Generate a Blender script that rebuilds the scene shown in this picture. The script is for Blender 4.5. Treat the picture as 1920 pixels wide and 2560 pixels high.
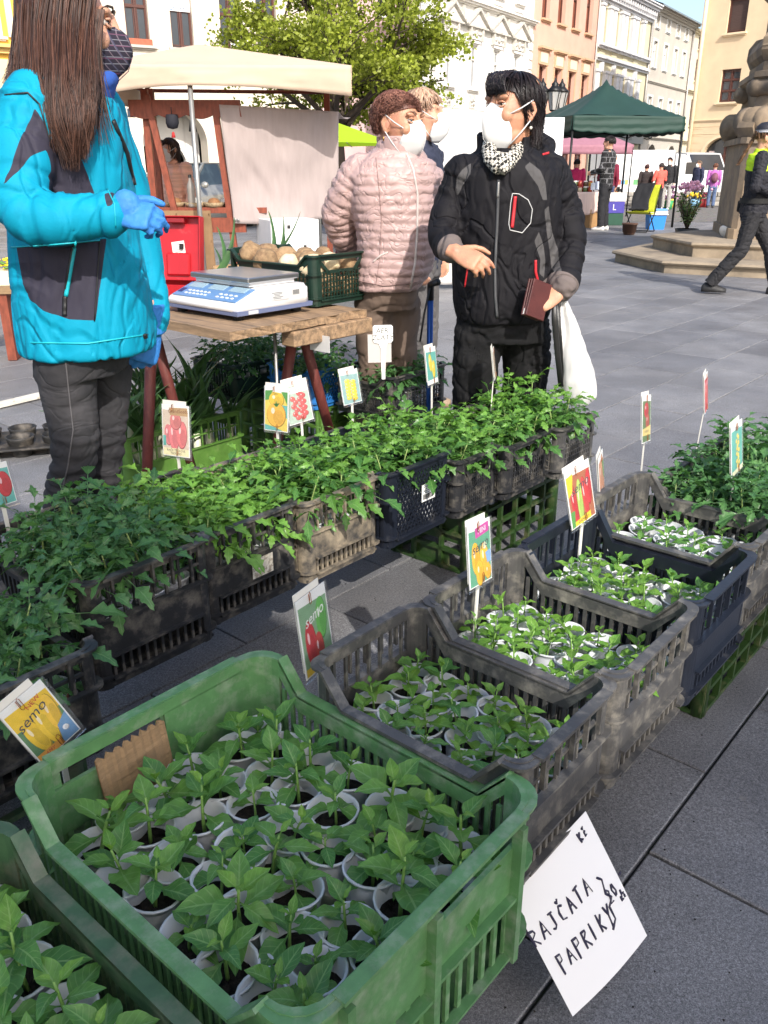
import bpy, bmesh, math, random
import numpy as np
from mathutils import Vector, Matrix, noise
R = math.radians
PI = math.pi
random.seed(7)
for o in list(bpy.data.objects): bpy.data.objects.remove(o)
SC = bpy.context.scene
COL = SC.collection

# ---------------------------------------------------------------- camera, sky, sun, exposure
CAMH, FPX, PITCH = 1.28, 2100.0, math.atan(855.0 / 2100.0)
cam = bpy.data.objects.new('camera', bpy.data.cameras.new('camera'))
COL.objects.link(cam)
cam.location = (0, 0, CAMH)
cam.rotation_euler = (PI / 2 - PITCH, 0, 0)
cam.data.sensor_fit = 'VERTICAL'
cam.data.sensor_height = 36.0
cam.data.lens = 36.0 * FPX / 2560.0
cam.data.clip_start = 0.05
cam.data.clip_end = 2000
SC.camera = cam

SUN_AZ = Vector((0.32, -0.95)).normalized()      # ground direction towards the sun
SUN_EL = R(37)
wd = bpy.data.worlds.new('World'); SC.world = wd; wd.use_nodes = True
wn = wd.node_tree.nodes; wl = wd.node_tree.links
sky = wn.new('ShaderNodeTexSky'); sky.sky_type = 'NISHITA'; sky.sun_disc = False
sky.sun_elevation = SUN_EL
sky.sun_rotation = math.atan2(SUN_AZ.x, SUN_AZ.y)
sky.air_density = 1.0; sky.dust_density = 3.0; sky.ozone_density = 1.0
wl.new(sky.outputs[0], wn['Background'].inputs[0])
wn['Background'].inputs[1].default_value = 0.15
sun = bpy.data.objects.new('sun', bpy.data.lights.new('sun', 'SUN')); COL.objects.link(sun)
sun.data.energy = 2.8; sun.data.angle = R(0.53); sun.data.color = (1.0, 0.95, 0.87)
SUN_DIR = Vector((SUN_AZ.x * math.cos(SUN_EL), SUN_AZ.y * math.cos(SUN_EL), math.sin(SUN_EL)))
sun.rotation_euler = (-SUN_DIR).to_track_quat('-Z', 'Y').to_euler()
sun.location = (6, -12, 12)
SC.view_settings.view_transform = 'Standard'
SC.view_settings.look = 'None'
SC.view_settings.exposure = 0.86
SC.view_settings.gamma = 1.0
SC.view_settings.use_curve_mapping = False
SC.cycles.use_denoising = True
SC.cycles.max_bounces = 8; SC.cycles.diffuse_bounces = 3; SC.cycles.glossy_bounces = 3
SC.cycles.transmission_bounces = 6; SC.cycles.transparent_max_bounces = 12
SC.cycles.sample_clamp_indirect = 8.0

# ---------------------------------------------------------------- measuring helpers (units of the 1659 px wide view)
_D = 1920.0 / 1659.0
def _ray(u, v):
    x = (u * _D - 960) / FPX; y = (1280 - v * _D) / FPX
    c, s = math.cos(PITCH), math.sin(PITCH)
    return Vector((x, c + y * s, -s + y * c))
def G(u, v, z=0.0):
    d = _ray(u, v); return Vector((0, 0, CAMH)) + d * ((z - CAMH) / d.z)
def V(u, v, Y):
    d = _ray(u, v); return Vector((0, 0, CAMH)) + d * (Y / d.y)

# ---------------------------------------------------------------- objects
def link(o, parent=None):
    COL.objects.link(o)
    if parent is not None: o.parent = parent
    return o
def tag(o, label=None, cat=None, group=None, kind=None):
    if label: o['label'] = label
    if cat: o['category'] = cat
    if group: o['group'] = group
    if kind: o['kind'] = kind
    return o
def thing(name, label, cat, loc=(0, 0, 0), rz=0.0, group=None):
    o = bpy.data.objects.new(name, None); link(o)
    o.empty_display_size = 0.05
    o.location = loc; o.rotation_euler = (0, 0, rz)
    return tag(o, label, cat, group)
def inst(name, me, parent=None, loc=None, rot=None, M=None, scale=None):
    o = bpy.data.objects.new(name, me); link(o, parent)
    if M is not None: o.matrix_local = M
    else:
        if loc is not None: o.location = loc
        if rot is not None: o.rotation_euler = rot
        if scale is not None: o.scale = (scale,) * 3 if isinstance(scale, (int, float)) else scale
    return o

class MB:
    def __init__(s): s.v = []; s.f = []; s.m = []; s.sm = []
    def add(s, vs, fs, mi=0, smooth=False, M=None):
        b = len(s.v)
        if M is not None: vs = [M @ Vector(p) for p in vs]
        s.v.extend(tuple(p) for p in vs)
        for f in fs:
            s.f.append(tuple(i + b for i in f)); s.m.append(mi); s.sm.append(smooth)
        return s
    def box(s, c, d, rz=0.0, mi=0, M=None, bev=0.0):
        hx, hy, hz = d[0] / 2, d[1] / 2, d[2] / 2
        if bev <= 0:
            vs = [Vector((x * hx, y * hy, z * hz)) for x in (-1, 1) for y in (-1, 1) for z in (-1, 1)]
            fs = [(0, 1, 3, 2), (4, 6, 7, 5), (0, 4, 5, 1), (2, 3, 7, 6), (0, 2, 6, 4), (1, 5, 7, 3)]
        else:
            bm = bmesh.new(); bmesh.ops.create_cube(bm, size=1.0)
            for q in bm.verts: q.co = Vector((q.co.x * d[0], q.co.y * d[1], q.co.z * d[2]))
            bmesh.ops.bevel(bm, geom=bm.edges[:], offset=bev, segments=2 if bev > .01 else 1, affect='EDGES', profile=.5)
            bm.verts.index_update()
            vs = [q.co.copy() for q in bm.verts]; fs = [tuple(q.index for q in f.verts) for f in bm.faces]; bm.free()
        T = Matrix.Translation(Vector(c)) @ Matrix.Rotation(rz, 4, 'Z')
        if M is not None: T = M @ T
        return s.add([T @ p for p in vs], fs, mi, False)
    def bar(s, a, b, w, h=None, mi=0, up=Vector((0, 0, 1))):
        a = Vector(a); b = Vector(b); h = h or w; d = (b - a).normalized()
        if abs(d.dot(up)) > .97: up = Vector((0, 1, 0))
        x = d.cross(up).normalized() * w / 2; y = x.cross(d).normalized() * h / 2
        vs = [p + i * x + j * y for p in (a, b) for i, j in ((-1, -1), (1, -1), (1, 1), (-1, 1))]
        return s.add(vs, [(3, 2, 1, 0), (4, 5, 6, 7), (0, 1, 5, 4), (1, 2, 6, 5), (2, 3, 7, 6), (3, 0, 4, 7)], mi)
    def tube(s, pts, rad, n=8, mi=0, cap=True, smooth=True, flat=1.0, up=None):
        pts = [Vector(p) for p in pts]; k = len(pts)
        if isinstance(rad, (int, float)): rad = [rad] * k
        vs = []; u = None
        for i in range(k):
            t = (pts[min(i + 1, k - 1)] - pts[max(i - 1, 0)])
            t = t.normalized() if t.length > 1e-9 else Vector((0, 0, 1))
            if u is None:
                a = Vector(up) if up is not None else (Vector((0, 0, 1)) if abs(t.z) < .9 else Vector((1, 0, 0)))
                u = (a - t * a.dot(t)).normalized()
            else:
                u = u - t * u.dot(t); u = u.normalized() if u.length > 1e-6 else t.orthogonal().normalized()
            w = t.cross(u)
            r = rad[i]; ru, rw = (r if isinstance(r, tuple) else (r, r * flat))
            for j in range(n):
                a = 2 * PI * j / n
                vs.append(pts[i] + u * (math.cos(a) * ru) + w * (math.sin(a) * rw))
        fs = [(i * n + j, i * n + (j + 1) % n, (i + 1) * n + (j + 1) % n, (i + 1) * n + j) for i in range(k - 1) for j in range(n)]
        if cap: fs += [tuple(range(n - 1, -1, -1)), tuple((k - 1) * n + j for j in range(n))]
        return s.add(vs, fs, mi, smooth)
    def lathe(s, prof, n=16, M=None, mi=0, smooth=True, cap=False):
        vs = [(r * math.cos(2 * PI * j / n), r * math.sin(2 * PI * j / n), z) for r, z in prof for j in range(n)]
        k = len(prof)
        fs = [(i * n + j, i * n + (j + 1) % n, (i + 1) * n + (j + 1) % n, (i + 1) * n + j) for i in range(k - 1) for j in range(n)]
        if cap: fs += [tuple(range(n - 1, -1, -1)), tuple((k - 1) * n + j for j in range(n))]
        return s.add(vs, fs, mi, smooth, M)
    def prism(s, poly, z0, z1, M=None, mi=0):
        n = len(poly)
        if sum(poly[i][0] * poly[(i + 1) % n][1] - poly[(i + 1) % n][0] * poly[i][1] for i in range(n)) < 0: poly = poly[::-1]
        vs = [(x, y, z0) for x, y in poly] + [(x, y, z1) for x, y in poly]
        fs = [tuple(range(n - 1, -1, -1)), tuple(range(n, 2 * n))] + [(i, (i + 1) % n, n + (i + 1) % n, n + i) for i in range(n)]
        return s.add(vs, fs, mi, False, M)
    def loft(s, rings, mi=0, cap=True, smooth=True, M=None, closed=True):
        n = len(rings[0]); vs = [p for r in rings for p in r]; k = len(rings)
        fs = [(i * n + j, i * n + (j + 1) % n, (i + 1) * n + (j + 1) % n, (i + 1) * n + j) for i in range(k - 1) for j in range(n if closed else n - 1)]
        if cap and closed: fs += [tuple(range(n - 1, -1, -1)), tuple((k - 1) * n + j for j in range(n))]
        return s.add(vs, fs, mi, smooth, M)
    def ball(s, c, r, n=10, mi=0, M=None):
        r = (r, r, r) if isinstance(r, (int, float)) else r
        k = max(5, n // 2 + 1); T = Matrix.Translation(Vector(c)) @ Matrix.Diagonal((r[0], r[1], r[2], 1))
        if M is not None: T = M @ T
        prof = [(max(1e-3, math.sin(PI * i / (k - 1))), -math.cos(PI * i / (k - 1))) for i in range(k)]
        return s.lathe(prof, n, T, mi, True, True)
    def mesh(s, name, mats=None):
        me = bpy.data.meshes.new(name); me.from_pydata(s.v, [], s.f)
        if mats is not None:
            for m in (mats if isinstance(mats, (list, tuple)) else [mats]): me.materials.append(m)
        me.polygons.foreach_set('material_index', s.m); me.polygons.foreach_set('use_smooth', s.sm)
        me.update(); return me
    def build(s, name, mats=None, parent=None, loc=None, rot=None, M=None):
        return inst(name, s.mesh(name, mats), parent, loc, rot, M)

def ell(c, rx, ry, n=28, p=2.0, rot=0.0, z=None):
    """super-ellipse ring in the xy plane round c"""
    out = []
    for j in range(n):
        a = 2 * PI * j / n; ca, sa = math.cos(a), math.sin(a)
        x = rx * math.copysign(abs(ca) ** (2 / p), ca); y = ry * math.copysign(abs(sa) ** (2 / p), sa)
        out.append(Vector((c[0] + x * math.cos(rot) - y * math.sin(rot), c[1] + x * math.sin(rot) + y * math.cos(rot), c[2])))
    return out

def remesh(mb, name, voxel, smooth=4, mats=None, disp=None):
    """weld overlapping closed shapes into one continuous smooth surface"""
    me0 = mb.mesh(name + '_raw'); o = bpy.data.objects.new(name + '_raw', me0); COL.objects.link(o)
    r = o.modifiers.new('r', 'REMESH'); r.mode = 'VOXEL'; r.voxel_size = voxel
    if smooth:
        q = o.modifiers.new('s', 'SMOOTH'); q.iterations = smooth; q.factor = 0.5
    dg = bpy.context.evaluated_depsgraph_get(); dg.update()
    me = bpy.data.meshes.new_from_object(o.evaluated_get(dg))
    bpy.data.objects.remove(o); bpy.data.meshes.remove(me0)
    me.name = name
    if disp:
        n = len(me.vertices); co = np.empty(n * 3); me.vertices.foreach_get('co', co); co = co.reshape(-1, 3)
        no = np.empty(n * 3); me.vertices.foreach_get('normal', no); no = no.reshape(-1, 3)
        d = disp(co, no); co = co + no * d[:, None]
        me.vertices.foreach_set('co', co.ravel()); me.update()
    me.polygons.foreach_set('use_smooth', [True] * len(me.polygons))
    me.materials.clear()
    if mats is not None:
        for m in (mats if isinstance(mats, (list, tuple)) else [mats]): me.materials.append(m)
    return me
def coords(me):
    n = len(me.vertices); co = np.empty(n * 3); me.vertices.foreach_get('co', co); return co.reshape(-1, 3)
def set_attr(me, name, vals):
    a = me.attributes.new(name, 'FLOAT', 'POINT'); a.data.foreach_set('value', np.asarray(vals, dtype=np.float32))
def sdf_poly(P, poly):
    """signed distance (positive inside) of 2-D points to a polygon"""
    P = np.asarray(P); poly = np.asarray(poly, dtype=float); n = len(poly)
    d = np.full(len(P), 1e9); ins = np.zeros(len(P), bool)
    for i in range(n):
        a = poly[i]; b = poly[(i + 1) % n]; e = b - a; w = P - a
        t = np.clip((w @ e) / (e @ e), 0, 1); d = np.minimum(d, np.hypot(*(w - t[:, None] * e).T))
        c = ((a[1] > P[:, 1]) != (b[1] > P[:, 1])) & (P[:, 0] < (b[0] - a[0]) * (P[:, 1] - a[1]) / (b[1] - a[1] + 1e-12) + a[0])
        ins ^= c
    return np.where(ins, d, -d)
def vnoise(co, f, seed=0.0, sc=(1, 1, 1)):
    return np.array([noise.noise(Vector((p[0] * f * sc[0] + seed, p[1] * f * sc[1] - seed, p[2] * f * sc[2] + 2 * seed))) for p in co])

# ---------------------------------------------------------------- materials
def srgb(h):
    h = h.lstrip('#'); c = [int(h[i:i + 2], 16) / 255 for i in (0, 2, 4)]
    return tuple((x / 12.92 if x <= .04045 else ((x + .055) / 1.055) ** 2.4) for x in c)
def C(c): return (*(srgb(c) if isinstance(c, str) else c), 1.0)
def mix_rgb(nt, fac, a, b, mode='MIX'):
    n = nt.nodes.new('ShaderNodeMix'); n.data_type = 'RGBA'; n.blend_type = mode
    for sock, val in ((0, fac), (6, a), (7, b)):
        if hasattr(val, 'links'): nt.links.new(val, n.inputs[sock])
        else: n.inputs[sock].default_value = val
    return n.outputs[2]
def ramp(nt, src, p0, p1, c0=(0, 0, 0, 1), c1=(1, 1, 1, 1)):
    r = nt.nodes.new('ShaderNodeValToRGB'); r.color_ramp.elements[0].position = p0; r.color_ramp.elements[1].position = p1
    r.color_ramp.elements[0].color = c0; r.color_ramp.elements[1].color = c1
    nt.links.new(src, r.inputs[0]); return r.outputs[0]
def nz(nt, scale, detail=4, rough=.55, vec=None, kind='ShaderNodeTexNoise'):
    n = nt.nodes.new(kind); n.inputs['Scale'].default_value = scale
    if 'Detail' in n.inputs: n.inputs['Detail'].default_value = detail
    if 'Roughness' in n.inputs: n.inputs['Roughness'].default_value = rough
    if vec is not None: nt.links.new(vec, n.inputs['Vector'])
    return n.outputs[0]
def tcoord(nt, kind='Object', scale=None, rot=None):
    t = nt.nodes.new('ShaderNodeTexCoord').outputs[kind]
    if scale is None and rot is None: return t
    m = nt.nodes.new('ShaderNodeMapping'); nt.links.new(t, m.inputs[0])
    if scale: m.inputs['Scale'].default_value = scale
    if rot: m.inputs['Rotation'].default_value = rot
    return m.outputs[0]
MATS = {}
def mat(name, col, rough=.6, var=.0, vscale=8.0, col2=None, f0=.45, f1=.65, c2scale=None, bump=.0, bscale=60.0, metal=0.0, spec=.5,
        sss=0.0, trans=0.0, rand=0.0, coat=0.0, sheen=0.0, panels=None, emit=0.0, alpha=1.0, stretch=None, translucent=0.0, crease=None):
    """Principled material: base colour, tone noise, second colour in patches (dirt, wear), fine relief, panels by attribute"""
    if name in MATS: return MATS[name]
    m = bpy.data.materials.new(name); m.use_nodes = True; nt = m.node_tree; b = nt.nodes['Principled BSDF']; L = nt.links
    vec = tcoord(nt, 'Object', stretch)
    c = C(col)
    if panels:
        for at, pc in panels:
            a = nt.nodes.new('ShaderNodeAttribute'); a.attribute_name = at
            g = nt.nodes.new('ShaderNodeMath'); g.operation = 'GREATER_THAN'; g.inputs[1].default_value = 0; L.new(a.outputs['Fac'], g.inputs[0])
            c = mix_rgb(nt, g.outputs[0], c, C(pc))
    if col2 is not None:
        n = nz(nt, c2scale or vscale, 5, .65, vec)
        c = mix_rgb(nt, ramp(nt, n, f0, f1), c, C(col2))
    if var:
        n = nz(nt, vscale, 4, .6, vec)
        c = mix_rgb(nt, 1.0, c, ramp(nt, n, .3, .7, (1 - var, 1 - var, 1 - var, 1), (1 + var, 1 + var, 1 + var, 1)), 'MULTIPLY')
    if rand:
        oi = nt.nodes.new('ShaderNodeObjectInfo')
        c = mix_rgb(nt, 1.0, c, ramp(nt, oi.outputs['Random'], 0, 1, (1 - rand,) * 3 + (1,), (1 + rand,) * 3 + (1,)), 'MULTIPLY')
    if hasattr(c, 'links'): L.new(c, b.inputs['Base Color'])
    else: b.inputs['Base Color'].default_value = c
    b.inputs['Roughness'].default_value = rough; b.inputs['Metallic'].default_value = metal
    b.inputs['Specular IOR Level'].default_value = spec
    if sss: b.inputs['Subsurface Weight'].default_value = sss; b.inputs['Subsurface Radius'].default_value = (.012, .005, .003); b.inputs['Subsurface Scale'].default_value = 1.0
    if trans: b.inputs['Transmission Weight'].default_value = trans
    if coat: b.inputs['Coat Weight'].default_value = coat
    if sheen: b.inputs['Sheen Weight'].default_value = sheen
    if alpha < 1: b.inputs['Alpha'].default_value = alpha
    if emit:
        b.inputs['Emission Color'].default_value = C(col); b.inputs['Emission Strength'].default_value = emit
    if crease:
        cs, ca, cst = crease; q = nt.nodes.new('ShaderNodeTexNoise'); q.inputs['Scale'].default_value = cs; q.inputs['Detail'].default_value = 2; q.inputs['Distortion'].default_value = 1.1; L.new(tcoord(nt, 'Object', cst), q.inputs['Vector'])
        cr_ = ramp(nt, q.outputs[0], .3, .7); cr_.node.color_ramp.interpolation = 'EASE'; e = cr_.node.color_ramp.elements; e[0].color = (.7, .7, .7, 1); e[1].color = (1, 1, 1, 1); x = cr_.node.color_ramp.elements.new(.5); x.color = (0, 0, 0, 1); x = cr_.node.color_ramp.elements.new(.455); x.color = (.62, .62, .62, 1); x = cr_.node.color_ramp.elements.new(.56); x.color = (.75, .75, .75, 1)
        bc = nt.nodes.new('ShaderNodeBump'); bc.inputs['Strength'].default_value = ca; bc.inputs['Distance'].default_value = .012; L.new(cr_, bc.inputs['Height']); L.new(bc.outputs[0], b.inputs['Normal'])
    if bump:
        bn = nt.nodes.new('ShaderNodeBump'); bn.inputs['Strength'].default_value = min(1, bump); bn.inputs['Distance'].default_value = .004
        L.new(nz(nt, bscale, 4, .6, vec), bn.inputs['Height']); L.new(bn.outputs[0], b.inputs['Normal'])
        if crease: L.new(bc.outputs[0], bn.inputs['Normal'])
    if translucent:
        t = nt.nodes.new('ShaderNodeBsdfTranslucent'); ms = nt.nodes.new('ShaderNodeMixShader'); ms.inputs[0].default_value = translucent
        if hasattr(c, 'links'): L.new(c, t.inputs[0])
        else: t.inputs[0].default_value = c
        L.new(b.outputs[0], ms.inputs[1]); L.new(t.outputs[0], ms.inputs[2]); L.new(ms.outputs[0], nt.nodes['Material Output'].inputs[0])
    MATS[name] = m; return m

_fonts = {}
def text_mesh(txt, size, mats, shear=0.0, bold=0.0, width=1.0, depth=.0004):
    cu = bpy.data.curves.new('lettering', 'FONT'); cu.body = txt; cu.size = size; cu.align_x = 'CENTER'; cu.align_y = 'CENTER'
    cu.shear = shear; cu.offset = bold; cu.extrude = depth; cu.resolution_u = 2
    o = bpy.data.objects.new('lettering', cu); COL.objects.link(o)
    dg = bpy.context.evaluated_depsgraph_get(); dg.update()
    me = bpy.data.meshes.new_from_object(o.evaluated_get(dg)); bpy.data.objects.remove(o); bpy.data.curves.remove(cu)
    if width != 1.0:
        for q in me.vertices: q.co.x *= width
    me.materials.clear(); me.materials.append(mats); return me
# ---------------------------------------------------------------- ground: paving slabs in running bond
ORDW = ["first","second","third","fourth","fifth","sixth","seventh","eighth","ninth","tenth","eleventh","twelfth","thirteenth","fourteenth"]
ROWA = R(49.5)
E1 = Vector((math.cos(ROWA), math.sin(ROWA), 0)); E2 = Vector((-math.sin(ROWA), math.cos(ROWA), 0))
def granite(name, attr):
    m = bpy.data.materials.new(name); m.use_nodes = True; nt = m.node_tree; b = nt.nodes['Principled BSDF']
    geo = nt.nodes.new('ShaderNodeNewGeometry').outputs['Position']
    sp = nz(nt, 420, 3, .7, geo); big = nz(nt, 2.2, 5, .6, geo); mid = nz(nt, 26, 4, .6, geo)
    c = mix_rgb(nt, ramp(nt, sp, .36, .66), C((.105, .107, .117)), C((.32, .323, .342)))
    s2 = nz(nt, 150, 3, .8, geo); c = mix_rgb(nt, 1.0, c, ramp(nt, s2, .38, .64, (.68, .68, .69, 1), (1.3, 1.3, 1.31, 1)), 'MULTIPLY')
    c = mix_rgb(nt, 1.0, c, ramp(nt, big, .3, .72, (.8, .8, .8, 1), (1.14, 1.13, 1.1, 1)), 'MULTIPLY')
    c = mix_rgb(nt, ramp(nt, mid, .66, .78), c, C((.26, .25, .235)))
    st = nz(nt, .9, 6, .7, geo); c = mix_rgb(nt, 1.0, c, ramp(nt, st, .42, .6, (.74, .73, .72, 1), (1, 1, 1, 1)), 'MULTIPLY')
    sc2 = nz(nt, 7, 5, .75, geo); c = mix_rgb(nt, ramp(nt, sc2, .68, .74), c, C((.36, .35, .33)))
    if attr:
        a = nt.nodes.new('ShaderNodeAttribute'); a.attribute_name = 'tone'; t = a.outputs['Fac']
    else: t = nt.nodes.new('ShaderNodeObjectInfo').outputs['Random']
    c = mix_rgb(nt, 1.0, c, ramp(nt, t, 0, 1, (.82, .82, .83, 1), (1.16, 1.15, 1.13, 1)), 'MULTIPLY')
    nt.links.new(c, b.inputs['Base Color'])
    nt.links.new(ramp(nt, big, .3, .7, (.5,) * 3 + (1,), (.72,) * 3 + (1,)), b.inputs['Roughness'])
    bn = nt.nodes.new('ShaderNodeBump'); bn.inputs['Strength'].default_value = .35; bn.inputs['Distance'].default_value = .002
    nt.links.new(nz(nt, 260, 3, .7, geo), bn.inputs['Height']); nt.links.new(bn.outputs[0], b.inputs['Normal'])
    return m
M_SLAB = granite('granite_slab', False); M_SLABF = granite('granite_far', True)
M_JOINT = mat('joint_earth', (.02, .019, .017), .95, var=.4, vscale=40, col2=(.035, .05, .015), f0=.5, f1=.6, c2scale=4)
ground = MB().add([(-300, -60, -.012), (300, -60, -.012), (300, 500, -.012), (-300, 500, -.012)], [(0, 1, 2, 3)]).build('ground', M_JOINT)
tag(ground, kind='structure')
SL, SWD, TH = .65, .412, .04
def slab_mesh():
    bm = bmesh.new(); bmesh.ops.create_cube(bm, size=1.0)
    for q in bm.verts: q.co = Vector((q.co.x * (SL - .0065), q.co.y * (SWD - .0065), q.co.z * TH - TH / 2))
    bmesh.ops.bevel(bm, geom=[e for e in bm.edges if all(q.co.z > -.001 for q in e.verts)], offset=.0025, segments=1, affect='EDGES')
    me = bpy.data.meshes.new('slab'); bm.to_mesh(me); bm.free(); me.materials.append(M_SLAB); return me
SLABME = slab_mesh()
pavement = tag(thing('pavement', None, None), kind='structure')
slabs = []
for j in range(-60, 40):
    q0 = -.45 + SWD * (j + .5)                       # across the courses
    for i in range(-40, 60):
        s0 = 3.95 + SL * (i + .5) + (SL / 2 if j % 2 else 0) + .012 * math.sin(j * 7.3)
        p = E1 * s0 - E2 * q0
        if p.y < .35 or p.y > 25 or abs(p.x) > p.y * .55 + 1.1: continue
        slabs.append(p)
slabs.sort(key=lambda p: p.y + .25 * abs(p.x))
rs = random.Random(3)
for p in slabs[:300]:
    o = inst('slab', SLABME, pavement, (p.x, p.y, rs.uniform(-.0012, .0012)), (rs.gauss(0, .0012), rs.gauss(0, .0012), ROWA + (PI if rs.random() < .5 else 0)))
mb = MB(); tone = []
hx, hy = (SL - .007) / 2, (SWD - .007) / 2
for p in slabs[300:]:
    z = rs.uniform(-.0015, .0015); c = [p + E1 * (a * hx) + E2 * (b * hy) for a, b in ((-1, -1), (1, -1), (1, 1), (-1, 1))]
    mb.add([(q.x, q.y, z) for q in c] + [(q.x, q.y, -.03) for q in c], [(0, 1, 2, 3), (0, 4, 5, 1), (1, 5, 6, 2), (2, 6, 7, 3), (3, 7, 4, 0)])
    tone += [rs.random()] * 8
far_me = mb.mesh('slab_field', M_SLABF); set_attr(far_me, 'tone', tone)
tag(inst('slab_field', far_me, pavement), kind='stuff')
# cobbled part of the square further back
M_COB = bpy.data.materials.new('cobbles'); M_COB.use_nodes = True
def _cob():
    nt = M_COB.node_tree; b = nt.nodes['Principled BSDF']; vec = tcoord(nt, 'Object', (1, 1, 1))
    v = nt.nodes.new('ShaderNodeTexVoronoi'); v.feature = 'DISTANCE_TO_EDGE'; v.inputs['Scale'].default_value = 8; nt.links.new(vec, v.inputs[0])
    v2 = nt.nodes.new('ShaderNodeTexVoronoi'); v2.inputs['Scale'].default_value = 8; nt.links.new(vec, v2.inputs[0])
    c = mix_rgb(nt, .25, C((.2, .19, .175)), v2.outputs['Color'], 'MULTIPLY')
    c = mix_rgb(nt, ramp(nt, v.outputs[0], .02, .09), C((.07, .065, .06)), c); nt.links.new(c, b.inputs['Base Color'])
    b.inputs['Roughness'].default_value = .8
_cob()
mb = MB().add([(-80, 23.5, .006), (80, 23.5, .006), (80, 140, .006), (-80, 140, .006)], [(0, 1, 2, 3)])
tag(mb.build('cobbled_square', M_COB), kind='structure')

# ---------------------------------------------------------------- buildings round the square
XZ = Matrix(((1, 0, 0, 0), (0, 0, -1, 0), (0, 1, 0, 0), (0, 0, 0, 1)))       # (x, y, h) -> x, out of the wall, up
M_GLASS = mat('window_glass', (.03, .035, .045), .06, spec=.7, var=.3, vscale=.6)
M_GLASSL = mat('window_glass_net_curtain', (.28, .29, .3), .12, spec=.6, var=.35, vscale=1.2)
M_WHITEP = mat('white_frame_paint', (.72, .71, .69), .5)
M_BROWNW = mat('brown_window_wood', (.085, .03, .022), .5, var=.2, vscale=20)
M_TERRA = mat('terracotta_box', (.38, .11, .06), .7, var=.15)
M_DARKIN = mat('interior_shade_black', (.012, .012, .014), .9)  # near-black backing: shade of the unlit passages put into the colour
M_METALD = mat('dark_iron', (.02, .021, .022), .45, metal=.6, var=.2)
def plaster(name, c, dirt=None, f0=.5, f1=.8):
    return mat(name, c, .92, var=.06, vscale=1.3, col2=dirt or tuple(x * .86 for x in c), f0=f0, f1=f1, c2scale=.5, bump=.15, bscale=40)

def wall(T, x0, x1, H, ops, m, dep=8.0, z0=0.0, rev=.22, name='wall'):
    """front wall with real openings and reveals, side walls, back and top"""
    mb = MB(); xs = sorted({x0, x1, *[o[0] for o in ops], *[o[1] for o in ops]}); zs = sorted({z0, H, *[o[2] for o in ops], *[o[3] for o in ops]})
    for a, b in zip(xs, xs[1:]):
        for c, d in zip(zs, zs[1:]):
            if any(o[0] <= (a + b) / 2 <= o[1] and o[2] <= (c + d) / 2 <= o[3] for o in ops): continue
            mb.add([(a, 0, c), (b, 0, c), (b, 0, d), (a, 0, d)], [(0, 1, 2, 3)])
    for o in ops:
        a, b, c, d = o[:4]; y = o[4] if len(o) > 4 else rev
        mb.add([(a, 0, c), (a, 0, d), (a, y, d), (a, y, c)], [(0, 1, 2, 3)]); mb.add([(b, 0, c), (b, y, c), (b, y, d), (b, 0, d)], [(0, 1, 2, 3)])
        mb.add([(a, 0, d), (b, 0, d), (b, y, d), (a, y, d)], [(0, 1, 2, 3)]); mb.add([(a, 0, c), (a, y, c), (b, y, c), (b, 0, c)], [(0, 1, 2, 3)])
    mb.add([(x0, 0, z0), (x0, 0, H), (x0, dep, H), (x0, dep, z0)], [(0, 1, 2, 3)]); mb.add([(x1, 0, z0), (x1, dep, z0), (x1, dep, H), (x1, 0, H)], [(0, 1, 2, 3)])
    mb.add([(x0, 0, H), (x1, 0, H), (x1, dep, H), (x0, dep, H)], [(0, 1, 2, 3)]); mb.add([(x0, dep, z0), (x0, dep, H), (x1, dep, H), (x1, dep, z0)], [(0, 1, 2, 3)])
    return mb.build(name, m, T)
def win_me(w, h, fm, gm, mull=1, trans=(.68,), fw=.06):
    """window frame mesh and pane mesh, origin at lower left of the opening"""
    mb = MB(); y = .14
    for a, b, c, d in ((0, fw, 0, h), (w - fw, w, 0, h), (fw, w - fw, 0, fw), (fw, w - fw, h - fw, h)): mb.box(((a + b) / 2, y, (c + d) / 2), (b - a, .07, d - c))
    for i in range(mull): mb.box((w * (i + 1) / (mull + 1), y, h / 2), (fw * 1.1, .062, h - 2 * fw))
    for t in trans: mb.box((w / 2, y - .004, h * t), (w - 2 * fw, .085, fw * 1.2))
    for i in range(mull + 1):                          # inner sash rails
        a = w * i / (mull + 1) + fw * .8; b = w * (i + 1) / (mull + 1) - fw * .8; zz = [fw] + [h * t for t in trans] + [h - fw]
        for c, d in zip(zz, zz[1:]):
            c += fw * .5; d -= fw * .5; k = fw * .55
            for p in ((a + k / 2, c, d, 0), (b - k / 2, c, d, 0)): mb.box((p[0], y + .012, (c + d) / 2), (k, .04, d - c))
            for zc in (c + k / 2, d - k / 2): mb.box(((a + b) / 2, y + .012, zc), (b - a - 2 * k, .04, k))
    gl = MB().box((w / 2, y + .025, h / 2), (w - fw, .006, h - fw))
    return mb.mesh('window', fm), gl.mesh('pane', gm)
def put_win(T, x, z, wm, sill=None, sm=None):
    o = inst('window', wm[0], T, (x, 0, z)); inst('pane', wm[1], o)
    if sill is not None: inst('sill', sill, o)
    return o
def sill_me(w, m, over=.12, h=.09, out=.16):
    mb = MB(); mb.box((w / 2, -out / 2 + .03, -h / 2 - .003), (w + 2 * over, out + .06, h)); mb.box((w / 2, -out * .3 + .02, -h - .035), (w + over, out * .6, .06)); return mb.mesh('sill', m)
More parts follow.
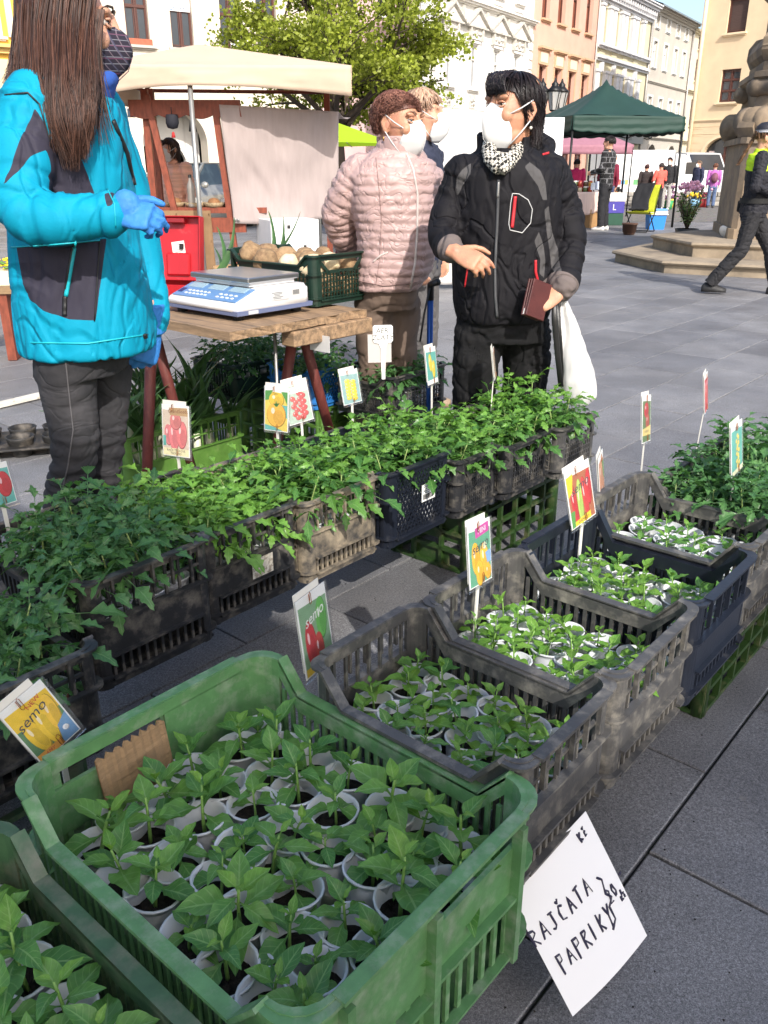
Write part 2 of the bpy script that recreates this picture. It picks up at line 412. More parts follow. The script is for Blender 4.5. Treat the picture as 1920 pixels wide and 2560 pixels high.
def arch_fill(mb, x0, x1, zs, zt, y, th=.25, n=12):
    """wall above a round arch, filling the square head of an opening"""
    xc = (x0 + x1) / 2; r = (x1 - x0) / 2; k = min(1.0, (zt - zs - .03) / r)
    for s in (-1, 1):
        p = [(xc + s * r, zt), (xc + s * r, zs)] + [(xc + s * r * math.cos(a), zs + k * r * math.sin(a)) for a in [PI / 2 * i / n for i in range(1, n + 1)]] + [(xc, zt)]
        mb.prism(p, -y - th, -y, XZ)
def arch_ring(mb, x0, x1, zs, w, out, k=1.0, n=18, legs=0.0):
    xc = (x0 + x1) / 2; r = (x1 - x0) / 2
    an = [PI * i / n for i in range(n + 1)]
    for a, b in zip(an, an[1:]):
        mb.prism([(xc - r * math.cos(a), zs + k * r * math.sin(a)), (xc - (r + w) * math.cos(a), zs + k * (r + w) * math.sin(a)), (xc - (r + w) * math.cos(b), zs + k * (r + w) * math.sin(b)), (xc - r * math.cos(b), zs + k * r * math.sin(b))], 0.002, out, XZ)
    if legs: 
        for s in (-1, 1): mb.box((xc + s * (r + w / 2), -out / 2, zs - legs / 2), (w, out, legs))
def cornice(T, x0, x1, z, steps, m, name='cornice'):
    """stack of mouldings: (height, projection) from below"""
    mb = MB()
    for h, out in steps:
        mb.box(((x0 + x1) / 2, -out / 2 + .02, z + h / 2), (x1 - x0, out + .04, h - .002)); z += h
    return mb.build(name, m, T)
def bld(name, label, P, d):
    return thing(name, label, 'building', (P[0], P[1], 0), math.atan2(d[1], d[0]))
dR = (.549, .836); PR = (4.0, 43.0)
# white house with triangular pediments
T = bld('white_house', 'white house with triangular pediments over its tall windows', PR, dR)
mw = plaster('white_plaster', (.68, .67, .65), (.6, .585, .55)); mtr = mat('white_stucco_trim', (.74, .72, .68), .85, var=.08, vscale=3); mgr = mat('grey_stucco_ornament', (.5, .48, .44), .9, var=.25, vscale=6)
wc = [-2.2, .1, 2.4, 4.63]; ops = []
for c in wc: ops += [(c - .42, c + .42, 4.74, 6.53), (c - .42, c + .42, 8.75, 10.6), (c - .45, c + .45, .9, 3.0)]
wall(T, -3.9, 6.4, 13.0, ops, mw, .6)
wm = win_me(.84, 1.79, M_WHITEP, M_GLASSL); sm = sill_me(.84, mtr); wm3 = win_me(.9, 2.1, M_BROWNW, M_GLASS)
for c in wc:
    put_win(T, c - .42, 4.74, wm, sm); put_win(T, c - .42, 8.75, wm, sm); put_win(T, c - .45, .9, wm3)
    mb = MB(); mb.prism([(c - 1.02, 7.24), (c + 1.02, 7.24), (c, 7.82)], .002, .16, XZ)
    mb.build('pediment', mtr, T)
    mb = MB()
    for s in (-1, 1): mb.bar((c + s * 1.12, -.14, 7.22), (c, -.14, 7.9), .34, .1)
    mb.box((c, -.11, 7.2), (2.2, .24, .08)); mb.build('pediment_moulding', mgr, T)
    mb = MB().box((c, -.05, 6.95), (1.16, .1, .46)); mb.build('frieze_panel', mtr, T)
    mb = MB()
    mb.lathe([(.02, 0), (.16, .0), (.15, .05), (.09, .07), (.02, .05)], 14, Matrix.Translation((c, -.1, 6.95)) @ Matrix.Rotation(PI / 2, 4, 'X'))
    for s in (-1, 1):
        for k in range(4): mb.tube([(c + s * (.2 + .08 * k), -.1, 6.95 + .1 * math.sin(k * 2.1)), (c + s * (.27 + .08 * k), -.15, 6.93 - .1 * math.sin(k * 2.1)), (c + s * (.3 + .08 * k), -.1, 6.97)], .028, 6)
        mb.box((c + s * .56, -.1, 6.93), (.12, .2, .5))
    mb.build('scroll_ornament', mgr, T)
    mb = MB().box((c, -.03, 6.63), (1.1, .08, .1)).box((c - .48, -.03, 5.6), (.1, .06, 1.9)).box((c + .48, -.03, 5.6), (.1, .06, 1.9)); mb.build('window_surround', mtr, T)
    mb = MB().box((c, -.015, 4.2), (.62, .04, .56))
    for k in range(5): mb.tube([(c + .2 * math.cos(k * 1.257 + .3), -.05, 4.2 + .2 * math.sin(k * 1.257 + .3)), (c + .06 * math.cos(k * 1.257 + 1), -.06, 4.2 + .06 * math.sin(k * 1.257 + 1))], .05, 6)
    mb.build('rosette', mgr, T)
cornice(T, -3.95, 6.5, 7.98, [(.06, .1), (.08, .22), (.05, .3)], mtr); cornice(T, -3.95, 6.5, 3.72, [(.08, .1), (.06, .2)], mgr)
for c in (1.25, 3.5, 5.75, -1.05): MB().box((c, -.05, 7.74), (.2, .1, .36)).build('console', mgr, T)
for k in range(9): MB().box((6.2, -.03, 4.1 + .42 * k), (.36, .06, .3)).build('quoin', mtr, T)
for k in range(9): MB().box((-3.6, -.03, 4.1 + .42 * k), (.5, .06, .3)).build('quoin', mtr, T)
for c in wc:
    mb = MB().box((c, -.03, 8.4), (1.0, .05, .1)).box((c, -.02, 8.22), (1.0, .03, .05)); mb.build('apron_panel', mtr, T)
# salmon pink house with brown windows
T = bld('salmon_house', 'salmon pink house with brown windows under peach hood panels', PR, dR)
mp = plaster('salmon_plaster', (.62, .38, .3)); mpe = mat('peach_stucco', (.56, .36, .23), .9, var=.08, vscale=3); mpl = mat('pale_panel', (.74, .58, .46), .9)
ops = []; wx = [7.35, 9.42, 11.42, 13.42]
for x in wx: ops += [(x, x + .98, 4.4, 6.35, .3), (x, x + .98, 8.47, 10.6, .3), (x - .1, x + 1.1, .4, 3.0, .3)]
wall(T, 6.42, 15.2, 13.2, ops, mp)
wm = win_me(.98, 1.95, M_BROWNW, mat('brown_slat_blind', (.19, .06, .035), .6, var=.25, vscale=3), fw=.08); wm2 = win_me(.98, 2.13, M_BROWNW, MATS['brown_slat_blind'], fw=.08); wm3 = win_me(1.2, 2.6, M_BROWNW, M_GLASS)
sm = sill_me(.98, mpe, .1)
for x in wx:
    for z, w_, n in ((4.4, wm, 1), (8.47, wm2, 1)):
        o = inst('window', w_[0], T, (x, .1, z)); inst('pane', w_[1], o); inst('sill', sm, o, (0, -.1, 0))
    put_win(T, x - .1, .4, wm3)
    mb = MB().box((x + .49, -.04, 6.74), (1.24, .08, .72)); mb.build('hood_panel', mpe, T)
    MB().box((x + .49, -.085, 6.72), (.92, .02, .46)).build('panel_inset', mpl, T)
    MB().box((x + .49, -.13, 7.14), (1.46, .28, .1)).box((x + .49, -.09, 7.06), (1.36, .2, .06)).build('hood_moulding', mpe, T)
    MB().box((x - .06, -.02, 5.38), (.12, .04, 1.94)).box((x + 1.04, -.02, 5.38), (.12, .04, 1.94)).build('window_surround', mpe, T)
cornice(T, 6.42, 15.2, 3.6, [(.1, .1), (.08, .18)], mpe)
MB().tube([(15.2, -.08, 13), (15.2, -.08, 0)], .06, 8).build('downpipe', mat('zinc_pipe', (.4, .38, .36), .5, metal=.5), T)
# pale yellow house with white pilasters
T = bld('pilaster_house', 'pale yellow house with white pilasters and dentilled cornice', PR, dR)
my = plaster('pale_yellow_plaster', (.64, .58, .4)); mws = mat('white_stucco', (.64, .64, .66), .85, var=.06, vscale=2)
ops = []; wx = [15.95, 18.05, 20.1, 22.2]
for x in wx: ops += [(x, x + .75, 8.26, 10.1), (x, x + .75, 4.6, 6.66), (x - .3, x + 1.1, .3, 2.9)]
wall(T, 15.25, 25.05, 11.3, ops, my)
wm = win_me(.75, 1.84, M_METALD, M_GLASS, 1, (.6,), .05); wm2 = win_me(.75, 2.06, M_METALD, M_GLASS, 1, (.6,), .05); wm3 = win_me(1.4, 2.6, M_METALD, M_GLASS)
for x in wx:
    put_win(T, x, 8.26, wm); put_win(T, x, 4.6, wm2); put_win(T, x - .3, .3, wm3)
    for z, h in ((9.1, 2.0), (5.6, 2.2)):
        for s in (-.3, 1.05):
            MB().box((x + s, -.1, z), (.46, .2, h)).box((x + s, -.12, z + h / 2 + .06), (.56, .26, .14)).box((x + s, -.12, z - h / 2 - .06), (.56, .26, .14)).build('pilaster', mws, T)
    MB().box((x + .375, -.06, 7.05), (.5, .12, .36)).box((x + .375, -.1, 7.0), (.16, .2, .5)).build('keystone', mws, T)
    MB().box((x + .375, -.02, 7.78), (.9, .05, .3)).build('baluster_panel', my, T)
cornice(T, 15.25, 25.05, 7.3, [(.12, .16), (.1, .28), (.08, .2)], mws, 'belt_course'); cornice(T, 15.25, 25.05, 7.96, [(.1, .2), (.1, .34), (.06, .25)], mws, 'belt_course')
cornice(T, 15.25, 25.05, 10.32, [(.14, .16), (.16, .3)], mws); cornice(T, 15.25, 25.05, 10.92, [(.14, .52), (.12, .66), (.08, .74)], mws)
for k in range(22): MB().box((15.5 + .44 * k, -.22, 10.77), (.2, .44, .26)).build('dentil', mws, T)
mb = MB().add([(15.25, -.74, 11.32), (25.05, -.74, 11.32), (25.05, 4, 13.6), (15.25, 4, 13.6)], [(0, 1, 2, 3)]).build('roof', mat('slate_roof', (.16, .2, .21), .7, var=.15, vscale=4), T)
MB().tube([(25.1, -.1, 11), (25.1, -.1, 0)], .07, 8).build('downpipe', MATS['zinc_pipe'], T)
MB().box((20.2, -.2, 3.3), (9.4, .3, .72)).build('shop_fascia', mat('shop_fascia_grey', (.3, .3, .28), .7), T)
inst('lettering', text_mesh('Toyen', .62, mat('black_lettering', (.015, .015, .015), .6), shear=.25), T, M=Matrix.Translation((21.6, -.352, 3.3)) @ Matrix.Rotation(PI / 2, 4, 'X'))
# beige house with four rows of windows
T = bld('beige_house', 'plain beige house with four storeys of white framed windows', PR, dR)
mbg = plaster('beige_plaster', (.5, .46, .4))
ops = []; wx = [26.05, 28.55, 31.0, 33.2]
for x in wx: ops += [(x, x + .75, 10.25, 10.95), (x, x + .85, 7.87, 9.42), (x, x + .9, 4.4, 6.02)]
ar = [(27.0, 29.1), (32.0, 34.1)]
for a, b in ar: ops.append((a, b, 0, 3.1, 1.5))
wall(T, 25.1, 35.2, 11.4, ops, mbg)
ws = [win_me(w, h, M_WHITEP, g, 1, t, .07) for w, h, t, g in ((.75, .7, (), M_GLASS), (.85, 1.55, (.66,), M_GLASSL), (.9, 1.62, (.66,), M_GLASSL))]
for x in wx:
    for (w, h), z, wm in zip(((.75, .7), (.85, 1.55), (.9, 1.62)), (10.25, 7.87, 4.4), ws):
        put_win(T, x, z, wm, sill_me(w, M_WHITEP, .08, .08, .12))
        MB().box((x - .07, -.02, z + h / 2), (.14, .04, h + .28)).box((x + w + .07, -.02, z + h / 2), (.14, .04, h + .28)).box((x + w / 2, -.018, z + h + .07), (w, .036, .14)).build('window_surround', M_WHITEP, T)
mb = MB(); [arch_fill(mb, a, b, 1.95, 3.1, 0, .3) for a, b in ar]; mb.build('arch_head', mbg, T)
mb = MB(); [arch_ring(mb, a, b, 1.95, .2, .06) for a, b in ar]; mb.build('arch_moulding', mbg, T)
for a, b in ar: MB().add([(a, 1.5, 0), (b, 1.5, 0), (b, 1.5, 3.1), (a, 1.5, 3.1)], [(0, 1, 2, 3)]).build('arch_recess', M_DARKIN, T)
cornice(T, 25.1, 35.3, 6.86, [(.07, .08), (.06, .14)], mbg, 'string_course'); cornice(T, 25.1, 35.3, 3.36, [(.08, .1), (.07, .2)], mbg, 'string_course')
cornice(T, 25.1, 35.5, 10.98, [(.16, .12), (.12, .3), (.1, .46), (.08, .56)], mbg)
MB().add([(25.0, -.7, 11.4), (35.6, -.7, 11.4), (35.6, 5, 13.4), (25.0, 5, 13.4)], [(0, 1, 2, 3)]).add([(25.0, -.7, 11.3), (35.6, -.7, 11.3), (35.6, -.7, 11.4), (25.0, -.7, 11.4)], [(0, 1, 2, 3)]).build('roof', mat('blue_grey_roof', (.2, .25, .28), .6, var=.15, vscale=3), T)
MB().tube([(35.25, -.1, 11.2), (35.25, -.1, 0)], .08, 8).build('downpipe', MATS['zinc_pipe'], T)
# narrow house in the gap
T = bld('narrow_house', 'narrow cream house squeezed behind the corner house', PR, dR)
mcr = plaster('cream_plaster', (.7, .62, .45))
ops = [(37.2, 38.2, z, z + h) for z, h in ((4.6, 1.9), (7.8, 1.5), (10.0, .9))]
wall(T, 35.3, 46, 11.2, ops, mcr); 
for z, h in ((4.6, 1.9), (7.8, 1.5), (10.0, .9)): put_win(T, 37.2, z, win_me(1.0, h, M_BROWNW, M_GLASS), sill_me(1.0, mcr))
for z in (3.3, 6.9): cornice(T, 35.3, 46, z, [(.1, .15), (.1, .3)], mcr)
cornice(T, 35.3, 46, 10.95, [(.1, .2), (.12, .4)], mcr)
# cream corner house on the right with arched shop window
T = bld('corner_house', 'cream corner house with brown windows and an arched shop window', (16.6, 48.0), (.67, -.74))
mcc = plaster('corner_cream_plaster', (.68, .54, .36)); mct = mat('corner_trim', (.74, .6, .41), .9)
ops = [(.55, 1.55, 7.55, 9.05), (.63, 1.63, 4.46, 5.95), (4.2, 5.2, 4.46, 5.95), (4.2, 5.2, 7.55, 9.05), (.15, 2.3, .25, 2.85, .35), (3.6, 5.8, .25, 2.85, .35)]
wall(T, -.75, 12, 14, ops, mcc)
put_win(T, .63, 4.46, win_me(1.0, 1.49, M_BROWNW, M_GLASS, 1, (.35, .68)), sill_me(1.0, mct)); put_win(T, .55, 7.55, win_me(1.0, 1.5, M_BROWNW, mat('dark_brown_blind', (.06, .035, .03), .7, stretch=(1, 1, 30), var=.4, vscale=3), 0, ()), sill_me(1.0, mct))
put_win(T, 4.2, 4.46, win_me(1.0, 1.49, M_BROWNW, M_GLASS), sill_me(1.0, mct)); put_win(T, 4.2, 7.55, win_me(1.0, 1.5, M_BROWNW, M_GLASS), sill_me(1.0, mct))
mb = MB(); arch_fill(mb, .15, 2.3, 1.9, 2.86, 0, .32); arch_fill(mb, 3.6, 5.8, 1.9, 2.86, 0, .32); mb.build('arch_head', mcc, T)
mb = MB(); arch_ring(mb, .15, 2.3, 1.9, .14, .05, .87, legs=1.65); arch_ring(mb, 3.6, 5.8, 1.9, .14, .05, .86, legs=1.65); mb.build('arch_moulding', mct, T)
for a in (.15, 3.6):
    o = MB().box((a + .06, .26, 1.2), (.12, .1, 1.9)).box((a + 1.1, .26, 1.5), (.1, .1, 2.5)).box((a + 2.1, .26, 1.2), (.12, .1, 1.9)).box((a + 1.07, .265, 1.95), (2.1, .09, .1)).box((a + 1.07, .26, .35), (2.1, .1, .2)).build('shop_window', M_BROWNW, T)
    MB().box((a + 1.07, .3, 1.5), (2.1, .01, 2.6)).build('pane', M_GLASS, o)
    for k, (px, pz, pw, ph, pc) in enumerate(((.35, 2.05, .3, .3, (.5, .4, .4)), (1.6, 1.5, .5, .4, (.35, .3, .32)), (.5, 1.2, .35, .5, (.3, .1, .12)), (1.7, .8, .5, .5, (.25, .28, .2)))):
        MB().box((a + px, .288, pz), (pw, .006, ph)).build('poster', mat('poster_%d' % k, pc, .6, var=.5, vscale=9), o)
for k in range(8): cornice(T, -.74, .0, .95 + .33 * k, [(.012, .012)], mct, 'rustication_band')
for z in (3.0, 3.35): cornice(T, -.75, 12, z, [(.012, .015)], mct, 'rustication_band')
cornice(T, -.75, 12, 3.6, [(.05, .04), (.03, .07)], mct, 'string_course')
MB().box((-.45, -.04, .5), (.66, .1, 1.0)).build('stone_base', mat('plinth_stone', (.25, .23, .2), .9, var=.2, vscale=3), T)
MB().tube([(-.62, -.12, 14), (-.62, -.12, 0)], .1, 10).build('downpipe', mat('cream_pipe', (.72, .6, .42), .6), T)
# cream arcaded house on the left, pink house behind the tree, yellow house at far left
dL = (.855, .52); PL = (-9.2, 41.85)
T = bld('arcade_house', 'cream house with round arcade arches behind the beige market stall', PL, dL)
mal = plaster('arcade_plaster', (.64, .58, .49), (.55, .49, .41), .5, .75); mvt = plaster('arcade_vault', (.62, .61, .6))
wx = [-5.2, -2.05, -.08, 2.2, 3.95]; ops = []
for x in wx: ops += [(x, x + 1.0, 6.25, 8.95, .28)]
ar = [(-5.7, -2.6), (-1.8, 1.2), (2.1, 5.1)]
for a, b in ar: ops.append((a, b, 0, 3.9, .9))
wall(T, -6.3, 7.2, 14, ops, mal)
wm = win_me(1.0, 2.7, M_BROWNW, M_GLASS, 1, (.55,), .075); sm = sill_me(1.0, mat('grey_sill', (.45, .42, .38), .8), .2, .1, .22)
for k, x in enumerate(wx):
    o = inst('window', wm[0], T, (x, .08, 6.25)); inst('pane', wm[1], o); inst('sill', sm, o, (0, -.08, 0))
    if k == 1:
        MB().box((.5, -.1, .12), (1.1, .22, .24)).build('flower_box', M_TERRA, o); MB().box((.5, .1, 2.4), (.84, .02, .5)).build('blue_pane', mat('blue_poster', (.05, .16, .5), .4), o)
    if k == 2:
        MB().box((.5, .09, 1.75), (.94, .03, .62)).build('sign_board', mat('sign_white', (.8, .8, .8), .5), o)
        inst('lettering', text_mesh('KORKO', .2, mat('sign_navy', (.02, .05, .14), .5)), o, M=Matrix.Translation((.58, .072, 1.56)) @ Matrix.Rotation(PI / 2, 4, 'X'))
        a = [(.12 + .1 * math.cos(t), .072, 1.58 + .1 * math.sin(t)) for t in [PI + PI * i / 8 for i in range(9)]]
        MB().tube(a, .012, 6).tube([(.12, .072, 1.81), (.12, .072, 1.48)], .012, 6).build('anchor_mark', mat('sign_blue', (.05, .2, .5), .5), o)
    MB().box((x - .2, -.03, 7.6), (.24, .06, 2.9)).box((x + 1.2, -.03, 7.6), (.24, .06, 2.9)).build('window_surround', plaster('arcade_trim', (.78, .72, .62)), T)
mb = MB()
for z in (6.2, 6.75): mb.tube([(1.9, -.45, z), (3.7, -.45, z)], .02, 6)
for k in range(12): mb.tube([(1.9 + .164 * k, -.45, 6.2), (1.9 + .164 * k, -.45, 6.75)], .011, 5)
for x in (1.9, 3.7): mb.tube([(x, -.45, 6.75), (x, 0, 6.75)], .02, 6).tube([(x, -.45, 6.2), (x, 0, 6.2)], .02, 6)
mb.build('balcony_railing', M_METALD, T)
MB().box((2.8, -.48, 6.5), (.7, .02, .34)).build('railing_banner', MATS['sign_white'], T); inst('lettering', text_mesh('KORKO', .17, MATS['sign_navy']), T, M=Matrix.Translation((2.85, -.492, 6.5)) @ Matrix.Rotation(PI / 2, 4, 'X'))
for a, b in ar:
    mb = MB(); arch_fill(mb, a, b, 2.38, 3.9, 0, .9, 16); mb.build('arch_head', mvt if a > 2 else mal, T)
    mb = MB(); arch_fill(mb, a + .1, b - .5, 1.4, 3.9, 1.6, .3, 14); mb.box((a - .1, 1.75, 2), (.4, .3, 4)).box((b - .2, 1.75, 2), (.7, .3, 4)); mb.build('inner_arch', mvt, T)
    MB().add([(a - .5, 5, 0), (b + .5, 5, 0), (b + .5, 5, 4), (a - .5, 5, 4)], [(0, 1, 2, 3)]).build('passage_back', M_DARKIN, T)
    MB().box((a - .25, -.08, 1.1), (.8, .2, .14)).build('impost', mal, T)
MB().box((-2.2, -.012, 3.6), (.34, .02, .34)).build('house_number_plate', mat('plate_navy', (.03, .04, .06), .4), T)
inst('lettering', text_mesh('2', .28, MATS['sign_white']), T, M=Matrix.Translation((-2.2, -.024, 3.6)) @ Matrix.Rotation(PI / 2, 4, 'X'))
T = bld('pink_house', 'pale pink house standing behind the green tree', PL, dL)
ops = [(x, x + 1.0, z, z + 1.9) for x in (8.2, 10.4, 12.6) for z in (4.9, 8.3)]
wall(T, 7.25, 17, 14, ops, plaster('pink_plaster', (.6, .42, .42))); wm = win_me(1.0, 1.9, M_BROWNW, M_GLASS)
for o_ in ops: put_win(T, o_[0], o_[2], wm, sill_me(1.0, M_WHITEP))
T = bld('yellow_house', 'ochre yellow house at the left edge behind the vendor', PL, dL)
ops = [(-8.0, -7.0, 6.2, 8.6)]
wall(T, -16, -6.32, 14, ops, plaster('ochre_plaster', (.7, .42, .08))); put_win(T, -8.0, 6.2, win_me(1.0, 2.4, M_WHITEP, M_GLASS), sill_me(1.0, mtr))
MB().box((-8.7, -.06, 8.2), (.24, .12, 4)).box((-6.7, -.06, 8.2), (.24, .12, 4)).build('pilaster', plaster('pale_pilaster', (.78, .68, .52)), T)
cornice(T, -16, -6.4, 5.6, [(.2, .2), (.12, .4)], plaster('ochre_trim', (.62, .42, .16))); MB().box((-11, -.05, 2.7), (9.4, .1, 5.4)).build('lower_storey', plaster('ochre_base', (.66, .55, .36)), T)
# ---------------------------------------------------------------- cloth helper
def sheet(c00, c10, c11, c01, nu, nv, fn=None, th=.006, sag=None):
    """cloth panel between four corners with real thickness; fn(u, v) -> offset vector"""
    c00, c10, c11, c01 = map(Vector, (c00, c10, c11, c01)); mb = MB(); vs = []
    nrm = (c10 - c00).cross(c01 - c00).normalized()
    for sd in (0, 1):
        for j in range(nv + 1):
            for i in range(nu + 1):
                u, v = i / nu, j / nv; p = c00 * (1 - u) * (1 - v) + c10 * u * (1 - v) + c11 * u * v + c01 * (1 - u) * v
                if fn: p = p + fn(u, v)
                vs.append(p - nrm * th * sd)
    k = (nu + 1) * (nv + 1); fs = []
    for j in range(nv):
        for i in range(nu):
            a = j * (nu + 1) + i; fs += [(a, a + 1, a + nu + 2, a + nu + 1), (k + a + nu + 1, k + a + nu + 2, k + a + 1, k + a)]
    for i in range(nu): a = i; b = nv * (nu + 1) + i; fs += [(a, k + a, k + a + 1, a + 1), (b + 1, k + b + 1, k + b, b)]
    for j in range(nv): a = j * (nu + 1); b = a + nu; fs += [(a + nu + 1, k + a + nu + 1, k + a, a), (b, k + b, k + b + nu + 1, b + nu + 1)]
    return mb.add(vs, fs, 0, True)
def wrink(f, a, seed, d, sc=(1, 1)):
    d = Vector(d)
    return lambda u, v: d * (a * (noise.noise(Vector((u * f * sc[0], v * f * sc[1], seed))) + .5 * noise.noise(Vector((u * f * 2.3 * sc[0], v * f * 2.3 * sc[1], seed + 9)))))
# ---------------------------------------------------------------- beige market stall
M_AWN = mat('beige_awning_canvas', (.66, .52, .4), .85, var=.05, vscale=3, bump=.1, bscale=300, translucent=.25)
M_TARP = mat('mauve_grey_tarp', (.36, .3, .29), .85, var=.06, vscale=4, bump=.15, bscale=250, stretch=(6, 6, 1), translucent=.1)
M_REDW = mat('red_brown_stained_wood', (.2, .045, .022), .55, var=.3, vscale=14, stretch=(3, 3, 1))
M_GALV = mat('galvanised_steel', (.33, .33, .32), .45, metal=.7, var=.15, vscale=10)
T = thing('market_stall', 'market stall with beige canvas awning and red brown wooden frame', 'stall', (0, 0, 0))
FL, FR, BR_, BL_, AP = (-2.5, 8.0, 2.11), (-.28, 8.0, 2.1), (-.42, 10.0, 2.1), (-2.6, 10.0, 2.12), (-1.72, 8.85, 2.36)
mb = MB(); n = 10
def tri_patch(mb, a, b, c, n=10, sag=.05):
    a, b, c = map(Vector, (a, b, c)); vs = []; idx = {}
    for i in range(n + 1):
        for j in range(n + 1 - i):
            u, v = i / n, j / n; w = 1 - u - v; p = a * w + b * u + c * v; p = p - Vector((0, 0, sag * 6 * u * v * w + sag * 1.5 * (1 - v) * v * 0)); idx[i, j] = len(vs); vs.append(p)
    fs = []
    for i in range(n):
        for j in range(n - i):
            fs.append((idx[i, j], idx[i + 1, j], idx[i, j + 1]))
            if j < n - i - 1: fs.append((idx[i + 1, j], idx[i + 1, j + 1], idx[i, j + 1]))
    mb.add(vs, fs, 0, True)
for a, b in ((FL, FR), (FR, BR_), (BR_, BL_), (BL_, FL)): tri_patch(mb, a, b, AP)
mb.build('awning_roof', M_AWN, T)
def val(u, v, seed=0):
    lift = .085 * max(0, 1 - ((u - .36) / .64) ** 2 if u > .36 else 1 - ((u - .36) / .36) ** 2) * v
    return Vector((0, .02 * math.sin(u * 9 + seed) * v + .012 * noise.noise(Vector((u * 14, v * 3, seed))), lift))
sheet(FL, FR, (FR[0], FR[1], 1.865), (FL[0], FL[1], 1.86), 40, 6, val, .005).build('valance', M_AWN, T)
sheet(FR, BR_, (BR_[0], BR_[1], 1.87), (FR[0], FR[1], 1.865), 20, 6, lambda u, v: Vector((.012 * noise.noise(Vector((u * 9, v * 3, 4))), 0, .05 * math.sin(PI * u) * v)), .005).build('valance', M_AWN, T)
sheet(BL_, FL, (FL[0], FL[1], 1.86), (BL_[0], BL_[1], 1.87), 20, 4, None, .005).build('valance', M_AWN, T)
_c = lambda p, d: (p[0] + (AP[0] - p[0]) * .06, p[1] + (AP[1] - p[1]) * .06, p[2] - d)
MB().tube([_c(p, .06) for p in (FL, FR, BR_, BL_, FL)], .018, 6).tube([_c(FL, .06), _c(AP, .08)], .014, 6).tube([_c(FR, .06), _c(AP, .08)], .014, 6).tube([_c(BR_, .06), _c(AP, .08)], .014, 6).tube([_c(BL_, .06), _c(AP, .08)], .014, 6).build('awning_frame', M_REDW, T)
MB().tube([(-1.66, 8.03, 0), (-1.66, 8.03, 2.0)], .022, 10).build('steel_pole', M_GALV, T)
for nm, a, b, w, h in (('post', (-2.17, 8.42, 0), (-2.15, 8.4, 1.95), .06, .06), ('brace', (-1.95, 8.34, .88), (-2.12, 8.34, 1.9), .055, .04), ('post', (-1.38, 8.38, 0), (-1.52, 8.36, 1.84), .055, .05), ('beam', (-2.3, 8.4, 1.82), (-1.3, 8.42, 1.82), .05, .09), ('beam', (-2.0, 8.35, .8), (-1.3, 8.35, .8), .05, .13), ('post', (-.6, 9.8, 0), (-.6, 9.8, 2.05), .06, .06), ('post', (-2.4, 9.6, 0), (-2.4, 9.6, 2.05), .07, .07)):
    MB().bar(a, b, w, h).build(nm, M_REDW, T)
sc_ = [(-2.28 + 1.0 * i / 40, 1.74 - .035 * abs(math.sin(i / 40 * PI * 4)) - (.02 if i in (0, 40) else 0)) for i in range(41)]
MB().prism([(-2.28, 1.86), (-1.3, 1.86)] + [(x, z) for x, z in sc_[::-1]], -8.37, -8.33, XZ).build('scalloped_board', M_REDW, T)
tl = sheet((-1.47, 8.3, 1.82), (-.42, 8.62, 1.78), (-.47, 8.62, .87), (-1.4, 8.28, .82), 46, 30, lambda u, v: Vector((.03 * v * math.sin(v * 2) * (1 if u > .9 else 0), .007 * math.sin(u * 30 + 4 * v) * (1 - .7 * v) + .05 * noise.noise(Vector((u * 3.5 + v, v * 2.2, 1))) + .022 * noise.noise(Vector((u * 11 - v * 3, v * 4, 3))), -.035 * math.sin(PI * u) * v)), .006)
tl.build('side_tarp', M_TARP, T)
sheet((-1.47, 8.3, 1.82), (-.42, 8.62, 1.78), (-.36, 9.9, 1.8), (-1.47, 9.9, 1.84), 16, 6, lambda u, v: Vector((0, 0, -.03 * math.sin(PI * v))), .006).build('side_tarp_top', M_TARP, T)
for (x, z) in ((-1.385, .85), (-1.355, .85)): MB().lathe([(.006, 0), (.014, 0), (.014, .006), (.006, .006)], 10, Matrix.Translation((x, 8.265, z)) @ Matrix.Rotation(PI / 2, 4, 'X')).build('eyelet', M_GALV, T)
MB().box((-1.75, 8.75, .93), (1.3, .8, .05)).build('counter', M_REDW, T)
sheet((-2.3, 8.32, .93), (-1.62, 8.32, .93), (-1.6, 8.3, .3), (-2.3, 8.3, .25), 20, 8, wrink(5, .03, 3, (0, 1, 0)), .006).build('counter_cloth', mat('brown_counter_cloth', (.2, .12, .06), .9, var=.15), T)
MB().tube([(-1.9, 8.3, 1.8), (-1.9, 8.3, 1.72)], .004, 5).lathe([(.005, 0), (.045, .01), (.06, .05), (.058, .1), (.05, .12), (.005, .12)], 12, Matrix.Translation((-1.9, 8.3, 1.62))).build('dark_lantern', mat('navy_cloth', (.012, .013, .022), .8), T)
MB().lathe([(.003, .05), (.012, .04), (.02, 0), (.003, 0)], 8, Matrix.Translation((-1.9, 8.3, 1.55))).build('red_tassel', mat('red_tassel', (.45, .03, .03), .8), T)
bl = thing('hanging_bell', 'small dark bell hanging under the beige awning', 'bell', (-1.72, 8.3, 1.6))
MB().lathe([(.004, .1), (.02, .095), (.026, .06), (.036, .01), (.038, 0), (.03, 0), (.02, .06)], 12).build('bell_body', M_METALD, bl); MB().tube([(0, 0, .1), (.02, 0, .13), (0, 0, .16), (-.02, 0, .13), (0, 0, .1)], .005, 5).build('hanger', M_METALD, bl); MB().tube([(0, 0, .06), (0, 0, -.015)], [.004, .008], 6).build('clapper', M_METALD, bl)
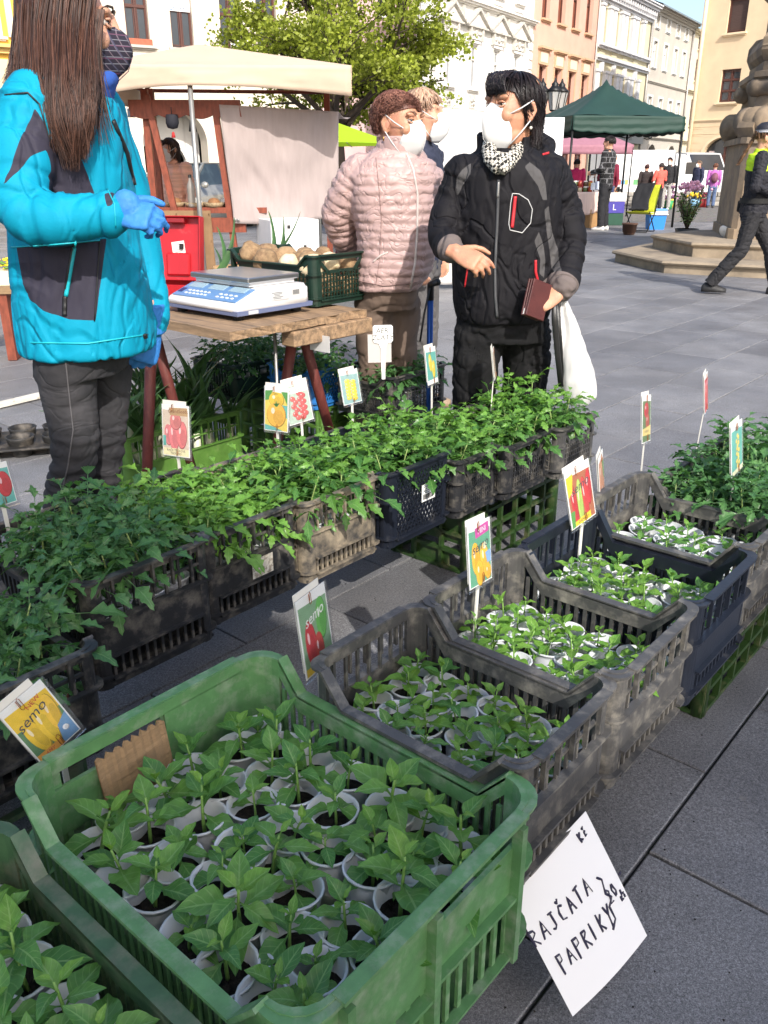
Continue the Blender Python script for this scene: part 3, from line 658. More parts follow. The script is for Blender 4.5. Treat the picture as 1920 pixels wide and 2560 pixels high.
# wares on the stall counter
M_BR = mat('bread_brown', (.25, .12, .05), .8, var=.3, vscale=20); M_PAP = mat('white_paper_bag', (.7, .68, .64), .8, var=.1)
for k, (x, y, s) in enumerate(((-1.98, 8.5, .1), (-1.78, 8.45, .11), (-1.6, 8.42, .1), (-1.5, 8.6, .12))):
    o = thing('goods_basket', ['shallow wicker tray on stall counter near the brace', 'wicker tray of wares on stall counter behind the pole', 'basket with cloth on stall counter left of tarp', 'round brown loaf tray deep on the stall counter'][k], 'basket', (x, y, .955), 0, 'baskets on the stall counter')
    MB().lathe([(s * .2, 0), (s * .8, 0), (s, .04), (s * .95, .042), (s * .75, .012), (.01, .01)], 14).build('tray', mat('wicker', (.3, .22, .13), .9, var=.4, vscale=60), o)
    MB().ball((0, 0, .04), (s * .6, s * .55, .045)).build('contents', M_PAP if k % 2 else M_BR, o)
o = thing('drink_bottle', 'grey ribbed bottle standing on the stall counter', 'bottle', (-1.8, 8.38, .955))
MB().lathe([(.01, 0), (.035, .0), (.037, .02), (.033, .05), (.037, .08), (.033, .11), (.036, .15), (.033, .19), (.014, .24), (.014, .265)], 14).build('bottle_body', mat('grey_bottle', (.22, .2, .18), .3), o); MB().lathe([(.016, .26), (.016, .285), (.005, .286)], 10).build('cap', M_METALD, o)
# white carton and stool under the tarp
T = thing('white_carton', 'large white carton with small printed squares under the tarp', 'carton', (-.80, 8.06, 0), R(24))
M_CART = mat('white_carton', (.74, .73, .72), .7, var=.05)
MB().box((0, .26, .43), (.46, .46, .86), bev=.004).build('box', M_CART, T)
for k, (x, z, w, h) in enumerate(((.0, .52, .045, .035), (.05, .45, .03, .03), (.09, .62, .03, .035), (.08, .52, .018, .03), (.13, .46, .055, .02), (-.06, .8, .03, .03))):
    MB().box((x, .028, z), (w, .003, h)).build('printed_mark', mat('carton_print_%d' % (k % 3), [(.08, .07, .03), (.25, .2, .05), (.02, .02, .02)][k % 3], .7, var=.6, vscale=90), T)
T = thing('folding_stool', 'folding stool with round wooden seat behind the leeks', 'stool', (-1.3, 7.4, 0))
MB().lathe([(.01, .5), (.15, .5), (.16, .51), (.15, .525), (.01, .525)], 18).build('seat', mat('pale_wood_seat', (.5, .3, .13), .5, var=.15), T)
for a in ((-.14, 0, .14), (.14, 0, -.14)):
    for y in (-.1, .1): MB().tube([(a[0], y, 0), (a[2], y, .5)], .011, 7).build('leg', M_GALV, T)
# ---------------------------------------------------------------- white tarp wall and board behind the customers
M_WTARP = mat('white_tarpaulin', (.68, .67, .66), .6, var=.05, vscale=2, bump=.1, bscale=40, translucent=.15)
T = thing('white_tarp_stall', 'stall wall of wrinkled white tarpaulin behind the customers', 'stall', (0, 0, 0))
def tw(u, v): return Vector((0, .05 * noise.noise(Vector((u * 5 + v * 4, v * 2.5, 2))) + .03 * noise.noise(Vector((u * 14 + v * 9, v * 3, 5))) - .02 * (abs((u * 4) % 1 - .5) < .012) , .02 * math.sin(u * 5) * (1 - v)))
sheet((.1, 10.0, 1.9), (1.62, 10.0, 1.83), (1.62, 10.0, .05), (.1, 10.0, .05), 60, 40, tw, .006).build('tarpaulin', M_WTARP, T)
MB().tube([(.1, 10.05, 1.88), (1.62, 10.05, 1.83)], .016, 6).tube([(.1, 10.05, 0), (.1, 10.05, 1.88)], .016, 6).tube([(1.62, 10.05, 0), (1.62, 10.05, 1.83)], .016, 6).build('frame', M_GALV, T)
o = MB().box((1.76, 9.9, .9), (.34, .03, 1.8), bev=.004).build('white_board', mat('white_board', (.72, .72, .74), .5, var=.03))
tag(o, 'upright white board beside the white tarpaulin wall', 'board')
# lime parasol
T = thing('lime_parasol', 'lime green parasol peeking out beside the beige tarp', 'parasol', (-.95, 13.2, 0))
M_LIME = mat('lime_fabric', (.45, .7, .02), .7, translucent=.35)
vs = [(0, 0, 2.0)] + [(1.2 * math.cos(PI / 4 * k + .4), 1.2 * math.sin(PI / 4 * k + .4), 1.62) for k in range(8)]
MB().add(vs, [(0, k + 1, (k + 1) % 8 + 1) for k in range(8)]).build('canopy', M_LIME, T); MB().tube([(0, 0, 0), (0, 0, 2.02)], .02, 8).build('pole', M_GALV, T)
for k in range(8): MB().tube([(0, 0, 1.97), tuple(Vector(vs[k + 1]) * .995)], .006, 5).build('rib', M_GALV, T)
# a planked bench with yellow flowers at the far left
M_PLANK = mat('weathered_plank', (.26, .17, .09), .85, var=.25, vscale=6, stretch=(1, 8, 8), col2=(.12, .085, .055), f0=.5, f1=.7, bump=.3, bscale=30)
T = thing('flower_bench', 'low wooden bench with a row of yellow flowers at the left edge', 'bench', (-3.2, 6.1, 0), R(8))
MB().box((0, 0, .5), (1.6, .3, .05)).build('seat', M_PLANK, T); MB().box((-.5, 0, .24), (.06, .26, .47)).build('leg', M_REDW, T); MB().box((.5, 0, .24), (.06, .26, .47)).build('leg', M_REDW, T)
for k in range(4):
    o = thing('potted_flower', 'trough of yellow flowers on the bench, number %s from the right' % ORD_[k] if False else ['yellow flower trough at right end of low bench', 'second yellow flower trough along the low bench', 'third yellow flower trough along the low bench', 'last yellow flower trough on the low bench'][k], 'flower pot', T.matrix_basis @ Vector((.6 - .38 * k, 0, .526)), R(8), 'yellow flowers on the bench')
    MB().box((0, 0, .05), (.34, .18, .1)).build('trough', mat('cream_trough', (.6, .55, .42), .7), o)
    rr = random.Random(k); mb = MB(); m2 = MB()
    for i in range(60): p = (rr.uniform(-.16, .16), rr.uniform(-.09, .09), .1 + rr.uniform(0, .07)); (mb if i % 3 else m2).ball(p, (.018, .018, .008), 6)
    mb.build('blossoms', mat('yellow_petals', (.75, .6, .02), .6), o); m2.build('foliage', mat('flower_foliage', (.1, .22, .04), .6), o)

# ---------------------------------------------------------------- tree in young leaf
def make_tree(loc, label, seed=1):
    r = random.Random(seed); T = thing('tree', label, 'tree', loc)
    tw_ = MB(); tips = []
    def grow(p, d, ln, rad, lev):
        n = 4; pts = [p]; q = p.copy(); dd = d.copy()
        for i in range(n):
            dd = (dd + Vector((r.gauss(0, .1), r.gauss(0, .1), r.gauss(.03, .06)))).normalized(); q = q + dd * (ln / n); pts.append(q.copy())
        tw_.tube(pts, [rad * (1 - .5 * i / n) for i in range(n + 1)], 7 if lev < 2 else 5, cap=lev == 0)
        if lev >= 2:
            for i in range(1, n + 1): tips.append((pts[i], dd.copy(), lev))
        if lev < 4:
            k = (6, 4, 4, 3)[lev]
            for i in range(k):
                t = .35 + .65 * (i + r.random()) / k; b = pts[min(n, int(t * n))]
                side = Vector((r.gauss(0, 1), r.gauss(0, 1), r.gauss(.1, .5))).normalized()
                nd = (dd * .75 + side * (.85 if lev else .95)).normalized(); grow(b, nd, ln * r.uniform(.5, .72), rad * .46, lev + 1)
    tw_.tube([(0, 0, 0), (.05, 0, .9), (.0, .03, 1.75)], [.15, .12, .11], 10)
    for k in range(8):
        a = k * 2 * PI / 8 + r.uniform(-.3, .3); e = r.uniform(.28, 1.1)
        grow(Vector((0, .03, 1.6 + .08 * k * .5)), Vector((math.cos(a) * math.cos(e), math.sin(a) * math.cos(e), math.sin(e))), r.uniform(1.5, 2.0), .055, 1)
    grow(Vector((0, .03, 1.7)), Vector((0, 0, 1)), 2.4, .08, 1)
    tw_.build('trunk', mat('tree_bark', (.05, .036, .027), .9, var=.3, vscale=12), T)
    vs, fs, uvs = [], [], []
    for p, d, lev in tips:
        for i in range(5 if lev > 2 else 2):
            c = p + Vector((r.gauss(0, .075), r.gauss(0, .075), r.gauss(.02, .065)))
            for j in range(3):
                u = Vector((r.gauss(0, 1), r.gauss(0, 1), r.gauss(.2, .7))).normalized(); w = u.orthogonal().normalized(); w = (Matrix.Rotation(r.uniform(0, 6.28), 3, u) @ w)
                L_ = r.uniform(.045, .085); W_ = L_ * .42; b = len(vs); o = c + u * .01
                vs.extend([o, o + u * L_ * .5 + w * W_, o + u * L_, o + u * L_ * .5 - w * W_]); fs.append((b, b + 1, b + 2, b + 3)); uvs.extend([(.5, 0), (1, .5), (.5, 1), (0, .5)])
    me = uvmesh_('crown', vs, fs, uvs, mat('spring_foliage', (.28, .34, .03), .55, var=.45, vscale=1.8, col2=(.32, .37, .05), f0=.4, f1=.62, c2scale=7, translucent=.4))
    tag(inst('crown', me, T), kind='stuff')
    return T
def uvmesh_(name, vs, fs, uvs, m):
    me = bpy.data.meshes.new(name); me.from_pydata([tuple(v) for v in vs], [], fs); me.materials.append(m); me.update(); return me
_t = make_tree((-.95, 18.5, 0), 'spring tree with sparse yellow green leaves behind the beige stall'); _t.scale = (1.16, 1.16, 1.12)

# ---------------------------------------------------------------- street lamp with three lanterns
T = thing('street_lamp', 'iron street lamp with three glass lanterns beside the green canopy', 'street lamp', (4.72, 26, 0))
MB().lathe([(.16, 0), (.16, .3), (.09, .4), (.07, 1.2), (.05, 1.3), (.045, 2.65), (.07, 2.7), (.03, 2.8)], 12).build('post', M_METALD, T)
def lantern(T, x, y, z, s=1.0):
    mb = MB().lathe([(.02, 0), (.1, .02), (.11, .05)], 6); mb.lathe([(.2, .5), (.22, .53), (.12, .62), (.09, .66), (.1, .7), (.04, .76), (.02, .85)], 6)
    for k in range(6): a = PI / 3 * k; mb.bar((.105 * math.cos(a), .105 * math.sin(a), .05), (.195 * math.cos(a), .195 * math.sin(a), .5), .018)
    o = mb.build('lantern', M_METALD, T, (x, y, z)); MB().lathe([(.1, .05), (.185, .5)], 6, smooth=False).build('pane', mat('lantern_glass', (.55, .56, .55), .15, trans=.4, spec=.4), o)
    return o
for dx, dy in ((-.32, 0), (.0, -.1), (.24, .15)): lantern(T, dx, dy, 2.78)
mb = MB()
for dx in (-.32, .24): mb.tube([(0, 0, 2.55), (dx * .6, 0, 2.5), (dx, 0, 2.62), (dx, 0, 2.8)], .02, 6)
mb.build('bracket', M_METALD, T)
p = Vector((4.0, 43.0, 0)) + Vector((.549, .836, 0)) * 25.9 + Vector((.836, -.549, 0)) * .5
T = thing('wall_lantern', 'glass lantern on a bracket on the beige house wall', 'lantern', (p.x, p.y, 3.3)); lantern(T, 0, 0, 0); MB().tube([(0, 0, .0), (-.2, .13, -.05), (-.42, .27, .1)], .02, 6).build('bracket', M_METALD, T)

# ---------------------------------------------------------------- baroque column base with octagonal steps
M_STONE = mat('sandstone', (.29, .235, .17), .9, var=.2, vscale=5, col2=(.15, .125, .1), f0=.45, f1=.7, c2scale=2.2, bump=.35, bscale=60)
M_STONED = mat('dark_weathered_sandstone', (.26, .195, .13), .9, var=.25, vscale=4, col2=(.13, .105, .085), f0=.45, f1=.68, c2scale=1.6, bump=.4, bscale=45)
CC = Vector((6.12, 13.3, 0)); A0 = 0.0
T = thing('monument', 'baroque stone monument with scrolled base on two octagonal steps', 'monument', CC, A0)
def octo(rad, z0, z1, out=0.0): return [(rad * math.cos(PI / 4 * k), rad * math.sin(PI / 4 * k)) for k in range(8)]
_S1 = [(3.75, 11.64), (5.6, 10.62), (7.6, 10.9), (8.6, 12.4), (8.4, 14.4), (6.9, 15.6), (4.9, 15.2), (3.49, 13.19)]; _S2 = [(4.27, 12.12), (5.7, 11.35), (7.2, 11.6), (8.0, 12.7), (7.8, 14.1), (6.7, 14.9), (5.2, 14.7), (4.16, 13.61)]
for nm, pg, z0, z1 in (('step', _S1, 0, .165), ('step', _S2, .165, .36)):
    pg = [(x - CC.x, y - CC.y) for x, y in pg]
    o = MB().prism(pg, z0 - (.0 if z0 == 0 else .003), z1 - .055).build(nm, M_STONE, T)
    mb = MB(); pr = [(.992, z1 - .085), (1.004, z1 - .06), (1.018, z1 - .05), (1.024, z1 - .03), (1.018, z1 - .006), (1.0, z1)]
    rings = [[Vector((q * x, q * y, z)) for x, y in pg] for q, z in pr]
    mb.loft(rings, smooth=False).build('tread', M_STONE, o)
mb = MB(); hw = 1.0; ch = .07
pl = lambda w, c: [(w, -w + c), (w, w - c), (w - c, w), (-w + c, w), (-w, w - c), (-w, -w + c), (-w + c, -w), (w - c, -w)]
T2 = Matrix.Translation(Matrix.Rotation(-A0, 4, 'Z') @ Vector((.08, .12, 0))) @ Matrix.Rotation(R(-14) - A0, 4, 'Z')
mb.prism(pl(hw, ch), .36, 1.62, T2); mb.prism(pl(hw + .05, ch), 1.62, 1.7, T2); mb.prism(pl(hw + .04, ch), .36, .5, T2)
mb.build('pedestal', M_STONED, T)
prof = [(.9, 1.7), (.9, 1.75), (.82, 1.95), (.8, 2.1), (.84, 2.3), (.88, 2.4), (.97, 2.46), (.97, 2.53), (.86, 2.55), (.86, 2.66), (.8, 2.68), (.88, 2.76), (.91, 2.85), (.87, 2.95), (.76, 3.06), (.72, 3.12), (.72, 3.5), (.82, 3.6), (.65, 3.7), (.6, 4.6)]
mb = MB(); rings = [[T2 @ Vector((x, y, z)) for x, y in pl(w, w * .22)] for w, z in prof]; mb.loft(rings, smooth=False).build('shaft', M_STONED, T)
for k in range(4):                                        # scroll volutes at the corners
    a = PI / 4 + k * PI / 2; M = T2 @ Matrix.Rotation(a, 4, 'Z'); mb = MB(); sp = []
    for i in range(40):
        t = i / 39; an = R(-100) + t * R(560); rr_ = .2 * (1 - .8 * t); sp.append((1.22 + rr_ * math.cos(an), 1.9 + rr_ * math.sin(an)))
    for w, yo in ((.3, 0),):
        mb.tube([M @ Vector((x, 0, z)) for x, z in sp], [(.17, .045)] * len(sp), 8, up=M.to_3x3() @ Vector((0, 1, 0)))
    body = [(.95, 1.7), (1.4, 1.7), (1.46, 1.82), (1.4, 1.98), (1.26, 2.02), (1.16, 2.1), (1.12, 2.25), (1.16, 2.4), (1.1, 2.47), (.9, 2.47)]
    mb.prism(body, -.13, .13, M @ Matrix(((1, 0, 0, 0), (0, 0, 1, 0), (0, 1, 0, 0), (0, 0, 0, 1))))
    for (cx, cz, rad) in ((1.12, 2.34, .12), (1.24, 1.89, .19)): mb.lathe([(rad * .35, -.3), (rad * .4, -.27), (rad * .7, -.27), (rad * .75, -.22), (rad, -.21), (rad * 1.04, -.1), (rad * .9, -.07), (rad * .9, .07), (rad * 1.04, .1), (rad, .21), (rad * .75, .22), (rad * .7, .27), (rad * .4, .27), (rad * .35, .3)], 18, M @ Matrix.Translation((cx, 0, cz)) @ Matrix.Rotation(PI / 2, 4, 'X'), cap=True)
    mb.build('volute', M_STONED, T)
    mb = MB(); mb.prism([(.8, 2.66), (1.06, 2.67), (1.14, 2.8), (1.13, 2.95), (1.02, 3.06), (.7, 3.1)], -.16, .16, M @ Matrix(((1, 0, 0, 0), (0, 0, 1, 0), (0, 1, 0, 0), (0, 0, 0, 1)))); mb.build('upper_volute', M_STONED, T)
# things on the steps
T = thing('flowering_shrub', 'potted rhododendron with pink blossoms behind the stone steps', 'shrub', (5.75, 16.8, 0))
rr = random.Random(4); MB().lathe([(.12, 0), (.17, .02), (.22, .25), (.2, .25)], 14).build('pot', mat('black_pot', (.02, .02, .02), .5), T)
mb = MB(); lf = MB(); fl = MB()
for k in range(26):
    a = rr.uniform(0, 6.28); d = Vector((math.cos(a) * rr.uniform(.1, .5), math.sin(a) * rr.uniform(.1, .5), 1)).normalized(); L_ = rr.uniform(.45, .85); mb.tube([(0, 0, .22), d * L_ * .5 + Vector((0, 0, .2)), d * L_ + Vector((0, 0, .2))], [.012, .008, .004], 5)
    for i in range(26):
        t = rr.uniform(.3, 1.02); p = d * L_ * t + Vector((0, 0, .2)); u = Vector((rr.gauss(0, 1), rr.gauss(0, 1), rr.gauss(.2, .6))).normalized(); w = u.orthogonal().normalized(); s = rr.uniform(.05, .09)
        lf.add([p, p + u * s * .5 + w * s * .2, p + u * s, p + u * s * .5 - w * s * .2], [(0, 1, 2, 3)])
    if k < 7:
        for i in range(14): fl.ball(Vector((rr.gauss(0, .12), rr.gauss(0, .12), .98 + rr.gauss(0, .04))), .028, 6)
mb.build('stems', mat('shrub_stem', (.09, .06, .04), .9), T); tag(lf.build('foliage', mat('shrub_leaves', (.09, .17, .04), .5, var=.5, vscale=8, col2=(.2, .2, .06), f0=.5, f1=.6, c2scale=9), T), kind='stuff'); fl.build('blossoms', mat('pink_petals', (.75, .38, .5), .6), T)
T = thing('plant_tray', 'low black tray of succulents behind the stone steps', 'plant tray', (5.3, 15.8, 0))
MB().box((0, 0, .04), (.75, .35, .08)).build('tray', mat('black_tray', (.015, .015, .016), .5), T)
mb = MB()
for k in range(90):
    p = Vector((rr.uniform(-.33, .33), rr.uniform(-.15, .15), .08)); u = Vector((rr.gauss(0, .6), rr.gauss(0, .6), 1)).normalized(); s = rr.uniform(.05, .16); w = u.orthogonal().normalized() * .014; mb.add([p - w, p + w, p + u * s], [(0, 1, 2)])
tag(mb.build('foliage', mat('succulent_leaves', (.09, .17, .05), .5, var=.4, vscale=9), T), kind='stuff')
tag(MB().lathe([(.01, 0), (.085, .0), (.09, .008), (.085, .016), (.01, .016)], 20, Matrix.Rotation(R(68), 4, 'Y')).build('white_plate', M_WHITEP, None, (5.0, 13.0, .44), (0, 0, .5)), 'small white disc leaning against the monument pedestal', 'plate')

# ---------------------------------------------------------------- dark green canopy stall
M_CAN = mat('dark_green_canopy', (.01, .04, .03), .65, var=.1, vscale=3, bump=.15, bscale=12)
T = thing('green_canopy', 'dark green pop-up canopy with a pointed roof on steel legs', 'canopy', (5.3, 22.4, 0), R(12))
hw = 1.38; z0, z1 = 2.3, 3.28; mb = MB(); n = 12
def roofz(x, y): m_ = max(abs(x), abs(y)) / hw; return z1 - (z1 - z0 - .12) * m_ ** .72 + .02 * math.sin(8 * math.atan2(y, x)) * m_
vs = []; fs = []
for j in range(2 * n + 1):
    for i in range(2 * n + 1): x = hw * (i - n) / n; y = hw * (j - n) / n; vs.append((x, y, roofz(x, y)))
for j in range(2 * n):
    for i in range(2 * n): a = j * (2 * n + 1) + i; fs.append((a, a + 1, a + 2 * n + 2, a + 2 * n + 1))
mb.add(vs, fs, 0, True).build('roof', M_CAN, T)
cs = [(-hw, -hw), (hw, -hw), (hw, hw), (-hw, hw)]
for k in range(4):
    a = Vector((*cs[k], 0)); b = Vector((*cs[(k + 1) % 4], 0)); nr = (b - a).cross(Vector((0, 0, 1))).normalized()
    sheet(a + Vector((0, 0, roofz(*cs[k]) + .0)), b + Vector((0, 0, roofz(*cs[k]))), b + Vector((0, 0, 2.12)), a + Vector((0, 0, 2.12)), 36, 8, lambda u, v, nr=nr, k=k: nr * (.03 * v + .02 * noise.noise(Vector((u * 3, v * 5, k))) + .012 * math.sin(v * 14 + u * 3)) + Vector((0, 0, -.05 * math.sin(PI * u) * (1 - v) * 0 - .03 * abs(math.sin(u * PI * 7)) * v - .06 * math.sin(PI * u) * v)), .004).build('valance', M_CAN, T)
    MB().tube([(cs[k][0] * 1.0, cs[k][1], 0), (cs[k][0] * .985, cs[k][1] * .985, 2.35)], .028, 8).build('leg', M_METALD, T)
    mb = MB(); mb.tube([tuple(a * .98 + Vector((0, 0, 2.25))), tuple((a + b) / 2 * .98 + Vector((0, 0, 2.05))), tuple(b * .98 + Vector((0, 0, 2.25)))], .014, 6); mb.tube([tuple(a * .98 + Vector((0, 0, 2.05))), tuple((a + b) / 2 * .98 + Vector((0, 0, 2.25))), tuple(b * .98 + Vector((0, 0, 2.05)))], .014, 6); mb.build('scissor_truss', M_METALD, T)
# mauve canopy behind
T = thing('mauve_canopy', 'faded mauve canopy behind the dark green one', 'canopy', (5.6, 27.5, 0), R(8)); M_MAU = mat('mauve_canopy', (.42, .2, .26), .7, var=.08, translucent=.3)
MB().add([(-1.4, -1.4, 1.95), (1.4, -1.4, 1.95), (1.4, 1.4, 1.95), (-1.4, 1.4, 1.95), (0, 0, 2.65)], [(0, 1, 4), (1, 2, 4), (2, 3, 4), (3, 0, 4)]).build('roof', M_MAU, T)
sheet((-1.4, -1.4, 1.95), (1.4, -1.4, 1.95), (1.4, -1.4, 1.7), (-1.4, -1.4, 1.7), 20, 3, wrink(5, .03, 1, (0, 1, 0)), .006).build('valance', M_MAU, T)
for x in (-1.38, 1.38):
    for y in (-1.38, 1.38): MB().tube([(x, y, 0), (x, y, 1.95)], .02, 6).build('leg', M_METALD, T)
# goods table under the green canopy
T = thing('goods_table', 'table with a striped pale cloth under the green canopy', 'table', (4.55, 21.2, 0), R(8))
MB().box((0, .2, .78), (1.1, .75, .04)).build('table_top', M_BROWNW, T)
sheet((-.5, -.2, .805), (.6, -.2, .805), (.5, -.22, .38), (-.3, -.26, .3), 30, 8, lambda u, v: Vector((0, -.025 * math.sin(u * 40) * v, -.06 * math.sin(u * 3.14) * v)), .006).build('striped_cloth', mat('pink_striped_cloth', (.66, .5, .44), .85, stretch=(60, 1, 1), var=.12, vscale=1.0), T)
for x in (-.5, .5): 
    for y in (0, .5): MB().tube([(x, y, 0), (x, y, .77)], .02, 6).build('leg', M_METALD, T)
rr = random.Random(2); jc = [(.35, .05, .02), (.1, .05, .02), (.5, .25, .05), (.3, .02, .04), (.6, .5, .35), (.08, .12, .04)]
jcap = mat('jar_cap_white', (.75, .73, .7), .5)
for k in range(26):
    i, j, lv = k % 7, (k // 7) % 2, k // 14
    o = thing('jar', 'preserve jar on the far goods table, %s in %s row, %s layer' % (ORDW[i], ('front', 'back')[j], ('lower', 'upper')[lv]), 'jar', T.matrix_basis @ Vector((-.45 + .125 * i + .02 * j, -.05 + .18 * j, .802 + .125 * lv)), 0, 'jars on the far goods table')
    MB().lathe([(.01, 0), (.045, 0), (.05, .01), (.05, .085), (.04, .095)], 10).build('glass', mat('jar_fill_%d' % (k % 6), jc[k % 6], .2), o); MB().lathe([(.042, .095), (.044, .12), (.01, .122)], 10).build('lid', jcap if k % 2 else mat('jar_cap_red', (.4, .03, .03), .4), o)
for k, (x, z, m_) in enumerate(((.35, .86, (.6, .66, .75)), (.47, .88, (.5, .56, .7)))):
    tag(MB().box((0, 0, .06), (.11, .1, .16 + .02 * k), bev=.01).build('paper_bag', mat('bag_%d' % k, m_, .5, var=.2, vscale=12), None, T.matrix_basis @ Vector((x, -.06, z)), (0, 0, .3 * k)), ['pale blue packet standing on the goods table', 'grey blue packet on the goods table beside the sweater'][k], 'packet')
for k, (x, y, w, d, h, c, lab) in enumerate(((-.25, .1, .5, .3, .14, (.012, .012, .013), 'black crate of bottles under the goods table'), (.42, -.05, .3, .3, .42, (.36, .2, .08), 'brown cardboard box under the striped cloth'))):
    q = T.matrix_basis @ Vector((x, y, 0)); o = thing('storage_box', lab, 'box', q, .3); MB().box((0, 0, h / 2), (w, d, h), bev=.006).build('box', mat('storage_%d' % k, c, .7, var=.1), o)
    if k == 0:
        for i in range(5): MB().lathe([(.03, 0), (.032, .1), (.012, .15), (.012, .18)], 8, cap=True).build('bottle_neck', M_WHITEP, o, (-.2 + .1 * i, -.02, .12))
T = thing('crate_stack', 'stack with white carton on purple box and green crate beside the sweater', 'box stack', (5.72, 22.3, 0), .2)
for nm, z, w, h, c in (('green_crate', .14, .42, .28, (.01, .06, .035)), ('purple_box', .42, .44, .27, (.05, .04, .28)), ('white_carton', .66, .5, .2, (.72, .7, .68))): MB().box((0, 0, z), (w, .36, h), bev=.006).build(nm, mat('stack_' + nm, c, .6, var=.15), T)
inst('detergent_mark', text_mesh('L', .2, M_WHITEP), T, M=Matrix.Translation((-.05, -.182, .42)) @ Matrix.Rotation(PI / 2, 4, 'X'))
# flower pot weighting a leg, folding chair, cool box
T = thing('plant_pot', 'brown plastic plant pot round the canopy leg', 'pot', G(1456, 506, 0)); T.location = (5.23, 18.85, 0)
MB().lathe([(.02, .01), (.1, .0), (.12, .02), (.15, .2), (.165, .2), (.168, .235), (.155, .235), (.14, .05), (.02, .04)], 20).build('pot_body', mat('brown_pot', (.1, .05, .03), .5), T)
T = thing('folding_chair', 'folding camp chair with yellow green fabric and a dark coat over it', 'chair', (5.65, 19.6, 0), R(-35))
M_YG = mat('yellow_green_canvas', (.45, .48, .02), .7, var=.1)
mb_ = [('front_leg', [(-.26, -.25, .03), (-.26, .22, .46)]), ('front_leg', [(.26, -.25, .03), (.26, .22, .46)]), ('rear_leg', [(-.26, .25, .03), (-.26, -.2, .44)]), ('rear_leg', [(.26, .25, .03), (.26, -.2, .44)]), ('back_tube', [(-.26, .15, .4), (-.26, .42, 1.0)]), ('back_tube', [(.26, .15, .4), (.26, .42, 1.0)]), ('foot_bar', [(-.26, -.25, .02), (.26, -.25, .02)]), ('foot_bar', [(-.26, .25, .02), (.26, .25, .02)])]
for nm, pts in mb_: MB().tube(pts, .012, 7).build(nm, M_METALD, T)
sheet((-.25, -.22, .44), (.25, -.22, .44), (.25, .18, .41), (-.25, .18, .41), 8, 8, lambda u, v: Vector((0, 0, -.04 * math.sin(PI * v))), .006).build('seat', M_YG, T)
sheet((-.25, .17, .42), (.25, .17, .42), (.25, .42, .98), (-.25, .42, .98), 8, 8, lambda u, v: Vector((0, .04 * math.sin(PI * v), 0)), .006).build('backrest', M_YG, T)
o = sheet((-.2, -.24, .5), (.16, -.2, .5), (.1, .38, 1.02), (-.28, .36, 1.0), 12, 16, lambda u, v: Vector((.03 * math.sin(v * 7), -.03 * noise.noise(Vector((u * 4, v * 5, 0))), -.16 * math.sin(PI * v))), .05).build('draped_coat', mat('black_fabric', (.01, .01, .012), .85, var=.2), None)
o.matrix_basis = T.matrix_basis.copy(); tag(o, 'black coat thrown over the yellow green camp chair', 'coat')
T = thing('cool_box', 'bright blue cool box with a white lid band', 'cool box', (6.3, 20.6, 0), R(4))
M_CB = mat('blue_cool_box', (.02, .2, .62), .35)
mb = MB(); rings = [[Vector((sx * w, sy * d, z)) for sx, sy in ((-1, -1), (1, -1), (1, 1), (-1, 1))] for w, d, z in ((.17, .13, 0), (.2, .15, .34))]; mb.loft(rings, smooth=False).build('body', M_CB, T)
MB().box((0, 0, .375), (.43, .33, .07), bev=.01).build('lid_band', M_WHITEP, T); MB().box((0, 0, .43), (.41, .31, .05), bev=.015).build('lid', M_CB, T); MB().tube([(-.21, 0, .38), (-.22, -.17, .33), (.22, -.17, .33), (.21, 0, .38)], .012, 6).build('handle', M_WHITEP, T)
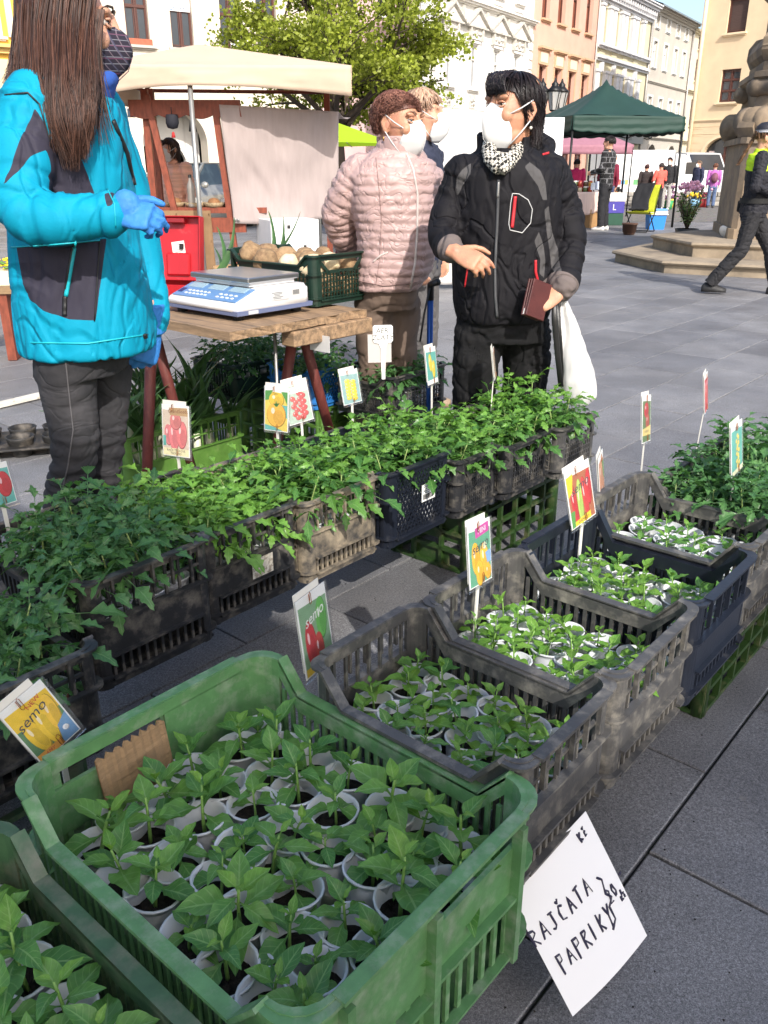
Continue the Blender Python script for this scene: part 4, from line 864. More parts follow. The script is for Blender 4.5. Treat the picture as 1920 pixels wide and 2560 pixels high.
# vehicles
M_TYRE = mat('tyre_rubber', (.012, .012, .012), .85); M_RIM = mat('wheel_rim', (.4, .4, .42), .3, metal=.8)
def wheel(T, x, y, r=.31, w=.2):
    M = Matrix.Translation((x, y, r)) @ Matrix.Rotation(PI / 2, 4, 'X')
    o = MB().lathe([(r * .6, -w / 2), (r * .95, -w / 2), (r, -w * .3), (r, w * .3), (r * .95, w / 2), (r * .6, w / 2)], 22, M).build('wheel', M_TYRE, T); MB().lathe([(.02, -w * .52), (r * .3, -w * .5), (r * .62, -w * .45), (r * .62, w * .45), (.02, w * .5)], 18, M).build('rim', M_RIM, o)
def make_car(label, loc, rz, col, nm):
    T = thing('parked_car', label, 'car', loc, rz); pm = mat('car_paint_' + nm, col, .25, metal=.4, coat=.6); gm = mat('car_glass', (.05, .07, .08), .05, spec=.8)
    W = .86                                        # x forward
    def ring(x, zb, zt, w, wt): return [Vector((x, -w, zb)), Vector((x, w, zb)), Vector((x, w, zb + (zt - zb) * .55)), Vector((x, wt, zt)), Vector((x, -wt, zt)), Vector((x, -w, zb + (zt - zb) * .55))]
    mb = MB(); mb.loft([ring(2.05, .28, .6, .6, .5), ring(1.95, .22, .74, .78, .66), ring(1.3, .2, .9, W, .76), ring(.9, .2, .96, W, .78), ring(-1.5, .2, 1.0, W, .78), ring(-1.95, .24, .98, .8, .7), ring(-2.05, .3, .8, .7, .6)], smooth=True); b = mb.build('body', pm, T)
    MB().loft([[Vector((x, s * w, z)) for s, w, z in ((-1, w0, z0), (1, w0, z0), (1, w1, z1), (-1, w1, z1))] for x, w0, z0, w1, z1 in ((.95, .74, .95, .7, .955), (.25, .76, .97, .58, 1.4), (-1.1, .76, .98, .58, 1.42), (-1.75, .72, .98, .6, 1.0))], smooth=False).build('glasshouse', gm, T)
    MB().box((-.42, 0, 1.42), (1.4, 1.16, .03), bev=.01).build('roof', pm, T)
    for s in (-1, 1):
        MB().bar((.97, s * .74, .95), (.25, s * .585, 1.41), .05, .05).build('pillar', pm, T); MB().bar((-.4, s * .765, .97), (-.4, s * .59, 1.41), .06, .05).build('pillar', pm, T)
        MB().ball((1.9, s * .6, .62), (.12, .15, .09), 10).build('headlight', mat('headlight', (.6, .62, .65), .1, spec=.8), T); MB().ball((.75, s * .92, .98), (.07, .1, .07), 8).build('wing_mirror', pm, T)
        for x in (1.3, -1.3): wheel(T, x, s * .74)
    MB().box((2.03, 0, .62), (.06, .7, .16), bev=.01).build('grille', M_METALD, T); MB().box((2.07, 0, .42), (.03, .52, .11)).build('number_plate', M_WHITEP, T)
    return T
make_car('silver grey car parked behind the peach jacket woman', (-4.5, 20.8, 0), R(-112), (.35, .34, .31), 'silver')
make_car('pale blue car parked in front of the arcade', (-2.9, 23.5, 0), R(-60), (.45, .5, .56), 'blue')
T = thing('white_van', 'white delivery van with an open side behind the market', 'van', (10.4, 37, 0), R(4)); mv = mat('van_white', (.78, .78, .78), .4)
MB().box((0, 1.0, 1.2), (2.9, 2.0, 1.66), bev=.05).build('cargo_box', mv, T)
MB().loft([[Vector((x, y, z)) for y, z in ((0, .35), (2.0, .35), (2.0, zt), (0, zt))] for x, zt in ((1.5, 1.9), (1.9, 1.85), (2.4, 1.2), (2.95, 1.05), (3.0, .5))], smooth=False).build('cab', mv, T); MB().box((2.15, -.005, 1.35), (.4, .02, .45)).build('cab_window', M_GLASS, T)
for x in (-.9, 2.3): wheel(T, x, .08, .33)
T = thing('grey_van', 'light grey van parked beside the corner house', 'van', (13.4, 41.5, 0), R(-70)); mv = mat('van_grey', (.5, .51, .52), .4)
MB().loft([[Vector((x, y, z)) for y, z in ((-.9, .35), (.9, .35), (.9, zt), (-.9, zt))] for x, zt in ((-2.2, 2.0), (1.2, 2.0), (1.7, 1.95), (2.2, 1.25), (2.8, 1.05), (2.85, .5))], smooth=False).build('body', mv, T); MB().add([(1.74, -.8, 1.9), (2.2, -.8, 1.27), (2.2, .8, 1.27), (1.74, .8, 1.9)], [(0, 1, 2, 3)]).build('windscreen', M_GLASS, T, (.012, 0, .012))
MB().box((.9, -.905, 1.5), (.9, .02, .5)).build('side_window', M_GLASS, T)
for x in (-1.5, 1.9):
    for y in (-.85, .85): wheel(T, x, y, .33)
# low wall and far stalls
T = thing('low_wall', 'low rough stone wall behind the far shoppers', 'wall', (11.6, 34.4, 0), R(-4)); rr = random.Random(9); mrs = mat('rough_stone', (.3, .28, .25), .95, var=.3, vscale=6, rand=.2)
for k in range(3):
    x = -3.0
    while x < 3.0: w = rr.uniform(.3, .6); MB().box((0, 0, 0), (w - .02, .3, .16), bev=.02).build('stone', mrs, T, (x + w / 2, rr.uniform(-.015, .015), .085 + .17 * k)); x += w
T = thing('far_trestle', 'trestle table loaded with goods in front of the white van', 'table', (9.6, 33.2, 0))
MB().box((0, 0, .75), (2.2, .7, .05)).build('table_top', M_WHITEP, T)
for x in (-1, 1): MB().bar((x, -.3, 0), (x, .3, .74), .05).build('leg', M_METALD, T); MB().bar((x, .3, 0), (x, -.3, .74), .05).build('leg', M_METALD, T)
rr = random.Random(12)
for k in range(14): tag(MB().box((0, 0, .08), (rr.uniform(.1, .2), .14, rr.uniform(.12, .24)), bev=.01).build('packet', mat('far_goods_%d' % (k % 5), [(.5, .1, .08), (.1, .3, .5), (.6, .5, .1), (.6, .6, .58), (.1, .3, .12)][k % 5], .5), None, (8.6 + .155 * k, 33.1 + .05 * (k % 3), .785)), 'small coloured packet on the far trestle, %s from left' % ORDW[k], 'packet', 'packets on the far trestle')
for k, (x, y, c, fc, lab) in enumerate(((11.3, 32.6, (.2, .4, .6), (.75, .5, .03), 'pale blue bucket of yellow flowers on the cobbles'), (11.75, 33.0, (.5, .05, .05), (.5, .05, .12), 'red bucket of dark flowers on the cobbles'), (9.9, 31.2, (.05, .3, .1), (.6, .3, .5), 'green bucket of flowers near the black jacket woman'), (10.5, 32.8, (.7, .5, .05), (.7, .65, .6), 'yellow bucket of white flowers'))):
    o = thing('flower_bucket', lab, 'bucket', (x, y, 0), 0, 'flower buckets on the cobbles'); MB().lathe([(.02, 0), (.15, 0), (.19, .3), (.18, .3)], 12).build('bucket', mat('bucket_%d' % k, c, .4), o); mb = MB(); rr = random.Random(k)
    for i in range(22): mb.ball((rr.gauss(0, .13), rr.gauss(0, .13), .36 + rr.uniform(0, .14)), .045, 6)
    mb.build('flowers', mat('bucket_flowers_%d' % k, fc, .6), o)
# ---------------------------------------------------------------- people
from mathutils.bvhtree import BVHTree
M_SKIN = mat('skin', (.56, .3, .2), .5, var=.1, vscale=25, col2=(.5, .22, .16), f0=.55, f1=.75, c2scale=14, sss=.12, bump=.3, bscale=160)
M_SKIN2 = mat('skin_tanned', (.5, .25, .155), .5, var=.1, vscale=25, col2=(.42, .17, .12), f0=.55, f1=.75, c2scale=16, sss=.12, bump=.3, bscale=160)
M_MASK = mat('white_respirator', (.6, .6, .6), .85, var=.03, vscale=30, bump=.05, bscale=300)
M_EYE = mat('eye_white', (.4, .37, .34), .2); M_IRIS = mat('eye_iris', (.03, .02, .012), .1); M_BROW = mat('eyebrow', (.03, .02, .015), .8)
def pxr(u, v, w, Y): return (V(u + w, v, Y) - V(u - w, v, Y)).x / 2
def rings_px(rows, Y, n=30, p=2.3):
    """torso rings from measured outline rows (v, centre u, half width, depth radius[, Y shift])"""
    out = []
    for r in rows:
        v, cu, hw, ry = r[:4]; c = V(cu, v, Y); c.y += r[4] if len(r) > 4 else 0
        out.append(ell(c, pxr(cu, v, hw, Y), ry, n, p))
    return out
def pts_px(rows): return [V(u, v, Y) for u, v, Y in rows]
def bvh_of(me): return BVHTree.FromPolygons([v.co for v in me.vertices], [tuple(p.vertices) for p in me.polygons])
def on(b, u, v, off=.003):
    d = _ray(u, v).normalized(); h = b.ray_cast(Vector((0, 0, CAMH)), d)
    return (h[0] - d * off) if h[0] is not None else None
def line_on(b, pts, n=12, off=.003):
    out = []
    for (u0, v0), (u1, v1) in zip(pts, pts[1:]):
        for i in range(n):
            t = i / n; q = on(b, u0 + (u1 - u0) * t, v0 + (v1 - v0) * t, off)
            if q is not None: out.append(q)
    q = on(b, *pts[-1], off)
    if q is not None: out.append(q)
    return out
def HM(C, f, s=1.0, tilt=0.0, roll=0.0):
    f = Vector((f[0], f[1], 0)).normalized(); r = Vector((f.y, -f.x, 0)); M = Matrix.Identity(4)
    for i in range(3): M[i][0] = r[i]; M[i][1] = f[i]; M[i][2] = (0, 0, 1)[i]; M[i][3] = C[i]
    return M @ Matrix.Rotation(tilt, 4, 'X') @ Matrix.Rotation(roll, 4, 'Y') @ Matrix.Scale(s, 4)
def head_shapes(mb, M, neck=.17, n=18, nb=(0, -.05, -.22)):
    B = lambda c, r: mb.ball(c, r, n, M=M)
    B((0, -.012, .028), (.075, .095, .09)); B((0, .02, -.004), (.068, .078, .092)); B((0, .035, -.045), (.054, .06, .075)); B((0, .07, -.098), (.024, .022, .02))
    for s in (-1, 1):
        B((s * .036, .068, -.012), (.026, .024, .026)); B((s * .03, .083, .044), (.026, .013, .011)); B((s * .04, .02, -.07), (.02, .034, .032))
        mb.tube([M @ Vector((s * .072, .006, .03)), M @ Vector((s * .083, -.008, .03)), M @ Vector((s * .086, -.018, .008)), M @ Vector((s * .08, -.006, -.02)), M @ Vector((s * .074, .002, -.03))], [.006, .008, .008, .008, .006], 8)
        B((s * .077, -.004, 0), (.007, .016, .026))
    mb.tube([M @ Vector((0, .09, .045)), M @ Vector((0, .1, .02)), M @ Vector((0, .112, -.008)), M @ Vector((0, .104, -.016))], [.009, .0095, .0125, .0115], 10)
    mb.tube([M @ Vector((0, -.022, -.03)), M @ Vector((0, -.03, -.1)), M @ Vector(nb)], [.056, .053, .062], 16)
def hand_shapes(mb, W, F, N, side, curl=(30, 30, 30, 30), thumb=30, sc=1.0, spread=1.0, rad=1.0):
    """palm and five separate fingers; W wrist, F towards the fingers, N back of the hand, side = +-1 thumb side"""
    F = Vector(F).normalized(); N = Vector(N); N = (N - F * N.dot(F)).normalized(); S = F.cross(N) * side; W = Vector(W)
    rg = []
    for t, w, h in ((-.03, .027, .021), (0, .028, .02), (.03, .037, .017), (.065, .042, .0155), (.092, .041, .013), (.1, .036, .01)):
        c = W + F * t * sc; rg.append([c + S * (w * sc * math.cos(2 * PI * j / 14)) + N * (h * sc * rad * math.sin(2 * PI * j / 14)) for j in range(14)])
    mb.loft(rg)
    for k, (o, ln) in enumerate(((.03, .074), (.0105, .083), (-.0095, .077), (-.0285, .06))):
        p = W + F * (.088 - abs(o - .004) * .18) * sc + S * o * sc; d = (F + S * o * 1.6 * spread).normalized(); ang = 0; pts = [p - d * .012 * sc, p]
        ax = S * side
        for j, fr in enumerate((.46, .3, .24)):
            ang += R(curl[k]) * (1.0, 1.1, .8)[j]; dd = (d * math.cos(ang) - N * math.sin(ang)); p = p + dd * ln * fr * sc; pts.append(p.copy())
        r0 = .0088 * sc * rad
        mb.tube(pts, [r0 * 1.05, r0 * 1.08, r0 * .98, r0 * .88, r0 * .68], 10); mb.ball(pts[-1], r0 * .7, 8)
    p = W + F * .022 * sc + S * .03 * sc; d = (F * .62 + S * .7 - N * .35).normalized(); pts = [p - d * .012 * sc, p]
    for j, fr in enumerate((.04, .03, .026)):
        a = R(thumb) * (j * .7); dd = (d * math.cos(a) + (F * .8 - N * .5).normalized() * math.sin(a)).normalized(); p = p + dd * fr * sc; pts.append(p.copy())
    r0 = .0108 * sc * rad; mb.tube(pts, [r0, r0 * 1.15, r0, r0 * .92, r0 * .7], 10); mb.ball(pts[-1], r0 * .72, 8)
def mask_obj(T, M, m=M_MASK, s=1.0, dep=1.0, zs=1.0):
    nu, nv = 16, 14; vs = []; fs = []
    for j in range(nv + 1):
        t = j / nv
        w = np.interp(t, [0, .2, .5, .8, 1], [.03, .046, .06, .053, .026]); y0 = np.interp(t, [0, .14, .4, .7, .9, 1], [.106, .131, .143, .13, .101, .082]); ys = np.interp(t, [0, .3, .7, 1], [.086, .07, .05, .052]); z = np.interp(t, [0, 1], [.025, -.12])
        for i in range(nu + 1):
            a = i / nu * 2 - 1; y = ys + (.08 + (y0 - .08) * dep - ys) * (1 - abs(a) ** 1.02); vs.append((a * w * s, y, (z - .008 * abs(a) * (1 - t)) * zs))
    for j in range(nv):
        for i in range(nu): q = j * (nu + 1) + i; fs.append((q, q + nu + 1, q + nu + 2, q + 1))
    o = MB().add(vs, fs, 0, True, M).build('face_mask', m, T); sd = o.modifiers.new('s', 'SOLIDIFY'); sd.thickness = .003
    mb = MB()
    for sg in (-1, 1):
        mb.tube([M @ Vector((sg * .05 * s, .085, -.015)), M @ Vector((sg * .079, .04, .012)), M @ Vector((sg * .086, -.005, .038))], .0022, 6)
        mb.tube([M @ Vector((sg * .058 * s, .06, -.1)), M @ Vector((sg * .078, .03, -.06)), M @ Vector((sg * .083, -.002, -.024))], .0022, 6)
    mb.build('mask_straps', m, T)
    mb = MB(); mb.tube([M @ Vector((0, .08 + (y - .08) * dep + .0012, z * zs)) for y, z in ((.107, .012), (.131, -.005), (.1425, -.043), (.13, -.085), (.103, -.114))], .0011, 5); mb.build('mask_seam', m, T)
def eyes_obj(T, M, iris=M_IRIS, brow=M_BROW, lid=M_SKIN):
    for s in (-1, 1):
        e = MB().ball((s * .031, .0782, .022), (.0115, .0112, .0078), 12, M=M).build('eye', M_EYE, T); MB().ball((s * .031, .0872, .0222), (.006, .0033, .006), 10, M=M).build('iris', iris, e)
        mb = MB(); mb.tube([M @ Vector((s * x, y, z)) for x, y, z in ((.016, .089, .026), (.024, .0915, .0295), (.034, .0905, .0305), (.044, .085, .0285))], [.002, .0034, .0034, .002], 7); mb.tube([M @ Vector((s * x, y, z)) for x, y, z in ((.017, .089, .02), (.026, .0925, .0145), (.036, .0905, .0145), (.044, .085, .02))], [.002, .003, .003, .002], 7); mb.build('eyelid', lid, T)
        MB().tube([M @ Vector((s * x, y, z)) for x, y, z in ((.013, .098, .046), (.026, .099, .054), (.042, .09, .054), (.054, .078, .046))], [.003, .0038, .003, .0015], 6, flat=.6).build('eyebrow', brow, T)
def hair_mat(name, dark, light, rough=.38):
    m = bpy.data.materials.new(name); m.use_nodes = True; nt = m.node_tree; b = nt.nodes['Principled BSDF']
    a = nt.nodes.new('ShaderNodeAttribute'); a.attribute_name = 'strand'; n = nz(nt, 60, 3, .6, tcoord(nt, 'Object', (1, 1, .15)))
    c = mix_rgb(nt, a.outputs['Fac'], C(dark), C(light)); c = mix_rgb(nt, 1.0, c, ramp(nt, n, .3, .7, (.7,) * 3 + (1,), (1.3,) * 3 + (1,)), 'MULTIPLY')
    nt.links.new(c, b.inputs['Base Color']); b.inputs['Roughness'].default_value = rough; b.inputs['Specular IOR Level'].default_value = .35; return m
def strands_obj(T, paths, r0, m, name='hair', seed=0, taper=.3, n=4, parent=None):
    rr = random.Random(seed); mb = MB(); at = []
    for pth in paths:
        k = len(pth); b = len(mb.v); r = r0 * rr.uniform(.6, 1.3)
        mb.tube(pth, [r * (1 - (1 - taper) * (i / (k - 1)) ** 2) for i in range(k)], n, cap=False); at += [rr.random() ** 1.6] * (len(mb.v) - b)
    me = mb.mesh(name, m); set_attr(me, 'strand', at); return inst(name, me, T)
def cap_hair(M, n, lens, rad=(.088, .108, .1), c=(0, -.014, .028), seed=0, part=(.02, .03), wave=.0, jit=.006, lift=.0, flow=0.0, k=11):
    """strands from the crown: lens(azimuth) -> (polar end angle, straight drop below it); azimuth 0 = face"""
    rr = random.Random(seed); out = []; c = Vector(c)
    for i in range(n):
        az = rr.uniform(-PI, PI); th, drop = lens(az, rr); q = rr.uniform(.9, 1.04) + lift; ph = rr.uniform(0, 6.28); pts = []
        t0 = rr.uniform(.0, .5)
        for j in range(k):
            t = j / (k - 1); tot = th + drop / rad[2]; s = (t0 * (1 - t) + tot * t); a = az + (flow(az, t) if callable(flow) else flow * t) + wave * math.sin(t * 9 + ph) * .5
            if s <= th: p = Vector((rad[0] * math.sin(s) * math.sin(a), rad[1] * math.sin(s) * math.cos(a), rad[2] * math.cos(s))) * q
            else: p = Vector((rad[0] * math.sin(th) * math.sin(a), rad[1] * math.sin(th) * math.cos(a), rad[2] * math.cos(th))) * q; e = (s - th) * rad[2]; p.z -= e; p.x *= 1 - .25 * e / .1 * .3; p.y *= 1 - .25 * e / .1 * .3
            p += Vector((rr.gauss(0, jit * t), rr.gauss(0, jit * t), rr.gauss(0, jit * t * .6))) + Vector((part[0] * (1 - t), part[1] * (1 - t) * 0, 0)); pts.append(M @ (c + p))
        out.append(pts)
    return out
def scalp(T, M, m, rad=(.081, .101, .096), c=(0, -.014, .028), cut=.3):
    mb = MB(); n = 24; vs = []; 
    rings = []
    for i in range(12):
        ring = []
        for j in range(n):
            a = 2 * PI * j / n; end = 1.1 + .75 * (1 - math.cos(a)) / 2 + cut * 0; s = .02 + end * i / 11; ring.append(M @ (Vector(c) + Vector((rad[0] * math.sin(s) * math.sin(a), rad[1] * math.sin(s) * math.cos(a), rad[2] * math.cos(s)))))
        rings.append(ring)
    mb.loft(rings, cap=False); me = mb.mesh('hair_base', m); set_attr(me, 'strand', [.2] * len(me.vertices)); return inst('hair_base', me, T)
def folds(a1, f1, a2, f2, seed, sc=(1, 1, 2)):
    """soft swell with sharper pulled creases"""
    def fn(co, no):
        w = vnoise(co, f1 * .6, seed + 7) * .12
        q = co + w[:, None]
        n1 = vnoise(q, f1, seed, sc); n2 = vnoise(co, f2, seed + 3, sc); n3 = vnoise(q, f1 * 1.7, seed + 5, (sc[0] * 1.6, sc[1] * 1.6, sc[2] * .7))
        return a1 * (.8 * n1 * 1.2 - 1.1 * np.exp(-(n1 / .1) ** 2) - .7 * np.exp(-(n3 / .07) ** 2)) + a2 * n2
    return fn
def seg_s(co, pts):
    best = np.full(len(co), 9.0); ss = np.zeros(len(co)); acc = 0
    for a, b in zip(pts, pts[1:]):
        a = np.array(a); e = np.array(b) - a; L = np.linalg.norm(e); t = np.clip(((co - a) @ e) / (L * L), 0, 1); d = np.linalg.norm(co - a - t[:, None] * e, axis=1); m = d < best; best = np.where(m, d, best); ss = np.where(m, acc + t * L, ss); acc += L
    return best, ss
def garment(arms, at, a1, f1, a2, f2, seed, rarm=.1):
    """upright folds on the trunk, creases across the sleeves"""
    tr = folds(at, f1, a2, f2, seed, (1.5, 1.5, .45))
    def fn(co, no):
        d = tr(co, no)
        for pts in arms:
            b, s = seg_s(co, pts); n = vnoise(np.stack([s * 26, co[:, 0] * 5 + co[:, 1] * 4, co[:, 2] * 4], 1), 1.0, seed + 2); n2 = vnoise(co, 14, seed)
            k = np.clip((rarm - b) / .02, 0, 1); d = d * (1 - k) + k * (a1 * (1.3 * n - .8 * np.exp(-(n / .12) ** 2)) + .3 * a1 * n2)
        return d
    return fn
def limb(mb, pts, rad, n=18):
    mb.tube(pts, rad, n); mb.ball(pts[0], rad[0] * .98 if not isinstance(rad[0], tuple) else min(rad[0]), 12); mb.ball(pts[-1], rad[-1] * .9 if not isinstance(rad[-1], tuple) else min(rad[-1]), 12)

# ======== vendor in the turquoise jacket (profile to the right)
def vendor():
    Y = 2.2; T = thing('person', 'vendor with long brown hair in turquoise jacket and blue gloves', 'person', (-.76, Y, 0))
    Minv = Matrix.Translation((.76, -Y, 0)); 
    def fin(name, me): o = inst(name, me, T); o.matrix_local = Minv; return o
    global _PAR
    f = (.97, .2); HC = V(148, 70, Y); HMx = HM(HC, f, 1.03, R(-4))
    body = MB(); head_shapes(body, HMx, nb=(0, -.06, -.2))
    body.loft(rings_px([(150, 150, 45, .06), (230, 140, 90, .14), (400, 150, 100, .13), (600, 165, 100, .13), (760, 175, 70, .12)], Y))
    for pts, rad in ((pts_px([(75, 230, 2.05), (60, 465, 1.97), (250, 458, 1.98)]), [.045, .04, .028]), (pts_px([(190, 240, 2.36), (290, 520, 2.38), (322, 690, 2.3)]), [.045, .038, .028]), (pts_px([(150, 770, 2.12), (160, 960, 2.12), (140, 1120, 2.16), (135, 1420, 2.2)]) + [Vector((-.8, 2.2, .03))], [.045, .036, .032, .028, .026]), (pts_px([(225, 770, 2.28), (222, 940, 2.28), (215, 1100, 2.3)]) + [Vector((-.68, 2.32, .03))], [.045, .036, .032, .026])): limb(body, pts, rad, 12)
    fin('body', remesh(body, 'body', .005, 3, M_SKIN))
    eyes = thing  # noqa
    def sub(fnc, *a, **k):
        before = set(T.children); fnc(T, *a, **k)
        for o in T.children:
            if o not in before: o.matrix_local = Minv
    sub(eyes_obj, HMx)
    M_PLAID = bpy.data.materials.new('plaid_mask_cloth'); M_PLAID.use_nodes = True; nt = M_PLAID.node_tree; b = nt.nodes['Principled BSDF']; col = C((.022, .017, .032))
    for ax, sc, w, cc in (('X', 190, .93, (.16, .12, .15)), ('Z', 180, .93, (.2, .2, .24)), ('Z', 85, .96, (.14, .05, .1)), ('X', 90, .95, (.07, .07, .12))):
        wv = nt.nodes.new('ShaderNodeTexWave'); wv.bands_direction = ax; wv.inputs['Scale'].default_value = sc * .16; nt.links.new(tcoord(nt, 'Object', (1, 1, 1), (.2, .3, .25)), wv.inputs[0]); col = mix_rgb(nt, ramp(nt, wv.outputs[1], w, w + .05), col, C(cc))
    nt.links.new(col, b.inputs['Base Color']); b.inputs['Roughness'].default_value = .9
    sub(mask_obj, HMx, M_PLAID, 1.0, .88, .78)
    # blue scarf
    mb = MB()
    for k in range(5):
        c = V(172 - 3 * k, 172 + 14 * k, Y + .0); mb.tube([c + Vector((.066 * math.cos(a) * (1 + .06 * math.sin(3 * a + k)), .08 * math.sin(a), .012 * math.sin(2 * a + k))) for a in [2 * PI * i / 20 for i in range(21)]], .022, 10)
    fin('scarf', remesh(mb, 'scarf', .006, 4, mat('blue_scarf', (.025, .09, .38), .85, var=.15, vscale=40), folds(.002, 16, .001, 40, 4)))
    # jacket
    mb = MB()
    mb.loft(rings_px([(150, 165, 42, .085), (185, 150, 62, .13), (215, 145, 98, .165), (260, 143, 118, .18), (330, 150, 126, .18), (420, 158, 128, .17), (520, 165, 132, .165), (620, 178, 140, .17), (700, 188, 142, .175), (748, 192, 138, .175), (757, 192, 132, .168)], Y))
    limb(mb, pts_px([(75, 225, 2.07), (58, 300, 2.03), (45, 390, 1.99), (42, 455, 1.965), (75, 478, 1.955), (150, 472, 1.95), (245, 462, 1.955)]), [.078, .073, .067, .063, .06, .055, .047])
    limb(mb, pts_px([(200, 240, 2.33), (265, 400, 2.39), (300, 530, 2.39), (325, 640, 2.35), (330, 700, 2.32)]), [.08, .07, .062, .05, .045])
    wr = garment([pts_px([(75, 225, 2.07), (58, 300, 2.03), (45, 390, 1.99), (42, 455, 1.965), (75, 478, 1.955), (150, 472, 1.95), (245, 462, 1.955)])], .0045, .0065, 7, .002, 20, 2.0, .095)
    me = remesh(mb, 'jacket', .0065, 5, None, wr); co = coords(me)
    P = co[:, [0, 2]]; near = 2.19 - co[:, 1]
    def poly(pts, Yp): return [(V(u, v, Yp).x, V(u, v, Yp).z) for u, v in pts]
    s1 = np.minimum(sdf_poly(P, poly([(75, 233), (92, 262), (112, 318), (82, 338), (60, 372), (36, 402), (52, 335), (62, 290)], 1.99)), near)
    s2 = np.minimum(sdf_poly(P, poly([(104, 306), (135, 298), (172, 345), (195, 428), (160, 424), (118, 432), (82, 452), (76, 430), (118, 375), (120, 335)], 2.03)), np.minimum(near, (co[:, 1] - 1.985) * 2))
    s3 = np.minimum(sdf_poly(P, poly([(22, 535), (215, 519), (203, 694), (150, 690), (95, 672), (60, 650), (40, 615)], 2.03)), near)
    s4 = sdf_poly(P, poly([(226, 418), (242, 415), (247, 442), (238, 446)], 1.93))
    far = np.minimum(sdf_poly(P, poly([(284, 300), (296, 400), (312, 520), (300, 520), (270, 300)], 2.2)), 1)
    set_attr(me, 'panel', np.maximum(np.maximum(s1, s2), np.maximum(s3, s4)))
    me.materials.append(mat('turquoise_softshell', (.0, .27, .42), .72, var=.06, vscale=12, bump=.15, bscale=400, spec=.25, crease=(5, .55, (1, 1, .6)), panels=[('panel', (.035, .032, .05))]))
    fin('jacket', me); b = bvh_of(me)
    def strip(name, pts, r, m, off=.002, par=T):
        q = line_on(b, pts, 10, off)
        if len(q) > 2: o = MB().tube(q, r, 6, flat=.6).build(name, m, par); o.matrix_local = Minv
    zc = mat('cyan_zip', (.01, .42, .5), .5); dk = mat('black_zip', (.012, .012, .014), .5)
    strip('pocket_zip', [(162, 524), (152, 580), (142, 640)], .006, zc); strip('pocket_zip', [(158, 526), (147, 585), (139, 640)], .0035, dk); strip('zip_pull', [(140, 640), (139, 682)], .006, dk)
    strip('seam', [(24, 534), (120, 528), (216, 519)], .0018, zc); strip('seam', [(216, 519), (204, 694)], .0018, dk); strip('seam', [(55, 740), (190, 742), (320, 722)], .002, zc); strip('seam', [(10, 205), (60, 200), (85, 225), (112, 318)], .0018, dk); strip('seam', [(232, 408), (247, 440), (250, 490)], .002, zc)
    strip('front_zip', [(245, 260), (275, 330), (290, 400)], .007, dk, .004); strip('snap', [(311, 722), (313, 730)], .008, dk)
    # gloves
    gm = mat('blue_nitrile_glove', (.04, .2, .55), .6, spec=.3, var=.12, vscale=30, bump=.25, bscale=90)
    W = V(247, 460, 1.955); mb = MB(); hand_shapes(mb, W, (.94, -.2, -.08), (-.1, -.75, .65), -1, (48, 40, 46, 55), 62, .88, 1.2, 1.1); mb.tube([W - Vector((.05, 0, 0)), W + Vector((.02, 0, 0))], [.036, .031], 14); mb.ball(W + Vector((.03, -.005, .01)), (.035, .026, .04), 12)
    fin('glove', remesh(mb, 'glove', .003, 2, gm, folds(.0007, 45, .0006, 90, 1)))
    W2 = V(275, 428, 2.03); mb = MB(); hand_shapes(mb, W2, (.8, -.4, .25), (-.3, -.6, .7), 1, (35, 45, 50, 55), 15, .95, 1, 1.15)
    W = V(328, 706, 2.31); mb = MB(); hand_shapes(mb, W, (-.28, -.25, -.9), (.6, -.75, .1), 1, (38, 42, 45, 48), 30, 1.0, 1, 1.18); mb.tube([W + Vector((0, 0, .06)), W - Vector((0, 0, .02))], [.04, .033], 14)
    fin('glove', remesh(mb, 'glove', .003, 2, gm, folds(.0007, 45, .0006, 90, 2)))
    # jeans
    mb = MB(); mb.loft(rings_px([(700, 180, 92, .15), (760, 180, 95, .155), (800, 178, 92, .15)], Y))
    limb(mb, pts_px([(142, 780, 2.12), (150, 860, 2.12), (162, 940, 2.11), (160, 1000, 2.12), (140, 1080, 2.16), (128, 1250, 2.2), (128, 1420, 2.22)]), [.076, .07, .063, .058, .056, .05, .045]); limb(mb, pts_px([(232, 780, 2.29), (230, 860, 2.29), (226, 950, 2.28), (218, 1040, 2.3), (212, 1250, 2.34), (210, 1420, 2.36)]), [.07, .064, .058, .055, .05, .045])
    def jw(co, no): return folds(.0018, 9, .0012, 24, 6)(co, no) + np.where((co[:, 2] > .35) & (co[:, 2] < .72), 0.0032 * np.sin(co[:, 2] * 170 + 5 * vnoise(co, 8, 3)) * np.clip(1 - np.abs(co[:, 2] - .52) / .2, 0, 1), 0)
    jm = remesh(mb, 'jeans', .006, 3, mat('black_denim', (.02, .0195, .023), .85, var=.3, vscale=7, bump=.2, bscale=500, crease=(7, .3, (.7, .7, 1.6)), col2=(.048, .045, .049), f0=.5, f1=.75, c2scale=5), jw); fin('jeans', jm); b = bvh_of(jm)
    strip('seam', [(140, 765), (150, 860), (158, 930), (146, 1010), (134, 1060)], .002, mat('seam_thread', (.09, .085, .09), .9))
    for x, y in ((-.82, 2.2), (-.68, 2.36)):
        o = MB().loft([[Vector((x + a, y + w * math.cos(t), .001 + h * max(0, math.sin(t)))) for t in [2 * PI * i / 12 for i in range(12)]] for a, w, h in ((-.08, .03, .07), (-.05, .042, .1), (.05, .048, .09), (.13, .046, .06), (.19, .03, .04))]).build('shoe', mat('dark_shoe', (.02, .02, .022), .6), T); o.matrix_local = Minv
    # long hair
    hm = hair_mat('brown_hair', (.022, .01, .008), (.13, .06, .04), .42)
